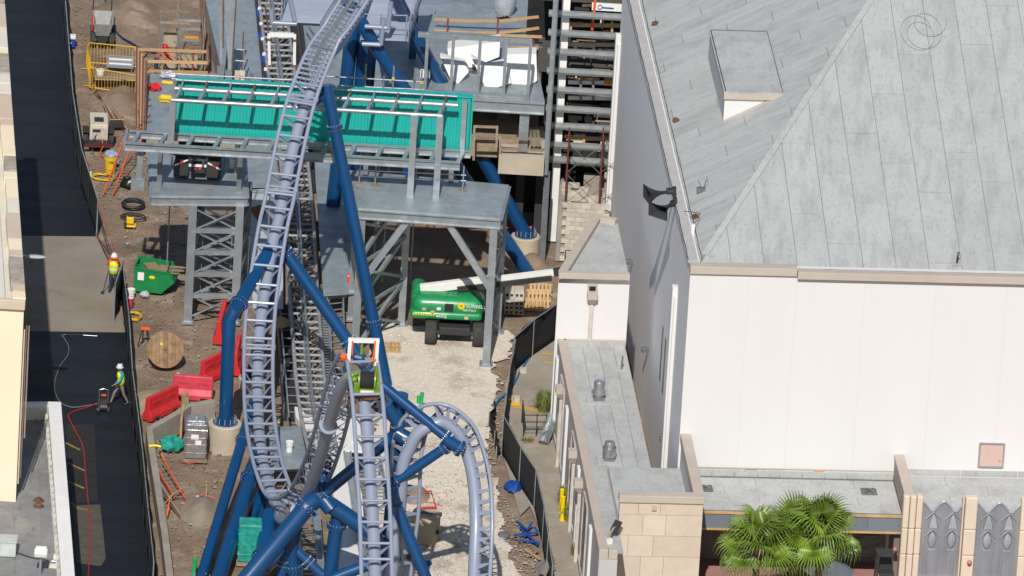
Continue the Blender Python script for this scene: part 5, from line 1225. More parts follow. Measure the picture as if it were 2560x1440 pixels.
while sq < Lb-.5:
    ln = random.choice((.7,1.1,1.6,2.2,2.8)); a = q0+ex_*(sq+.015); b = q0+ex_*(min(Lb,sq+ln)-.015); w = .40+random.uniform(0,.12); sq += ln; k += 1
    M().prism([V((p.x+o,p.y,zTop-.3)) for p,o in ((a,.06),(b,.06),(b,-w),(a,-w))],(0,0,.32+random.uniform(0,.08))).build('coping_stone', random.choice((m_cream,m_cream2,m_tan,mat('stained_stone',(.48,.41,.33),.9,scale=2.5,col2=(.26,.22,.18)))), cbd, world=True, bevel=.02)
M().tube([q0+ex_*s+V((-.75,0,zTop-.2)) for s in (0,8,16,24,32)],.05,8).build('conduit', m_white, cbd, world=True)
for dx,v0,v1,mt in ((.05,830,1215,m_tan),(.13,820,1200,mat('brown_pipe',(.23,.15,.12),.6)),(.22,820,1100,mat('mauve_pipe',(.36,.27,.26),.6))):
    a = gy(52,v0,yF); b = gy(50,v1,yF); M().box((xR+dx,yF+.25,(a.z+b.z)/2),(.05,.1,a.z-b.z)).build('corner_pipe', mt, cbd, world=True)
M().bar(q0+V((.03,.4,zTop-1.2)),q0+ex_*1+V((.03,.4,2)),.02).build('corner_line', m_char, cbd, world=True)
# roof equipment on the low roof
def rz_(u,v): return gz(u,v,ZH-.635)
g = rz_(20,1385); t = thing('roof_unit','white boxy roof unit on the stained flat roof','roof unit',g)
M().box((0,0,.32),(.62,.7,.6)).build('cabinet', mat('pale_unit',(.62,.66,.62),.6), t, bevel=.03); M().box((0,0,.64),(.68,.76,.05)).build('lid', mat('pale_unit',(.62,.66,.62),.6), t, bevel=.01); M().tube([(.3,0,.1),(.9,-.3,.05),(1.6,-.5,.05)],.02,6).build('cable', m_char, t)
g = rz_(100,1438); t = thing('roof_floodlight','white floodlight on a grey pole above the flat roof','lamp',g)
M().cyl((0,0,0),(0,0,.85),.05).build('pole', m_steel, t); M().box((0,-.05,.95),(.5,.35,.22),M3=Matrix.Rotation(.3,3,'X')).build('lamp_head', m_wht, t, bevel=.04); M().box((0,.1,1.1),(.4,.12,.1)).build('visor', m_wht, t)
for v,lb in ((1252,'far brown round drain cap on the flat roof'),(1266,'near brown round drain cap on the flat roof')):
    g = rz_(97,v); o = M().lathe([(.22,0),(.22,.02),(.14,.03),(.14,.1),(.11,.13),(.01,.135)],(0,0,0),16).build('drain_cap', m_rusty, smooth=True); o.location = g; tag(o,lb,'drain cap','drain caps on the flat roof')
g = rz_(150,1400); t = thing('conduit_cluster','rusty conduit boxes and pipes at the flat roof parapet','conduit',g)
M().box((0,0,.12),(.5,.2,.16)).build('box', m_wht, t); M().box((.25,.3,.1),(.16,.16,.2)).build('rusty_box', m_rusty, t); M().tube([(-.3,-.3,.06),(.3,-.3,.06),(.35,.4,.06)],.035,6).build('pipe', m_steel, t); M().box((-.1,-.8,.08),(.6,.2,.12)).build('box', m_cream2, t)
m_ = M()
for k in range(6): m_.tube([rz_(80+12*k*.9,1040+9*k)+V((0,0,.05)),rz_(95+10*((k*3)%5),1060+8*((k*5)%6))+V((0,0,.12)),rz_(110+6*k,1050+14*((k*2)%5))+V((0,0,.05))],.012,5)
tag(m_.build('tangled_cord', mat('pale_blue_cord',(.25,.42,.55),.6)),'tangle of pale blue cord on the flat roof corner','cord')
# street lamp head on an arm over the lane
p = gz(88,643,8.5); t = thing('lane_lamp','grey cobra head lamp on an arm over the lane','lamp',V((p.x-1.2,p.y,8.5)))
M().tube([(-1.2,0,-.05),(.2,0,.03),(.85,0,.05)],.045,8).build('arm', m_steel, t); M().ell((1.2,0,.02),(.45,.14,.08),14,8).build('lamp_head', mat('lamp_grey',(.45,.46,.47),.5), t, smooth=True)
# ================================================================ FENCES
def fence(name, label, pts, h, cat='fence', sag=.05, rail=True, pm=None):
    g = [gz(u,v) for u,v in pts]; t = thing(name, label, cat, g[0])
    sd_ = random.random()*20
    for i in range(len(g)-1):
        a, b = g[i], g[i+1]; k = max(1,int(round((b-a).length/3.0)))
        for j in range(k):
            p, q = a.lerp(b,j/k), a.lerp(b,(j+1)/k); d = (q-p); nrm = V((-d.y,d.x,0)).normalized(); m = M(); nu, nv = 8, 5
            for y in range(nv+1):
                for x in range(nu+1):
                    e = math.sin(PI*x/nu)*math.sin(PI*(y*.8)/nv); w = p+d*(x/nu)+V((0,0,.05+(h-.05)*y/nv))+nrm*(sag*e*(1+2*N3(p.x+x*.4,y*.7,sd_)))
                    m.v.append(w)
            for y in range(nv):
                for x in range(nu): c = y*(nu+1)+x; m.f.append((c,c+1,c+nu+2,c+nu+1))
            o = m.build('mesh_panel', m_black, t, world=True, smooth=True); s_ = o.modifiers.new('thick','SOLIDIFY'); s_.thickness = .012
            M().tube([p-V((0,0,.05)),p+V((0,0,h+.03))],.028,8).build('post', pm or m_steel, t, world=True)
            if rail: M().tube([p+V((0,0,h)),q+V((0,0,h))],.024,8).build('top_rail', m_steel, t, world=True)
    M().tube([g[-1]-V((0,0,.05)),g[-1]+V((0,0,h+.03))],.028,8).build('post', m_steel, t, world=True); return t
fence('mesh_fence','black mesh fence along the upper lane',((150,-60),(160,90),(178,320),(200,462),(241,592)),1.65,pm=m_char)
fence('mesh_fence','black mesh fence along the lower lane',((302,746),(318,880),(327,1020),(341,1130),(352,1222),(366,1370),(380,1500)),1.65,pm=m_char)
fence('mesh_gate','black mesh gate leaf swung open at the lane gap',((303,748),(284,806)),1.7,cat='gate',sag=.1)
fence('mesh_fence','black mesh fence winding along the walkway',((1283,944),(1270,1010),(1254,1135),(1297,1214),(1335,1272),(1355,1364),(1376,1510)),1.65)
fence('mesh_fence','black mesh fence running back to the stair tower',((1281,936),(1330,892),(1388,852)),1.65,sag=.12)
fence('silt_fence','torn black silt fence between yard and walkway',((1235,1030),(1222,1062),(1236,1110),(1240,1150)),.55,sag=.12,rail=False)
# ================================================================ small things: shared helpers
def text_mesh(txt, size, ext=.004):
    cu = bpy.data.curves.new('t','FONT'); cu.body = txt; cu.size = size; cu.extrude = ext; cu.resolution_u = 2
    o = bpy.data.objects.new('t', cu); COL.objects.link(o); dg = bpy.context.evaluated_depsgraph_get(); me = bpy.data.meshes.new_from_object(o.evaluated_get(dg)); bpy.data.objects.remove(o); return me
def lettering(txt, size, par, loc_, rot, material, name='lettering'):
    me = text_mesh(txt,size); me.materials.clear(); me.materials.append(material); o = bpy.data.objects.new(name,me); COL.objects.link(o); o.parent = par; o.location = loc_; o.rotation_euler = rot; return o
def wire(name, label, cat, pts, r, material, seg=6, n=8, z=None):
    W = [gz(p[0],p[1],p[2] if len(p)>2 else .03) for p in pts]; c = catmull(W,n); o = W[0].copy(); o.z = 0
    ob = M().tube([p-o for p in c],r,seg).build(name,material,smooth=True); ob.location = o; return tag(ob,label,cat)
def ladder(name, label, A, B, material, w=.42, n=11, group=None, side=None):
    A, B = V(A), V(B); t = thing(name,label,'ladder',V((A.x,A.y,0)),0,group); d = (B-A).normalized(); s = (side or d.cross(V((0,0,1)))).normalized()*(w/2)
    for k in (-1,1): M().bar(A+s*k,B+s*k,.035,.085).build('rail', material, t, world=True)
    for i in range(n): p = A.lerp(B,(i+.7)/n); M().bar(p-s,p+s,.03).build('rung', m_alu, t, world=True)
    return t
def bucket(u,v,label,material,z=0.,r=.15,h=.36,zp=None,cat='bucket'):
    g = gz(u,v,z); t = thing('bucket',label,cat,V((g.x,g.y,z)))
    M().lathe([(r*.85,0),(r,h),(r*1.07,h),(r*1.07,h-.05),(r,h-.05)],(0,0,0),18).build('pail', material, t, smooth=True); M().lathe([(r*.98,h-.03),(r*.98,h-.02),(.01,h-.019)],(0,0,0),18).build('contents', m_wht, t); M().tube([(r*math.cos(a),-.03-r*.8,h*.55+.14*math.sin(a)-.1) for a in [PI*k/8 for k in range(9)]],.006,5).build('handle', m_steel, t); return t
# ---------------------------------------------------------------- boom lift
bc = gz(1135,838); lift = thing('boom_lift','green boom lift with white boom parked on the shell yard','boom lift', bc, R(1))
for x in (-.98,.98):
    for y in (-1.0,1.25):
        w = M().lathe([(.28,-.23),(.46,-.23),(.5,-.17),(.5,.17),(.46,.23),(.28,.23)],(x,y,.5),28,Matrix.Rotation(PI/2,3,'Y')).build('wheel', m_rub, lift, smooth=True)
        M().lathe([(.27,-.2),(.27,.2),(.02,.21)],(x,y,.5),18,Matrix.Rotation(PI/2,3,'Y')).build('rim', m_char, w)
M().box((0,.1,.62),(1.3,2.5,.34)).build('chassis', m_char, lift, bevel=.04); M().cyl((-.95,-1.0,.5),(.95,-1.0,.5),.1).build('axle', m_char, lift); M().cyl((-.95,1.25,.5),(.95,1.25,.5),.1).build('axle', m_char, lift); M().cyl((0,.1,.75),(0,.1,1.1),.45,seg=20).build('turntable', m_char, lift)
def rounded(x0,x1,y0,y1,z0,z1,name,material,par,r=.28):
    b = M().box(((x0+x1)/2,(y0+y1)/2,(z0+z1)/2),(x1-x0,y1-y0,z1-z0)).build(name,material,par); bv = b.modifiers.new('b','BEVEL'); bv.width = r; bv.segments = 5; b.data.polygons.foreach_set('use_smooth',[True]*len(b.data.polygons)); return b
body = rounded(-1.82,1.2,-1.0,.6,1.1,2.0,'body',m_lift,lift,.44); rounded(-1.86,1.1,-1.06,.56,1.05,1.42,'skirt',m_lift,body,.17)
rounded(-1.86,-1.25,-.6,1.4,1.1,1.95,'counterweight',m_lift,lift,.25)
mb = M()
for k in range(9): mb.box((-1.72+k*.105,-1.075+.0*k,1.3),(.05,.02,.10),M3=Matrix.Rotation(.5,3,'Y'))
stuff(mb.build('hazard_stripe', m_byel, body)); M().box((-.28,-1.01,1.62),(.36,.03,.34)).build('side_window', m_glass, body, bevel=.02)
lettering('SUNBELT',.2,body,(.42,-1.015,1.66),(PI/2,0,0),m_wht); lettering('RENTALS',.13,body,(.3,-1.015,1.5),(PI/2,0,0),m_wht); lettering('660SJ',.2,body,(-.8,-1.07,1.2),(PI/2,0,0),m_wht)
sun_ = M(); 
for k in range(10): a = 2*PI*k/10; sun_.bar((.22,-1.015,1.72),(.22+.15*math.cos(a),-1.015,1.72+.15*math.sin(a)),.05,.02,(0,1,0))
stuff(sun_.build('sun_emblem', m_byel, body))
for x,z,mt in ((-1.3,1.5,mat('sticker',(.6,.4,.25),.6)),(-.95,1.42,mat('sticker',(.6,.4,.25),.6)),(.45,1.22,mat('sticker2',(.6,.55,.3),.6)),(-.7,1.55,m_wht)): M().box((x,-1.06 if z<1.45 else -1.01,z),(.16,.02,.12)).build('sticker', mt, body)
lb_, le_ = V((-1.5,-.1,2.02)), V((4.35,.3,2.98)); bd = (le_-lb_)
M().bar(lb_,lb_+bd*.5,.3,.36).build('boom', m_wht, lift, bevel=.02); M().bar(lb_+bd*.05,lb_+bd*.97,.22,.24).build('inner_boom', m_wht, lift)
M().bar(lb_+bd*.26-V((0,.22,.14)),lb_+bd*.92-V((0,.22,.16)),.14,.2).build('energy_chain', m_char, lift); M().bar(lb_+bd*.93,le_,.26,.3).build('boom_head', m_char, lift)
M().box(V((4.75,.3,2.6)),(.7,1.4,.06)).build('basket_floor', m_steeld, lift)
bk = M()
for z in (3.05,3.55):
    for a,b in (((4.4,-.2),(5.1,-.2)),((4.4,1.2),(5.1,1.2)),((4.4,-.2),(4.4,1.2)),((5.1,-.2),(5.1,1.2))): M().tube([(a[0],a[1],z),(b[0],b[1],z)],.02,6).build('basket_rail', m_char, lift)
for x,y in ((4.4,-.2),(5.1,-.2),(4.4,1.2),(5.1,1.2)): M().tube([(x,y,2.6),(x,y,3.55)],.022,6).build('basket_post', m_char, lift)
for k in range(4): M().tube([lb_+V((.1+.1*k,-.25,-.1)),lb_+V((.5+.2*k,-.5,-.32)),lb_+V((1.2+.2*k,-.3,.02))],.018,5).build('hydraulic_hose', m_char, lift)
M().bar(lb_+V((-.05,0,0)),V((-1.5,.1,1.7)),.3,.4).build('boom_pivot', m_lift, lift)
# ---------------------------------------------------------------- concrete buggy
g = gz(255,108); t = thing('concrete_buggy','grey concrete buggy with a deep tub and thick tyres','buggy',g,R(3))
tub = M(); P0 = [(-.28,-.55,.55),(.28,-.55,.55),(.3,.45,.55),(-.3,.45,.55)]; P1 = [(-.42,-.75,1.15),(.42,-.75,1.15),(.46,.75,1.25),(-.46,.75,1.25)]; P2 = [(p[0]*.9,p[1]*.92,p[2]) for p in P1]; P3 = [(p[0]*.9,p[1]*.9,.62) for p in P0]
tub.add(P0+P1+P2+P3,[(3,2,1,0)]+[(i,(i+1)%4,4+(i+1)%4,4+i) for i in range(4)]+[(4+i,4+(i+1)%4,8+(i+1)%4,8+i) for i in range(4)]+[(8+i,8+(i+1)%4,12+(i+1)%4,12+i) for i in range(4)]+[(12,13,14,15)])
tub.build('tub', mat('grey_poly',(.33,.33,.31),.7,scale=4), t); M().box((0,0,.75),(.74,1.1,.03)).build('dried_concrete', m_cast, t)
for x in (-.42,.42):
    for y,r_ in ((-.35,.3),(.7,.26)): M().lathe([(.1,-.11),(r_,-.11),(r_+.02,0),(r_,.11),(.1,.11)],(x,y,r_),18,Matrix.Rotation(PI/2,3,'Y')).build('tyre', m_rub, t, smooth=True)
M().box((0,.1,.42),(.5,1.4,.2)).build('frame', m_char, t); M().box((-.45,.55,.8),(.06,.5,.7)).build('side_guard', m_red, t); M().tube([(-.44,.8,.4),(-.44,.85,1.75),(.36,.85,1.75),(.36,.8,.9)],.03,8).build('roll_bar', m_char, t); M().box((0,-.62,.36),(.35,.25,.25)).build('engine', m_char, t)
# cooler
g = gz(180,116); t = thing('cooler','blue and white drinks cooler beside the mesh fence','cooler',g)
M().box((0,0,.2),(.28,.3,.4)).build('body', m_bluep, t, bevel=.02); M().box((0,0,.46),(.31,.33,.14)).build('lid', m_wht, t, bevel=.02); M().box((-.06,-.16,.22),(.1,.02,.08)).build('sticker', m_wht, t)
# yellow barricades
def barricade(a,b,label,h=1.05,zz=0.):
    A, B = gz(*a), gz(*b); t = thing('barricade',label,'barricade',A,0,'yellow crowd barricades'); mt = mat('barricade_yellow',(.80,.47,.03),.5)
    d = B-A; fr_ = [A+V((0,0,.15)),A+V((0,0,h-.06)),A+d*.03+V((0,0,h)),B-d*.03+V((0,0,h)),B+V((0,0,h-.06)),B+V((0,0,.15)),A+V((0,0,.15))]
    M().tube(fr_,.022,8).build('frame', mt, t, world=True, smooth=True)
    n = int(d.length/.135)
    for k in range(1,n): p = A+d*(k/n); M().tube([p+V((0,0,.15)),p+V((0,0,h))],.01,6).build('bar', mt, t, world=True)
    nn = V((-d.y,d.x,0)).normalized()*.25
    for s in (.12,.88): p = A+d*s; M().bar(p-nn+V((0,0,.02)),p+nn+V((0,0,.02)),.05,.03).build('foot', mt, t, world=True); M().bar(p+V((0,0,.02)),p+V((0,0,.15)),.04).build('foot_stem', mt, t, world=True)
barricade((218,163),(346,175),'far yellow barricade behind the steel grate'); barricade((223,225),(344,246),'near yellow barricade in front of the bucket'); barricade((216,166),(226,222),'left yellow barricade seen end on',1.0)
g = gz(300,178); t = thing('steel_grate','silver louvred steel grate leaning inside the barricades','grate',g)
M().box((0,.2,.35),(1.15,.06,.62),M3=Matrix.Rotation(-.9,3,'X')).build('frame', m_alu, t)
for k in range(5): M().bar((-.5,.0+.09*k,.16+.07*k+.06),(.5,.0+.09*k,.16+.07*k+.06),.05,.08).build('slat', m_wht if k%2 else m_alu, t)
bucket(250,197,'white paint bucket inside the yellow barricades',m_wht,r=.17,h=.42)
o = M().box((0,0,.1),(1.8,1.2,.04)).build('plywood_board', m_ply); o.location = gz(287,215)+V((0,0,.25)); o.rotation_euler = (-.25,0,.1); tag(o,'tilted plywood board behind the near yellow barricade','board')
# welder trailer
g = gz(245,362); t = thing('welder_trailer','cream engine welder on a small black trailer','welder',g,R(4))
M().box((0,.25,.75),(.78,1.5,.72)).build('cabinet', mat('cream_steel',(.62,.55,.42),.55,var=.1,scale=3), t, bevel=.04); M().box((0,-.52,.72),(.6,.05,.5)).build('control_panel', mat('cream_panel',(.55,.50,.42),.6), t); M().box((-.1,-.555,.86),(.34,.03,.12)).build('gauge_strip', m_char, t); M().box((0,.1,1.12),(.4,.5,.03)).build('grille', m_char, t)
for x in (-.55,.55): M().lathe([(.12,-.1),(.3,-.1),(.32,0),(.3,.1),(.12,.1)],(x,.1,.31),18,Matrix.Rotation(PI/2,3,'Y')).build('tyre', m_rub, t, smooth=True); M().box((x,.1,.66),(.26,.75,.05)).build('mudguard', m_char, t, bevel=.02)
M().box((0,.1,.34),(.9,1.9,.1)).build('trailer_frame', m_char, t); M().box((0,-.85,.3),(1.25,.12,.14)).build('tail_bar', mat('dark_red',(.12,.02,.02),.6), t); M().tube([(.1,-.55,.6),(.2,-.9,.3),(.05,-1.2,.1),(.3,-1.6,.03)],.02,6).build('lead', m_orange, t); M().tube([(-.1,-.55,.7),(-.3,-.9,.4),(-.2,-1.3,.05)],.018,6).build('lead', m_char, t)
g = gz(290,322); t = thing('small_compressor','small dark compressor on the dirt beside the welder','compressor',g,.2)
M().box((0,0,.25),(.5,.35,.3)).build('motor', m_char, t, bevel=.03); M().cyl((-.3,0,.18),(.3,0,.18),.15).build('tank', m_char, t); M().tube([(-.3,-.2,.5),(.3,-.2,.5)],.015,6).build('handle', m_yel, t)
wire('timber','pale timber lying across the dirt beside the welder','timber',((275,262,.1),(296,292,.1),(318,322,.1)),.07,m_woodg,4,2)
# yellow bin
g = gz(275,428); t = thing('rubbish_bin','yellow rubbish bin stuffed with a plastic liner','bin',g)
M().lathe([(.22,0),(.27,.55),(.29,.56),(.29,.72),(.27,.72)],(0,0,0),22).build('barrel', m_yel, t, smooth=True); M().ell((0,0,.78),(.3,.3,.14),14,8).build('liner', mat('bin_liner',(.34,.42,.52),.4,scale=7,bump=.6,bscale=9), t, jit=.035); M().box((.05,-.28,.5),(.2,.02,.03)).build('slot', m_char, t)
ladder('ladder','orange fibreglass ladder leaning beside the yellow bin',gz(270,488),gz(332,322,2.0),m_orange,n=14,side=V((1,.2,0)))
g = gz(214,432); t = thing('fire_extinguisher','red fire extinguisher standing by the mesh fence','extinguisher',g)
M().lathe([(.075,0),(.08,.02),(.08,.42),(.05,.5),(.02,.53)],(0,0,0),14).build('cylinder', m_red, t, smooth=True); M().box((.0,-.03,.56),(.04,.14,.04)).build('valve', m_char, t); M().tube([(.03,0,.53),(.12,-.02,.4),(.11,-.02,.2)],.015,6).build('hose', m_char, t)
o = M().box((0,0,.08),(.26,.3,.18)).build('white_carton', m_wht,bevel=.01); o.location = gz(221,441); tag(o,'small white carton beside the fire extinguisher','carton')
o = M().ell((0,0,.2),(.42,.35,.24),12,8).build('garbage_bag', mat('black_bag',(.012,.012,.013),.3,bump=.6,bscale=8), smooth=True, jit=.05); o.location = gz(324,468); tag(o,'black garbage bag on the dirt beside the platform post','bag')
def coil(name,label,u,v,rx,ry,turns,r,material,cat='cable',zs=.02):
    g = gz(u,v); n = 24*turns; pts = []
    for k in range(n+1): a = 2*PI*k/24; w = 1+.25*N3(k*.13,turns,u*.1); pts.append((rx*w*math.cos(a)+.06*N3(k*.3,1),ry*w*math.sin(a)+.06*N3(k*.3,4),.03+zs*(k/24)+.03*abs(N3(k*.2,8))))
    o = M().tube(pts,r,6).build(name,material,smooth=True); o.location = g; return tag(o,label,cat)
coil('cable_coil','tangled coil of black welding cable on the dirt',333,515,.45,.5,7,.022,m_char); coil('cable_coil','smaller black cable coil behind the yellow pump',335,545,.5,.35,4,.02,m_char)
coil('rope_coil','yellow rope strewn on the dirt below the bin',258,446,.5,.35,4,.018,m_yel,'rope'); coil('rope_coil','yellow rope tangle by the red bucket',334,795,.3,.4,5,.016,m_yel,'rope'); coil('rope_coil','yellow sling on the metal deck edge',412,322,.3,.3,4,.03,m_yel,'rope').location.z = ZS
o = bpy.data.objects[-1] if False else None
g = gz(325,566); t = thing('pump','yellow and black trash pump on the dirt','pump',g)
M().box((0,0,.06),(.5,.4,.06)).build('base', m_yel, t, bevel=.02); M().box((0,.02,.3),(.32,.28,.3)).build('motor', m_yel, t, bevel=.04); M().box((0,.05,.52),(.26,.22,.14)).build('cover', m_char, t, bevel=.02); M().cyl((-.2,-.1,.18),(-.2,-.3,.18),.06).build('outlet', m_char, t)
# green skip
g = gz(382,722); t = thing('tipping_skip','green steel tipping skip full of scrap timber','skip',g,R(-8))
sk = M(); x0,x1 = -.72,.8
prof = [(-.72,.06),(.45,.06),(1.0,.62),(.72,1.02),(-.72,1.12)]
inner = [(-.66,.14),(.42,.14),(.9,.62),(.66,.98),(-.66,1.08)]
fr = [V((x,-.6,z)) for x,z in prof]; bkk = [V((x,.6,z)) for x,z in prof]
sk.prism(fr,(0,.04,0)); sk.prism([p-V((0,.04,0)) for p in bkk],(0,.04,0))
for i in (0,1,2,4): 
    j = (i+1)%5; a,b = prof[i],prof[j]; sk.add([(a[0],-.58,a[1]),(b[0],-.58,b[1]),(b[0],.58,b[1]),(a[0],.58,a[1])],[(0,1,2,3)])
sk.build('hopper', m_green, t); M().box((-.05,0,.03),(1.3,.9,.06)).build('base', m_char, t)
for y in (-.6,.6): M().bar((-.72,y,1.12),(.72,y,1.02),.07).build('rim', m_green, t)
M().bar((-.72,-.6,1.12),(-.72,.6,1.12),.07).build('rim', m_green, t); M().bar((.86,-.6,.82),(.86,.6,.82),.06).build('rim', m_green, t)
M().box((-.42,-.61,.75),(.26,.02,.34)).build('notice', m_wht, t); M().ell((.05,-.61,.75),(.13,.012,.07),12,6).build('yellow_emblem', m_byel, t)
M().box((-.1,0,.9),(.5,.6,.3),rz=.5).build('carton', m_card, t)
for k in range(7): M().bar((-.1+.05*k,-.25+.09*k,.85+.02*k),(1.15+.08*(k%3),-.35+.1*k,.95+.03*((k*3)%4)),.07,.04).build('scrap_plank', m_woodg, t)
for s in (-.62,.62): M().tube([(-.6+.0,s*.9,1.1),(-.6,s*.9,1.22),(-.5,s*.9,1.22),(-.5,s*.9,1.1)],.02,6).build('lifting_eye', m_green, t)
bucket(327,745,'white bucket behind the lower mesh fence',m_wht,r=.16,h=.4); bucket(324,766,'red bucket behind the lower mesh fence',m_red,r=.16,h=.4); bucket(723,1128,'white bucket standing on the service platform',m_wht,z=1.2,r=.15,h=.42)
o = M().ell((0,0,.12),(.2,.22,.13),10,6).build('plastic_bag', mat('clear_bag',(.55,.60,.66),.2,scale=8,bump=.8,bscale=10), jit=.03); o.location = gz(362,742); tag(o,'crumpled clear plastic bag on the dirt','plastic bag')
# cable spool leaning back
g = gz(412,922); t = thing('cable_spool','big wooden cable spool tilted back on its rim','cable spool',g,R(8))
axm = Matrix.Rotation(R(70),3,'X'); cz = V((0,.25,.74))
def disc(dz, nm):
    for k in range(9):
        x0, x1 = -.74+k*.1645, -.74+(k+1)*.1645-.006; m = M(); poly = []
        for x in (x0,(x0+x1)/2,x1): poly.append((x, math.sqrt(max(0,.74**2-x*x))))
        pts = [(x,-y) for x,y in poly]+[(x,y) for x,y in reversed(poly)]
        m.prism([cz+axm@V((x,y,dz)) for x,y in pts], axm@V((0,0,.05))); m.build(nm, mat('spool_wood',(.34,.215,.115),.85,var=.25,scale=3,rnd=.15) if dz > .2 else m_woodg, t)
disc(.28,'front_plank'); disc(-.33,'back_plank')
M().lathe([(.32,-.28),(.32,.28)],cz,22,axm).build('core', m_woodg, t, smooth=True); M().lathe([(.06,.331),(.06,.34),(.01,.341)],cz,12,axm).build('hub_plate', m_rusty, t)
for k in range(6): a = PI*k/3; M().lathe([(.018,.331),(.018,.35),(.005,.351)],cz+axm@V((.13*math.cos(a),.13*math.sin(a),0)),6,axm).build('bolt', m_char, t)
M().box(cz+axm@V((-.18,.25,.335)),(.09,.09,.01),M3=axm).build('tag', m_byel, t)
# orange saw stand
g = gz(360,862); t = thing('saw_stand','orange topped folding saw stand beside the cable spool','stand',g)
M().box((.03,0,.72),(.4,.14,.12)).build('top', m_orange, t, bevel=.02)
for x,y in ((-.25,-.2),(.2,-.2),(-.1,.25),(.25,.2)): M().bar((x*.4,y*.3,.68),(x,y,0),.035).build('leg', m_char, t)
# red water barriers
def barrier(a,b,label,h=1.0,material=m_red,hh=None):
    A, B = gz(*a), gz(*b); d = B-A; L_ = d.length; t = thing('water_barrier',label,'barrier',(A+B)/2,math.atan2(d.y,d.x),'red water filled barriers')
    prof = [(-.24,0),(.24,0),(.24,.22),(.13,.45),(.09,h),(-.09,h),(-.13,.45),(-.24,.22)]
    b_ = M().prism([(-L_/2,y,z) for y,z in prof],(L_,0,0)).build('body', material, t, bevel=.03)
    for s in (-.3,.3): M().box((s*L_,0,.06),(.28,.5,.13)).build('fork_slot', m_dark, t)
    M().cyl((L_*.3,0,h),(L_*.3,0,h+.05),.07).build('filler_cap', material, t)
    for s in (-.5,.5): M().box((s*L_*.985,0,h*.5),(.07,.12,h*.7)).build('hinge_lug', material, t)
    for s in (-.25,.25): M().box((s*L_,-.125,.72),(.5,.03,.1)).build('moulding', material, t)
barrier((366,1052),(440,1018),'red water barrier at the left end beside the sand'); barrier((432,992),(530,1000),'faded pink red water barrier behind the cardboard box',material=mat('pink_red',(.66,.06,.09),.5)); barrier((504,960),(560,932),'red water barrier between the pink one and the blue leg'); barrier((545,862),(562,800),'red water barrier seen end on above the blue elbow',h=1.05); barrier((586,940),(596,890),'red water barrier half hidden right of the blue leg')
def carton(u,v,w,d,h,label,rz=.1):
    t = thing('carton',label,'carton',gz(u,v),rz); M().box((0,0,h/2),(w,d,h)).build('box', m_card, t, bevel=.01); M().box((-.1,-.05,h+.03),(w*.4,d*.8,.02),rz=.3).build('flap', m_card, t); M().box((w*.3,-.02,h+.05),(w*.35,d*.8,.02),M3=Matrix.Rotation(.5,3,'Y')).build('flap', m_card, t)
carton(462,1012,.3,.35,.4,'tall open cardboard carton in front of the pink barrier'); carton(437,985,.4,.35,.25,'low cardboard carton behind the left red barrier',.4)
# low concrete retaining wall
lw = thing('retaining_wall','low concrete retaining wall of the foundation pit','wall',gz(380,1130))
def lowwall(pts,h,w=.28):
    for i in range(len(pts)-1):
        a, b = gz(*pts[i],h), gz(*pts[i+1],h); d = (b-a).normalized(); n = V((-d.y,d.x,0))*w/2
        M().prism([a-n-V((0,0,h)),b-n-V((0,0,h)),b+n-V((0,0,h)),a+n-V((0,0,h))],(0,0,h-.003*i)).build('wall_segment', m_concg, lw, world=True, bevel=.015)
lowwall(((374,1070),(444,1030),(470,1012)),.95); lowwall(((374,1070),(380,1120),(412,1330),(430,1480)),.75); lowwall(((470,1012),(535,1000)),.9)
M().box(gz(455,1056,.5),(.08,1.6,.9)).build('form_board', m_ply, lw, world=True)
o = M().tube([(0,0,0),(.25,.05,.02),(.5,0,0)],.05,6).build('strap_tie', m_byel); o.location = gz(372,1115,.8); tag(o,'yellow strap tie on the retaining wall','strap')
# foil wrapped pallet
g = gz(487,1146); t = thing('wrapped_pallet','silver foil wrapped pallet load in the pit','pallet load',g,R(3))
M().box((0,0,.06),(.95,.9,.12)).build('pallet', m_woodg, t)
fw_ = M(); n = 7
b_ = M().box((0,0,.9),(.86,.82,1.5)).build('foil', m_foil, t, bevel=.05); M().box((0,.05,1.7),(.72,.6,.1)).build('foil_top', m_foil, t, bevel=.04); M().box((-.05,-.418,1.1),(.3,.01,.2)).build('label_sheet', m_wht, t); M().box((.1,-.418,.85),(.24,.01,.2)).build('label_sheet', m_wht, t); M().cyl((0,.1,1.74),(.0,.1,1.84),.1).build('cap', m_alu, t)
for z in (.4,.75,1.05,1.4): M().box((0,0,z),(.885,.845,.03)).build('wrap_band', m_foil, t, jit=.012)
o = M().ell((0,0,.22),(.5,.55,.25),14,9).build('plastic_tarp', m_tealwrap, jit=.07); o.location = gz(428,1122); tag(o,'crumpled teal plastic tarp beside the foil pallet','tarp')
wire('air_line','red air line trailing from the foil pallet','hose',((445,1150),(470,1158),(495,1155),(520,1140),(530,1120)),.016,m_hoser)
ladder('ladder','orange ladder lying in the pit beside the retaining wall',gz(390,1140,.7),gz(448,1245,.12),m_orange,n=9,side=V((1,.3,0)))
wire('timber','thin lumber strip leaning on the retaining wall','timber',((392,1100,.9),(401,1128,.4),(410,1152,.05)),.03,m_wood,4,2)
t = thing('scrap_boards','grey scrap boards propped against the retaining wall','boards',gz(435,1290)); M().bar(gz(402,1218,.7),gz(450,1292,.05),.3,.03,(1,0,0)).build('board', m_woodg, t, world=True); M().bar(gz(428,1240,.3),gz(456,1222,.2),.06,.06).build('stake', m_wood, t, world=True); M().bar(gz(412,1260,.2),gz(425,1245,.6),.06,.06).build('stake', m_wood, t, world=True); M().bar(gz(418,1290,.1),gz(424,1250,.5),.05,.05).build('stake', m_orange, t, world=True)
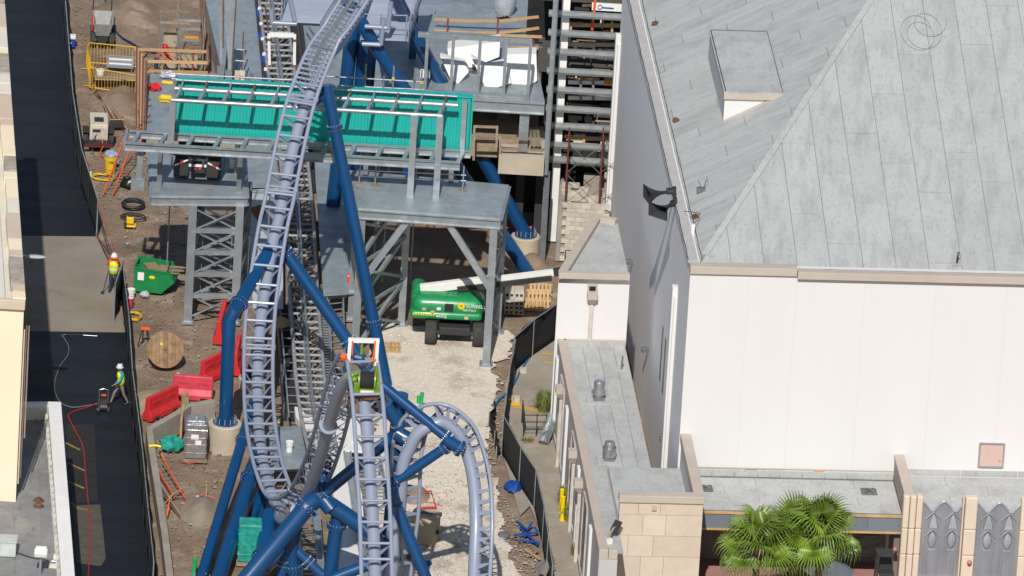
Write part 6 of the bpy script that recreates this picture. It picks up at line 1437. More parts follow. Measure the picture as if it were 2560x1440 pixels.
def survey(u,v,label,du=14):
    t = thing('stake',label,'stake',gz(u,v)); g = gz(u,v); M().bar(g-V((0,0,.05)),g+V((0,0,.6)),.04,.04).build('lath', m_wood, t, world=True); M().tube([g+V((-.3,.1,.05)),g+V((0,0,.12)),g+V((.4,-.1,.03))],.015,5).build('red_ribbon', m_red, t, world=True)
survey(515,1245,'wooden stake with red ribbon in the pit'); survey(1082,1262,'wooden stake with red ribbon behind the tan box')
M_ = M()
t = thing('red_tape','red barrier tape looped behind the tan box','barrier tape',gz(1075,1275)); M().bar(gz(1042,1232,.1),gz(1078,1228,.2),.02,.08).build('tape', m_red, t, world=True); M().bar(gz(1078,1228,.2),gz(1090,1268,.15),.02,.08).build('tape', m_red, t, world=True); M().bar(gz(1040,1270,.1),gz(1092,1268,.12),.02,.08).build('tape', m_red, t, world=True)
# teal wrapped pallets at the bottom
g = gz(622,1405); t = thing('wrapped_pallet','teal shrink wrapped load among the blue supports','pallet load',g,R(2)); M().box((0,0,.07),(1.0,.9,.14)).build('pallet', m_woodg, t); M().box((0,0,.95),(.92,.85,1.6)).build('wrap', m_tealwrap, t, bevel=.06)
for z in (.5,.9,1.3): M().box((0,0,z),(.94,.87,.05)).build('wrap_band', m_tealwrap, t, jit=.01)
t = thing('hose_stand','white and red jacketed hose bent over beside the teal load','hose',gz(615,1440)); M().tube([gz(618,1438,.1),gz(616,1438,.5),gz(618,1438,1.0),gz(626,1438,1.35),gz(632,1438,1.4)],.12,12).build('jacket', m_wht, t, world=True, smooth=True); M().tube([gz(617,1440,.0),gz(616,1440,.42)],.13,12).build('red_sleeve', m_red, t, world=True)
# green pipes
for (u0,v0,u1,v1,lb,r_) in ((483,1440,484,1396,'green plastic pipe stub at the bottom of the pit',.085),(1050,1030,1055,982,'tall green plastic pipe stub in the shell yard',.075)):
    a = gz(u0,v0); z = hz(a,v1); t = thing('pipe_stub',lb,'pipe',a); M().cyl(a-V((0,0,.1)),a+V((.05,0,z)),r_).build('pipe', m_gpipe, t, world=True, smooth=True); M().lathe([(r_*1.15,z-.1),(r_*1.15,z),(r_*.8,z),(r_*.8,z-.05)],(a.x+.05,a.y,0),14).build('socket', m_gpipe, t, world=True, smooth=True)
t = thing('pipe_stub','short green plastic pipe stub in the shell yard','pipe',gz(1046,1008)); M().cyl((0,0,-.1),(0,0,.3),.08).build('pipe', m_gpipe, t, smooth=True); M().cyl((0,0,.22),(0,0,.31),.092).build('socket', m_gpipe, t, smooth=True)
# tan utility box
g = gz(1060,1352); t = thing('utility_box','tan fibreglass utility box with a thick lid','utility box',g,R(-14))
rounded(-.55,.5,-.5,.5,.02,.95,'body',m_tanbox,t,.05); rounded(-.6,.55,-.55,.55,.93,1.12,'lid',m_tanbox,t,.06); M().box((.02,.1,1.13),(.5,.3,.03)).build('lid_panel', mat('lid_grey',(.42,.37,.3),.8), t)
for k in range(7): M().bar((-.2+.07*k,.0,1.16),(-.17+.07*k,.22,1.16),.025,.01).build('lid_rib', m_char, t)
M().cyl((.53,-.1,.5),(.6,-.1,.5),.09).build('knob', m_char, t)
for u,v,lb,mt in ((1035,1395,'rusty steel ring on the shell behind the raking leg',m_rusty),(1060,1410,'blue capped round cover on the shell',m_bluep)):
    o = M().lathe([(.3,0),(.32,.05),(.2,.07),(.2,.1),(.01,.11)],(0,0,0),18).build('round_cover',mt,smooth=True); o.location = gz(u,v); tag(o,lb,'cover')
def pallet(u,v,label,rz=0,tilt=0,z=0):
    t = thing('pallet',label,'pallet',gz(u,v)+V((0,0,z)),rz,'wooden pallets'); Rm = Matrix.Rotation(tilt,3,'X')
    for k in range(6): M().box(Rm@V((-.4+.16*k,0,.12)),(.1,.95,.02),M3=Rm).build('deck_board', m_wood, t)
    for y in (-.42,0,.42): M().box(Rm@V((0,y,.06)),(1.0,.08,.09),M3=Rm).build('stringer', m_wood, t)
pallet(972,872,'small wooden pallet lying on the shell beside the blue leg',.05); pallet(1345,758,'wooden pallet leaning behind the block stack',.1,1.0,.1); pallet(1350,742,'second wooden pallet leaning against the first',.05,1.15,.1); pallet(1330,765,'broken wooden pallet flat under the leaning ones',-.1,.1)
# block stack
g = gz(1284,782); t = thing('block_stack','stack of hollow concrete blocks behind the platform column','block stack',g,R(2))
for x in range(2):
    for y in range(3):
        for z in range(4):
            if z == 3 and y == 0: continue
            b_ = M().box((-.2+.4*x,-.0+.41*y,.1+.2*z),(.39,.4,.19)).build('block', m_cmu, t)
            if y == 0 or (z == 3 and y == 1):
                for dx in (-.09,.09): M().box((-.2+.4*x+dx,-.2+.41*y-.002,.1+.2*z),(.12,.02,.11)).build('core_hole', m_char, b_)
# blue debris
o = M().ell((0,0,.12),(.35,.5,.14),12,7).build('blue_tarp', m_bluep, jit=.07); o.location = gz(1283,1222); tag(o,'crumpled blue tarp at the foot of the mesh fence','tarp')
t = thing('blue_pipe_bundle','tangle of blue pipe stands lying by the fence','pipes',gz(1310,1335))
for a,b in (((1292,1303,.1),(1318,1325,.1)),((1318,1325,.1),(1330,1306,.3)),((1300,1320,.1),(1345,1362,.1)),((1285,1338,.12),(1345,1331,.15)),((1345,1331,.15),(1336,1318,.35)),((1300,1350,.05),(1348,1357,.1)),((1310,1342,.1),(1325,1330,.2))): M().tube([gz(*a),gz(*b)],.05,8).build('pipe', m_bluep, t, world=True)
o = M().lathe([(.25,0),(.25,.1),(.22,.12),(.01,.125)],(0,0,0),20).build('round_plate', m_steeld, smooth=True); o.location = gz(1260,1340); tag(o,'round grey plate beside the blue pipes','plate')
wire('black_hose','thin black hose looping behind the blue pipes','hose',((1262,1352),(1280,1358),(1300,1356),(1290,1348),(1275,1350)),.015,m_char)
t = thing('wood_pile','pile of splintered boards and lath at the fence corner','boards',gz(1365,1425))
for k in range(16): a = gz(1338+4*(k%8),1425+4*(k%5),.1+.04*k); b = gz(1372+3*(k%6),1392+5*(k%4),.15+.04*k); M().bar(a,b,.09,.025).build('board', m_woodg if k%3 else m_steel, t, world=True)
t = thing('broken_board','broken orange brown boards on the dirt near the wood pile','boards',gz(1330,1400)); M().bar(gz(1312,1372,.05),gz(1350,1398,.08),.12,.04).build('board', m_wood, t, world=True); M().bar(gz(1325,1390,.06),gz(1345,1376,.1),.1,.03).build('board', m_woodg, t, world=True)
# bollards
for u,v,vt,lb in ((1402,1284,1222,'far yellow bollard beside the grass'),(1405,1302,1240,'near yellow bollard beside the grass')):
    g = gz(u,v); z = hz(g,vt); t = thing('bollard',lb,'bollard',g,0,'yellow bollards'); M().lathe([(.085,0),(.085,z-.02),(.06,z),(.01,z+.005)],(0,0,0),18).build('sleeve', m_byel, t, smooth=True); M().lathe([(.1,0),(.1,.05),(.085,.05)],(0,0,0),18).build('base_ring', m_byel, t)
# grasses
def grass(u,v,n,h,sp,label):
    m = M(); 
    for k in range(n):
        a = random.uniform(0,2*PI); r_ = random.uniform(0,.22); b = V((r_*math.cos(a),r_*math.sin(a),0)); l = h*random.uniform(.5,1.1); d = V((math.cos(a),math.sin(a),0))*sp*random.uniform(.2,1); w = V((-math.sin(a),math.cos(a),0))*.012
        p1, p2, p3 = b+d*.15+V((0,0,l*.5)), b+d*.5+V((0,0,l*.85)), b+d+V((0,0,l*.8*random.uniform(.6,1)))
        m.add([b-w,b+w,p1+w,p1-w,p2+w*.7,p2-w*.7,p3],[(0,1,2,3),(3,2,4,5),(5,4,6)])
    t = thing('grass_clump',label,'grass',gz(u,v),0,'grass clumps along the annex'); stuff(m.build('blades', m_grass, t)); M().ell((0,0,.02),(.2,.2,.06),8,5).build('root_mound', m_dirt, t)
grass(1358,1030,420,1.0,.55,'green grass clump behind the handrail'); grass(1378,1095,420,.9,.5,'green grass clump beside the rolled mesh'); grass(1412,1265,380,.9,.4,'grass clump right behind the yellow bollards'); grass(1418,1300,300,.8,.35,'grass clump at the foot of the annex downpipe'); grass(1440,1388,120,.5,.3,'small weed tuft at the annex wall'); grass(1318,1105,60,.25,.3,'low dry weed tuft below the handrail')
# roll of chain link
a, b = gz(1358,1108,.1), gz(1384,1040,.9); t = thing('mesh_roll','roll of chain link mesh leaning among the grass','mesh roll',V((a.x,a.y,0)))
d = (b-a).normalized(); x = d.orthogonal().normalized(); y = d.cross(x); Lr = (b-a).length
for q in range(2):
    for k in range(14):
        ph = 2*PI*k/14; M().tube([a+d*(Lr*s/16)+(x*math.cos(ph+(1 if q else -1)*s*.35)+y*math.sin(ph+(1 if q else -1)*s*.35))*.2 for s in range(17)],.012,4).build('wire_strand', m_steel, t, world=True)
M().cyl(a,b,.15).build('inner_roll', m_steeld, t, world=True)
# handrail by the walkway
hr = thing('handrail','dark steel handrail frame beside the grass','handrail',gz(1308,1092))
for z in (.35,.65,.95): M().tube([gz(1308,1092)+V((0,0,z)),gz(1366,1092)+V((0,0,z))],.022,6).build('rail', m_char, hr, world=True)
for u in (1308,1340,1364): g = gz(u,1092); M().tube([g,g+V((0,0,1.0))],.025,6).build('post', m_char, hr, world=True)
for z in (.35,.65,.95): M().tube([gz(1308,1092)+V((0,0,z)),gz(1304,1058)+V((0,0,z))],.022,6).build('rail', m_char, hr, world=True)
g = gz(1304,1058); M().tube([g,g+V((0,0,1.0))],.025,6).build('post', m_char, hr, world=True)
bx_ = thing('concrete_block_pair','pair of pale concrete blocks holding the fence foot','blocks',gz(1284,1004)); M().box((-.13,0,.12),(.24,.3,.22)).build('block', m_cmu, bx_); M().box((.13,0,.12),(.24,.3,.22)).build('block', m_cmu, bx_); M().box((0,-.3,.03),(.5,.2,.05)).build('yellow_base', m_yel, bx_)
o = M().box((0,0,.1),(.28,.25,.2)).build('concrete_block', m_cmu); o.location = gz(1308,932); tag(o,'single pale concrete block beside the blue hose','block')
wire('blue_hose','blue lay flat hose curving along the mesh fence','hose',((1386,846),(1360,862),(1335,880),(1316,905),(1300,930),(1285,960),(1265,985),(1248,998),(1238,1012)),.05,m_hoseb)
wire('blue_hose','dark blue hose snaking through the dirt at the top left','hose',((262,-20),(265,10),(275,45),(295,85),(330,108),(362,125),(392,132)),.04,mat('navy_hose',(.015,.03,.12),.5))
wire('red_hose','long red hose running along the near lane','hose',((243,1008),(218,1018),(192,1026),(172,1036),(174,1050),(190,1080),(205,1110),(212,1150),(214,1190),(220,1250),(224,1320),(223,1400),(220,1450)),.022,m_hoser)
wire('grey_hose','grey pressure hose curling across the near lane','hose',((243,1010),(210,1015),(185,1018),(165,1014),(150,1004),(138,980),(138,950),(150,915),(168,890),(172,868),(162,848),(155,838),(168,836)),.014,mat('pale_hose',(.24,.25,.25),.6))
t = thing('spray_lance','long silver spray lance lying on the lane','lance',gz(200,838)); M().cyl(gz(208,838,.05),gz(243,840,.05),.02).build('tube', m_alu, t, world=True); M().cyl(gz(165,836,.05),gz(208,838,.05),.016).build('handle', m_char, t, world=True); M().bar(gz(172,837,.05),gz(178,842,.05),.03).build('trigger', m_char, t, world=True)
for (pts,lb) in ((((243,505,0),(256,560,0),(270,620,0),(282,655,0)),'x'),): pass
t = thing('guy_ropes','red and black guy ropes between the fence ends','rope',gz(241,592))
for a,b,mt,r_ in (((243,505),(279,652),m_hoser,.016),((240,590),(302,655),m_hoser,.02),((245,520),(280,700),m_char,.014),((241,585),(276,655),m_char,.014)):
    A, B = gz(241,592)+V((0,0,hz(gz(241,592),a[1]))), gz(300,746); B = B+V((-.1,0,hz(B,b[1]))); M().tube([A,A.lerp(B,.5)-V((0,0,.15)),B],r_,5).build('rope', mt, t, world=True)
wire('red_rope','red rope stretched over the dirt from the fence to the platform post','rope',((216,412,.5),(280,428,.45),(338,443,.5)),.016,m_hoser,5,4)
wire('red_rope','red ropes trailing from the near barricade to the welder','rope',((240,222,.3),(262,262,.1),(285,300,.1),(312,328,.1)),.018,mat('dull_red',(.28,.03,.03),.6),5,4); wire('black_rope','black cable trailing from the near barricade to the welder','cable',((232,215,.4),(250,248,.1),(266,285,.05),(268,310,.05)),.02,m_char,5,4)
wire('red_tape','red danger tape strung under the right platform to the pier','barrier tape',((1030,573,.6),(1120,571,.55),(1215,570,.6),(1330,568,.7)),.03,m_red,5,3)
# ================================================================ PEOPLE
def person(label, loc_, rz, J, mats, h=1.75):
    """J: joint positions (m, facing -Y). One skinned body; helmet and vest are children."""
    b = {'pel':(0,0,.95),'wai':(0,0,1.1),'che':(0,0,1.32),'neck':(0,0,1.47),'head':(0,-.02,1.6),'top':(0,-.02,1.70),
         'hipL':(-.1,0,.9),'kneeL':(-.11,-.02,.5),'ankL':(-.11,.02,.09),'toeL':(-.12,-.17,.04),'hipR':(.1,0,.9),'kneeR':(.11,-.02,.5),'ankR':(.11,.02,.09),'toeR':(.12,-.17,.04),
         'shL':(-.19,0,1.42),'elL':(-.25,.03,1.13),'wrL':(-.25,-.08,.89),'haL':(-.25,-.11,.8),'shR':(.19,0,1.42),'elR':(.25,.03,1.13),'wrR':(.25,-.08,.89),'haR':(.25,-.11,.8)}
    b.update(J); rad = {'pel':.135,'wai':.125,'che':.15,'neck':.06,'head':.095,'top':.075,'hip':.095,'knee':.06,'ank':.045,'toe':.035,'sh':.075,'el':.048,'wr':.034,'ha':.038}
    names = list(b); idx = {n:i for i,n in enumerate(names)}; vs = [V(b[n]) for n in names]; rs = [rad[n] if n in rad else rad[n[:-1]] for n in names]
    ed = [('pel','wai'),('wai','che'),('che','neck'),('neck','head'),('head','top')]
    for s in 'LR': ed += [('pel','hip'+s),('hip'+s,'knee'+s),('knee'+s,'ank'+s),('ank'+s,'toe'+s),('che','sh'+s),('sh'+s,'el'+s),('el'+s,'wr'+s),('wr'+s,'ha'+s)]
    es = [(idx[a],idx[c]) for a,c in ed]
    for s,sg in (('L',-1),('R',1)):
        ha = V(b['ha'+s]); d = (ha-V(b['wr'+s])).normalized(); sd_ = d.cross(V((0,0,1)) if abs(d.z) < .8 else V((1,0,0))).normalized()
        for k,(o_,ln) in enumerate(((-.03,.07),(-.01,.085),(.012,.08),(.032,.06))):
            p1 = ha+sd_*o_+d*.045; p2 = p1+d*ln*.6+V((0,-.015,-.01)); i0 = len(vs); vs += [p1,p2]; rs += [.010,.008]; es += [(idx['ha'+s],i0),(i0,i0+1)]
        i0 = len(vs); p1 = ha-sd_*.045-d*.01; vs += [p1,p1+d*.05-sd_*.01]; rs += [.012,.010]; es += [(idx['ha'+s],i0),(i0,i0+1)]
    me = bpy.data.meshes.new('skel'); me.from_pydata([tuple(v) for v in vs],es,[]); o = bpy.data.objects.new('skel',me); COL.objects.link(o)
    sk_ = o.modifiers.new('skin','SKIN'); sl = me.skin_vertices[0].data
    for i,r_ in enumerate(rs): sl[i].radius = (r_,r_*(.78 if names[i:i+1] and names[i] in ('wai','che','pel') else 1)); sl[i].use_root = (i == 0)
    sub = o.modifiers.new('sub','SUBSURF'); sub.levels = 2; sub.render_levels = 2
    bm_ = bpy.data.meshes.new_from_object(o.evaluated_get(bpy.context.evaluated_depsgraph_get())); bpy.data.objects.remove(o)
    for mt in mats: bm_.materials.append(mt)     # skin, shirt, trousers, boots
    seg = []
    for n1,n2 in ed:
        s = n2.rstrip('LR'); k = 1
        if s in ('head','top'): k = 0
        elif s in ('hip','knee','ank'): k = 2
        elif s == 'toe': k = 3
        elif s == 'ha': k = 0
        seg.append((V(b[n1]),V(b[n2]),k))
    for s in 'LR': seg.append((V(b['ha'+s]),V(b['ha'+s])+V((0,0,-.06)),0))
    for p in bm_.polygons:
        c = p.center; best = 9; kk = 1
        for a_,c_,k in seg:
            d = c_-a_; t = max(0,min(1,(c-a_).dot(d)/max(1e-6,d.dot(d)))); q = (c-a_-d*t).length
            if q < best: best = q; kk = k
        if kk == 1 and c.z < b['pel'][2]+.03 and (V((c.x,c.y,0))-V((b['pel'][0],b['pel'][1],0))).length < .17: kk = 2
        p.material_index = kk; p.use_smooth = True
    bo = bpy.data.objects.new('body',bm_); COL.objects.link(bo)
    t = thing('person',label,'person',loc_,rz); bo.parent = t; MW[bo] = MW[t]; return t, b
def helmet(t, b, material, brim=.15):
    c = V(b['head'])+V((0,0,.045)); hm = M().lathe([(brim,0),(brim,.012),(.125,.02),(.12,.07),(.09,.125),(.04,.15),(.005,.153)],c,20).build('hard_hat', material, t, smooth=True)
    M().bar(c+V((0,-.1,.08)),c+V((0,.1,.08)),.03,.15).build('crest', material, hm)
    f = V(b['head']); 
    for s in (-1,1): M().ell(f+V((s*.035,-.088,.012)),(.012,.008,.008),8,5).build('eye', m_char, t); M().ell(f+V((s*.098,0,-.005)),(.014,.024,.034),8,5).build('ear', m_skin, t)
    M().ell(f+V((0,-.102,-.02)),(.014,.02,.022),8,5).build('nose', m_skin, t); M().box(f+V((0,-.092,-.055)),(.045,.01,.01)).build('mouth', m_rusty, t)
def vest(t, b, material, stripe):
    p, w, c, n = V(b['pel']), V(b['wai']), V(b['che']), V(b['neck']); m = M(); rings = []
    for q,rx,ry in ((p+V((0,0,-.06)),.185,.15),(w,.18,.14),(c,.20,.155),(c.lerp(n,.55),.17,.12),(n+V((0,0,-.02)),.085,.085)): rings.append([q+V((rx*math.cos(2*PI*k/20),ry*math.sin(2*PI*k/20),0)) for k in range(20)])
    for r_ in rings: m.v += r_
    for i in range(len(rings)-1):
        for k in range(20): a = i*20+k; e = i*20+(k+1)%20; m.f.append((a,e,e+20,a+20))
    vo = m.build('vest', material, t, smooth=True); s_ = vo.modifiers.new('th','SOLIDIFY'); s_.thickness = .012
    for f in (.25,.75): q = p.lerp(c,f); M().lathe([(1.03,-.025),(1.03,.025)],q,20,Matrix.Diagonal(V((.185,.148,1)))).build('reflective_band', stripe, vo)
m_refl = mat('reflective',(.70,.72,.70),.35,metal=.3)
g = gz(300,1012)
t, b = person('worker in a yellow vest, teal shirt and white hard hat walking down the lane', g, R(-72), {'hipL':(-.1,0,.9),'kneeL':(-.11,-.22,.52),'ankL':(-.11,-.36,.1),'toeL':(-.12,-.55,.05),'kneeR':(.11,.1,.5),'ankR':(.11,.30,.11),'toeR':(.12,.14,.04),'che':(0,-.03,1.32),'neck':(0,-.05,1.47),'head':(0,-.08,1.6),'top':(0,-.08,1.7),'elL':(-.26,.1,1.14),'wrL':(-.25,-.06,.95),'haL':(-.25,-.12,.88),'elR':(.25,-.1,1.15),'wrR':(.22,-.28,1.02),'haR':(.2,-.35,.98)}, (m_skin,m_tealsh,m_greyp,m_char)); helmet(t,b,m_hatw); vest(t,b,m_hivis,m_refl)
g = gz(281,733)
t, b = person('worker in a yellow vest and jeans standing at the fence gap', g, R(168), {'kneeL':(-.12,-.05,.5),'kneeR':(.1,.03,.5),'ankR':(.12,.1,.09),'toeR':(.13,-.08,.04),'elR':(.28,-.12,1.18),'wrR':(.27,-.33,1.2),'haR':(.26,-.4,1.22),'elL':(-.27,-.1,1.16),'wrL':(-.2,-.3,1.1),'haL':(-.17,-.37,1.1)}, (m_skin,m_orange,m_jean,mat('brown_boot',(.16,.05,.035),.8))); helmet(t,b,m_hatw); vest(t,b,m_hivis,m_refl)
M().lathe([(.15,-.06),(.17,-.055),(.14,.0),(.13,.0)],V(b['head'])+V((0,0,.045)),20).build('neck_shade', mat('shade_orange',(.62,.2,.04),.8), t, smooth=True)
g = gz(388,196)
t, b = person('worker in orange shirt and red helmet bending behind the lumber rail', g, R(80), {'wai':(0,-.1,1.05),'che':(0,-.25,1.2),'neck':(0,-.33,1.32),'head':(0,-.38,1.44),'top':(0,-.39,1.54),'shL':(-.19,-.28,1.28),'shR':(.19,-.28,1.28),'elL':(-.24,-.48,1.08),'wrL':(-.2,-.68,.98),'haL':(-.18,-.76,.95),'elR':(.24,-.5,1.1),'wrR':(.2,-.75,1.02),'haR':(.18,-.83,1.0)}, (m_skin,m_orange,m_jean,m_char)); helmet(t,b,m_hatr)
# long-handled tool beside the second worker
tl = thing('long_tool','long handled tamper leaning beside the worker at the fence gap','tool',gz(256,735)); A = gz(256,735); M().tube([A,V((A.x+.28,A.y+.3,hz(gz(266,722),648)))],.018,8).build('handle', m_char, tl, world=True); M().box((A.x,A.y,.05),(.14,.12,.1)).build('head', m_char, tl, world=True); M().bar(A+V((.2,.2,1.1)),A+V((.45,.1,.95)),.05).build('red_grip', m_red, tl, world=True)
# pressure washer
g = gz(258,1030); t = thing('pressure_washer','small pressure washer on wheels standing in the lane','pressure washer',g,R(5))
for x in (-.2,.2): M().lathe([(.05,-.04),(.12,-.04),(.13,0),(.12,.04),(.05,.04)],(x,-.05,.13),16,Matrix.Rotation(PI/2,3,'Y')).build('wheel', m_rub, t, smooth=True); M().lathe([(.05,-.045),(.05,.045)],(x,-.05,.13),10,Matrix.Rotation(PI/2,3,'Y')).build('hub', m_wht, t)
M().box((0,.05,.2),(.4,.4,.06)).build('frame', m_char, t); M().box((0,.05,.38),(.3,.28,.28)).build('engine', m_char, t, bevel=.03); M().box((0,-.12,.3),(.28,.1,.08)).build('pump', m_alu, t); M().tube([(-.18,.2,.2),(-.18,.28,.85),(0,.3,.9),(.18,.28,.85),(.18,.2,.2)],.016,8).build('handle', m_alu, t); M().box((0,.22,.65),(.2,.04,.08)).build('badge', m_orange, t)
# orange water jug on the walkway deck
g = gz(878,706,ZS); t = thing('water_jug','orange water cooler jug with a clear bottle on the deck','water jug',V((g.x,g.y,ZS))); M().lathe([(.16,0),(.17,.05),(.17,.38),(.15,.42),(.01,.43)],(0,0,0),18).build('jug', m_orange, t, smooth=True); M().lathe([(.175,.3),(.175,.34)],(0,0,0),18).build('band', m_wht, t); M().lathe([(.12,.43),(.12,.6),(.05,.7),(.01,.71)],(0,0,0),14).build('bottle', mat('clear_bottle',(.6,.65,.68),.15,trans=.3), t, smooth=True)
o = M().quad(*[gz(u,v,z) for u,v,z in ((622,522,1.5),(652,512,1.9),(668,520,1.95),(660,545,1.5),(645,550,1.4))]).build('red_tarp', mat('rust_tarp',(.30,.065,.035),.8,bump=.5,bscale=6)); tag(o,'rust red tarp draped over the plank walkway edge','tarp'); s_ = o.modifiers.new('t','SOLIDIFY'); s_.thickness = .03
# plywood square on the trough
o = M().box((0,0,0),(.95,1.0,.03),M3=Matrix.Rotation(.8,3,'Z')).build('plywood_square', m_ply); o.location = gz(702,806,1.05); tag(o,'diamond turned plywood square over the cable trough','board')
# ================================================================ TRUCK on the left platform
zp = ZP+.39; g = gz(492,455,zp); t = thing('prop_truck','black truck chassis seen from behind on the tower platform','truck',V((g.x,g.y,zp)),R(1))
for x in (-.68,.68):
    w_ = M().lathe([(.2,-.26),(.47,-.26),(.5,-.2),(.5,.2),(.47,.26),(.2,.26)],(x,.75,.5),24,Matrix.Rotation(PI/2,3,'Y')).build('tyre', m_rub, t, smooth=True)
    M().box((x,.2,.42),(.6,.03,.62)).build('mud_flap', m_char, t); M().box((x,.72,1.04),(.66,1.0,.05)).build('fender', m_char, t, bevel=.03)
    for k,mt in enumerate((m_wht,m_red,m_wht)): M().bar((x+(-.27+k*.18)*(1 if x>0 else 1),.17,.80-abs(x*0)-(.09*k if x > 0 else .09*(2-k))),(x-.27+(k+1)*.18,.17,.80-(.09*(k+1) if x > 0 else .09*(1-k))),.03,.06).build('reflector', mt, t)
for x in (-.22,.22): M().bar((x,.0,.78),(x,2.4,.78),.09,.2).build('frame_rail', mat('brown_frame',(.11,.075,.055),.7,scale=6), t)
for k in range(5): M().bar((-.35,.25+.3*k,.9),(.35,.25+.3*k,.9),.08,.06).build('crossmember', mat('brown_frame',(.11,.075,.055),.7), t)
M().box((0,.12,.68),(.72,.06,.1)).build('bumper', m_wht, t)
for x in (-.1,.1): M().lathe([(.06,0),(.06,.03),(.01,.035)],(x,.1,.55),12,Matrix.Rotation(PI/2,3,'X')).build('tail_light', m_red, t)
M().box((0,2.2,1.0),(1.7,1.2,1.1)).build('cab', m_char, t, bevel=.08); M().box((0,.4,.5),(.6,.5,.3)).build('axle_housing', m_char, t)
g = gz(578,420,zp); t = thing('pipe_stand','white pipe elbow on a small pipe stand beside the truck','pipe stand',V((g.x,g.y,zp))); M().lathe([(.12,.0),(.12,.3),(.16,.32),(.16,.4),(.01,.41)],(0,0,0),16).build('elbow', m_wht, t, smooth=True)
for x in (-.3,.3): M().tube([(x,.1,0),(x,.1,.6)],.02,6).build('post', m_steel, t)
M().tube([(-.3,.1,.55),(.3,.1,.55)],.02,6).build('rail', m_steel, t)
# ================================================================ SCAFFOLDS top left
sc1 = thing('pipe_scaffold','pipe scaffold with plywood platforms at the top left','scaffold',gz(455,212))
gA, gB = gz(410,205), gz(514,205); ysc = gA.y
def SP(u,v,dy=0): return gy(u,v,ysc+dy)
for u,vt in ((404,28),(448,18),(512,45)):
    p = SP(u,vt); M().tube([(p.x,ysc,0),(p.x,ysc,p.z)],.03,8).build('standard', m_steel, sc1, world=True); M().tube([(p.x-.1,ysc+1.5,0),(p.x-.1,ysc+1.5,p.z+.4)],.03,8).build('standard', m_woodg, sc1, world=True)
for v0,v1,u0,u1,mt in ((28,30,398,476,m_woodg),(50,52,446,502,m_steel),(56,58,400,475,m_woodg),(72,73,452,500,m_steel),(100,101,452,498,m_steel),(93,94,462,496,mat('scaff_orange',(.75,.33,.03),.6))): M().bar(SP(u0,v0),SP(u1,v1),.07,.11).build('ledger', mt, sc1, world=True)
for u0,u1,v0,v1,z in ((408,445,80,118,0),(412,440,130,172,0),(452,494,135,170,0)): c = SP((u0+u1)/2,(v0+v1)/2,.9); M().box((c.x,c.y,c.z),((u1-u0)/60,.05,(v1-v0)/60)).build('plywood_panel', mat('pale_ply',(.46,.37,.26),.8,rnd=.1), sc1, world=True)
for u,v in ((455,120),(485,140),(470,60)): M().tube([SP(u-20,v-18),SP(u+14,v+26)],.02,6).build('diagonal', m_steeld, sc1, world=True)
for k in range(5): M().bar(SP(500+2*k,-10+k*3,.6+.2*k),SP(508+4*k,180-k*6,.3+.2*k),.07,.05).build('leaning_lumber', m_woodg if k%2 else m_rusty, sc1, world=True)
lr = thing('lumber_rail','three yellow lumber guard rails at the deck edge','guard rail',gz(355,200)); yl_ = gz(355,235).y
for a,b in (((336,123),(516,129)),((353,153),(518,157)),((353,176),(520,182))): M().bar(gy(*a,yl_),gy(*b,yl_),.05,.13).build('rail', m_wood, lr, world=True)
for u in (345,408,450,484): p = gy(u,122,yl_+.1); M().bar((p.x,yl_+.06,0),(p.x,yl_+.06,p.z),.07).build('post', m_woodg if u != 484 else m_rust, lr, world=True)
sc3 = thing('edge_scaffold','dark lumber and red primed tubes stacked upright along the deck edge','scaffold',gz(358,400))
for k in range(7): a = gz(344+3*k,345-k*4,1.0+.1*k); b = gz(342+4*k,128+k*6,2.2); M().bar(V((a.x,a.y,.0+.25*k)),V((b.x,b.y,2.4)),.09,.07).build('member', (m_rust,m_woodg,m_rusty,m_wood)[k%4], sc3, world=True)
for k in range(5): a = gz(345,320-k*40,1.2); M().bar(a,a+V((.5,.1,.6)),.05).build('tie', m_rust, sc3, world=True)
sc4 = thing('pipe_scaffold','small pipe scaffold with board platform behind the teal wall','scaffold',gz(595,275)); y4 = gz(595,285).y
for u in (574,612): p = gy(u,100,y4); M().tube([(p.x,y4,ZS),(p.x,y4,p.z)],.03,8).build('standard', m_steel, sc4, world=True); M().tube([(p.x-.1,y4+1,ZS),(p.x-.1,y4+1,p.z)],.03,8).build('standard', m_rusty, sc4, world=True)
for v in (122,150): M().tube([gy(576,v,y4),gy(612,v+3,y4)],.03,8).build('ledger', m_steel, sc4, world=True)
for u0,u1,mt in ((574,586,mat('slate_board',(.17,.22,.30),.7)),(587,598,m_cmu),(599,611,m_cmu)): a, c = gy(u0,176,y4-.05), gy(u1,205,y4-.05); M().box(((a.x+c.x)/2,y4-.05,(a.z+c.z)/2),(c.x-a.x,.05,a.z-c.z)).build('board', mt, sc4, world=True)
M().bar(gy(570,189,y4-.1),gy(612,192,y4-.1),.05,.1).build('toe_board', m_wood, sc4, world=True)
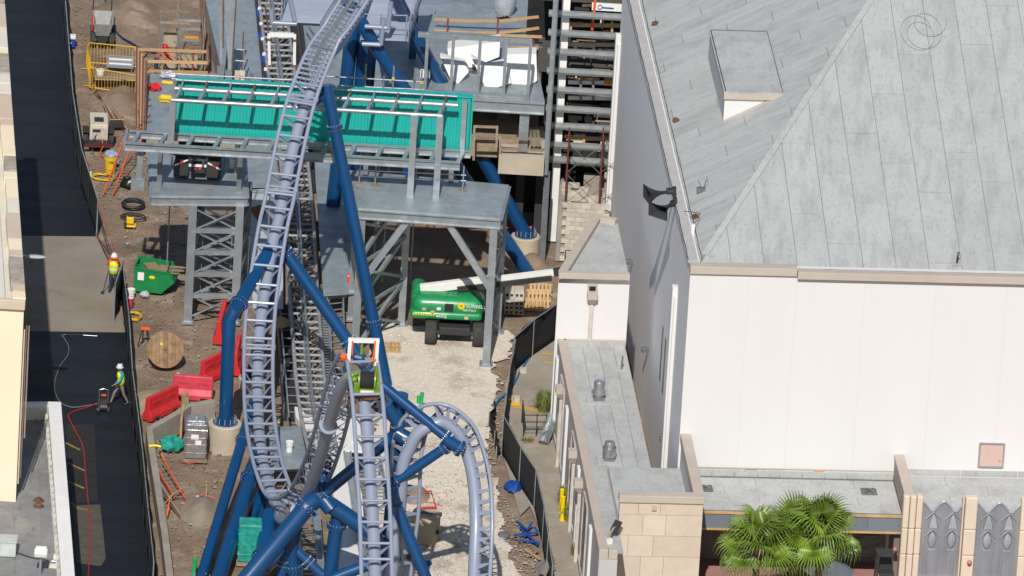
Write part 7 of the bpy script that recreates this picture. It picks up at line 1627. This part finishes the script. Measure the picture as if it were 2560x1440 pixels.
# tapered steel plates rising behind the deck
for (pts,lb,mt) in ((((544,-30),(556,-30),(562,30),(556,120),(552,168),(549,90)),'narrow tapered grey steel plate behind the scaffold',m_steel),(((560,-30),(590,-30),(584,60),(578,175),(572,178),(562,60)),'wide tapered grey steel plate with a rusty edge',m_deck)):
    y5 = gz(565,300).y; pp = [gy(u,v,y5) for u,v in pts]; zl_ = min(p.z for p in pp); c = V((pp[0].x,y5,ZS)); t = thing('steel_plate',lb,'steel plate',c); M().prism(pp,(0,.08,0)).build('plate', mt, t, world=True); M().bar(pp[1]+V((.04,0,0)),pp[3]+V((.03,0,0)),.06,.12,(0,1,0)).build('rusty_edge', m_rusty, t, world=True); M().box((pp[4].x,y5+.04,(zl_+ZS)/2),(.3,.1,max(.1,zl_-ZS+.1))).build('foot', m_steeld, t, world=True)
o = M().ell((0,0,.1),(.3,.35,.12),10,6).build('red_netting', m_red, jit=.07); o.location = gz(386,222,ZS+.05); tag(o,'heap of red netting on the metal deck','netting')
o = M().ell((0,0,.1),(.35,.3,.1),10,6).build('plastic_scrap', mat('clear_bag',(.55,.60,.66),.2), jit=.08); o.location = gz(420,192,ZS+.05); tag(o,'scrap of white plastic film on the metal deck','plastic film')
o = M().prism([gz(u,v,z) for u,v,z in ((368,262,1.3),(385,275,1.3),(386,308,.4),(370,312,.3))],(0,.03,0)).build('black_sheet', m_black); tag(o,'black plastic sheet hanging at the metal deck edge','plastic sheet')
# litter on the dirt
for k in range(46):
    u = random.choice((random.uniform(205,370),random.uniform(380,520))); v = random.uniform(200,480) if u < 380 else random.uniform(1150,1400)
    if u < 380 and v > 430: v -= 60
    pass
# ================================================================ PALMS and entrance furniture
def frond_mesh(seed):
    rnd = random.Random(seed); m = M(); n = 34; Lp = .75
    m.tube([(0,0,0),(Lp*.5,0,.06),(Lp,0,.0)],[.022,.016,.012],5)
    for k in range(n):
        a = R(-150)+R(300)*k/(n-1); rr = .78*(.80+.2*math.cos(a*.55))*rnd.uniform(.92,1.06); d = V((math.cos(a),math.sin(a),0)); w = V((-math.sin(a),math.cos(a),0)); b_ = V((Lp,0,0))
        dr = rnd.uniform(.2,.55); m1 = b_+d*rr*.55+V((0,0,.05)); m2 = b_+d*rr*.82-V((0,0,dr*.25)); m3 = b_+d*rr*.92-V((0,0,dr*1.25))
        hw = .03; f = V((0,0,.022))
        m.add([b_,m1-w*hw-f,m1+f,m1+w*hw-f,m2-w*hw*.55-f,m2,m2+w*hw*.55-f,m3],[(0,1,2),(0,2,3),(1,4,5,2),(2,5,6,3),(4,7,5),(5,7,6)])
    return m
fr_me = []
def palm(u,v,label,yl,nf,skirt=True,sc_=1.):
    q = onf(u,v,yl); base = BM@V((q.x,yl,0)); t = thing('fan_palm',label,'palm tree',base,random.uniform(0,6)); zt = q.z
    M().tube([(0,0,0),(.04,.02,zt*.4),(-.02,.03,zt*.8),(0,0,zt)],[.2,.15,.13,.15],14).build('trunk', m_trunk, t, smooth=True)
    for k in range(12):
        a = 2*PI*k/12*2.4; zz = zt-.05-.05*k; M().bar((.1*math.cos(a),.1*math.sin(a),zz-.25),(.2*math.cos(a),.2*math.sin(a),zz+.1),.07,.03).build('leaf_boot', mat('boot_fibre',(.30,.15,.06),.9,scale=9), t)
    for k in range(nf):
        if len(fr_me) < 4: o = frond_mesh(len(fr_me)).build('frond', m_leaf, t); fr_me.append(o.data)
        else: o = inst('frond', fr_me[(k*7)%4], t)
        f = k/(nf-1); az = k*2.39996; el = R(80)-R(100)*f**.9
        Ln = 1-.15*f; s = sc_*(.95+.25*random.random())
        mx = Matrix.Translation((0,0,zt+.12-.3*f)) @ Matrix.Rotation(az,4,'Z') @ Matrix.Rotation(-el,4,'Y') @ Matrix.Rotation(random.uniform(-.5,.5),4,'X') @ Matrix.Scale(s,4)
        o.matrix_local = mx
palm(1895,1368,'bushy fan palm at the left of the entrance canopy',-8.3,15,sc_=1.12); palm(1988,1352,'middle fan palm with orange brown leaf boots',-7.2,16,sc_=1.1); palm(2052,1338,'tall fan palm at the right with fronds over the fascia',-7.8,16,sc_=1.15)
q = onf(2075,1400,-5.0); g = BM@V((q.x,-5.0,0)); t = thing('parasol','white canvas parasol behind the palms','parasol',g,TH); M().lathe([(1.0,1.75),(1.0,1.78),(.05,2.2),(.01,2.22)],(0,0,0),8).build('canopy', m_wht, t); M().cyl((0,0,0),(0,0,2.3),.03).build('pole', m_alu, t); M().lathe([(.3,0),(.3,.08),(.01,.09)],(0,0,0),14).build('base', m_char, t)
q = onf(2208,1440,-5.5); g = BM@V((q.x,-5.5,0)); t = thing('black_stand','black attendant stand with a seat and counter at the entrance','stand',g,TH)
zt2 = onf(2210,1382,-5.5).z; M().box((0,0,zt2),(.62,.7,.06)).build('top', m_char, t); M().box((.08,-.25,zt2-.75),(.6,.5,.12)).build('seat', m_char, t, bevel=.04)
for x in (-.27,.27):
    for y in (-.3,.3): M().bar((x,y,zt2-.03),(x*1.25,y*1.2,0),.07).build('leg', m_char, t)
M().box((0,.28,zt2-.5),(.5,.05,.9)).build('back_panel', m_char, t); M().tube([(-.3,-.35,zt2*.4),(.3,-.35,zt2*.4)],.03,6).build('foot_rail', m_char, t)
q = onf(1757,1365,-.1)
# bits of rubble and offcuts on the dirt
t = None
m_bits = M()
for k in range(150):
    u = random.uniform(205,620); v = random.uniform(200,1420)
    lo = 205+(v-200)*.15
    if u < lo+15 or (u > 370 and v < 500): continue
    p = gz(u,v); p.z = -.02; a = random.uniform(0,PI); l = random.uniform(.05,.22); d = V((math.cos(a),math.sin(a),0))*l/2
    m_bits.bar(p-d,p+d,random.uniform(.02,.09),.05)
stuff(m_bits.build('offcuts', mat('offcut',(.50,.40,.27),.9,scale=3,col2=(.2,.16,.12))),'wood offcuts and scraps strewn over the dirt','offcuts')
m_bits = M()
for k in range(160):
    u = random.uniform(205,1350); v = random.uniform(250,1420)
    if u > 380 and v < 800 or u < 205+(v-200)*.16+20: continue
    p = gz(u,v); r_ = random.uniform(.02,.09); m_bits.ell((p.x,p.y,.02),(r_,r_*1.4,r_*.5),6,4)
stuff(m_bits.build('litter', mat('pale_litter',(.62,.62,.60),.7,scale=9,col2=(.3,.3,.32))),'pale scraps of litter scattered on the site','litter')
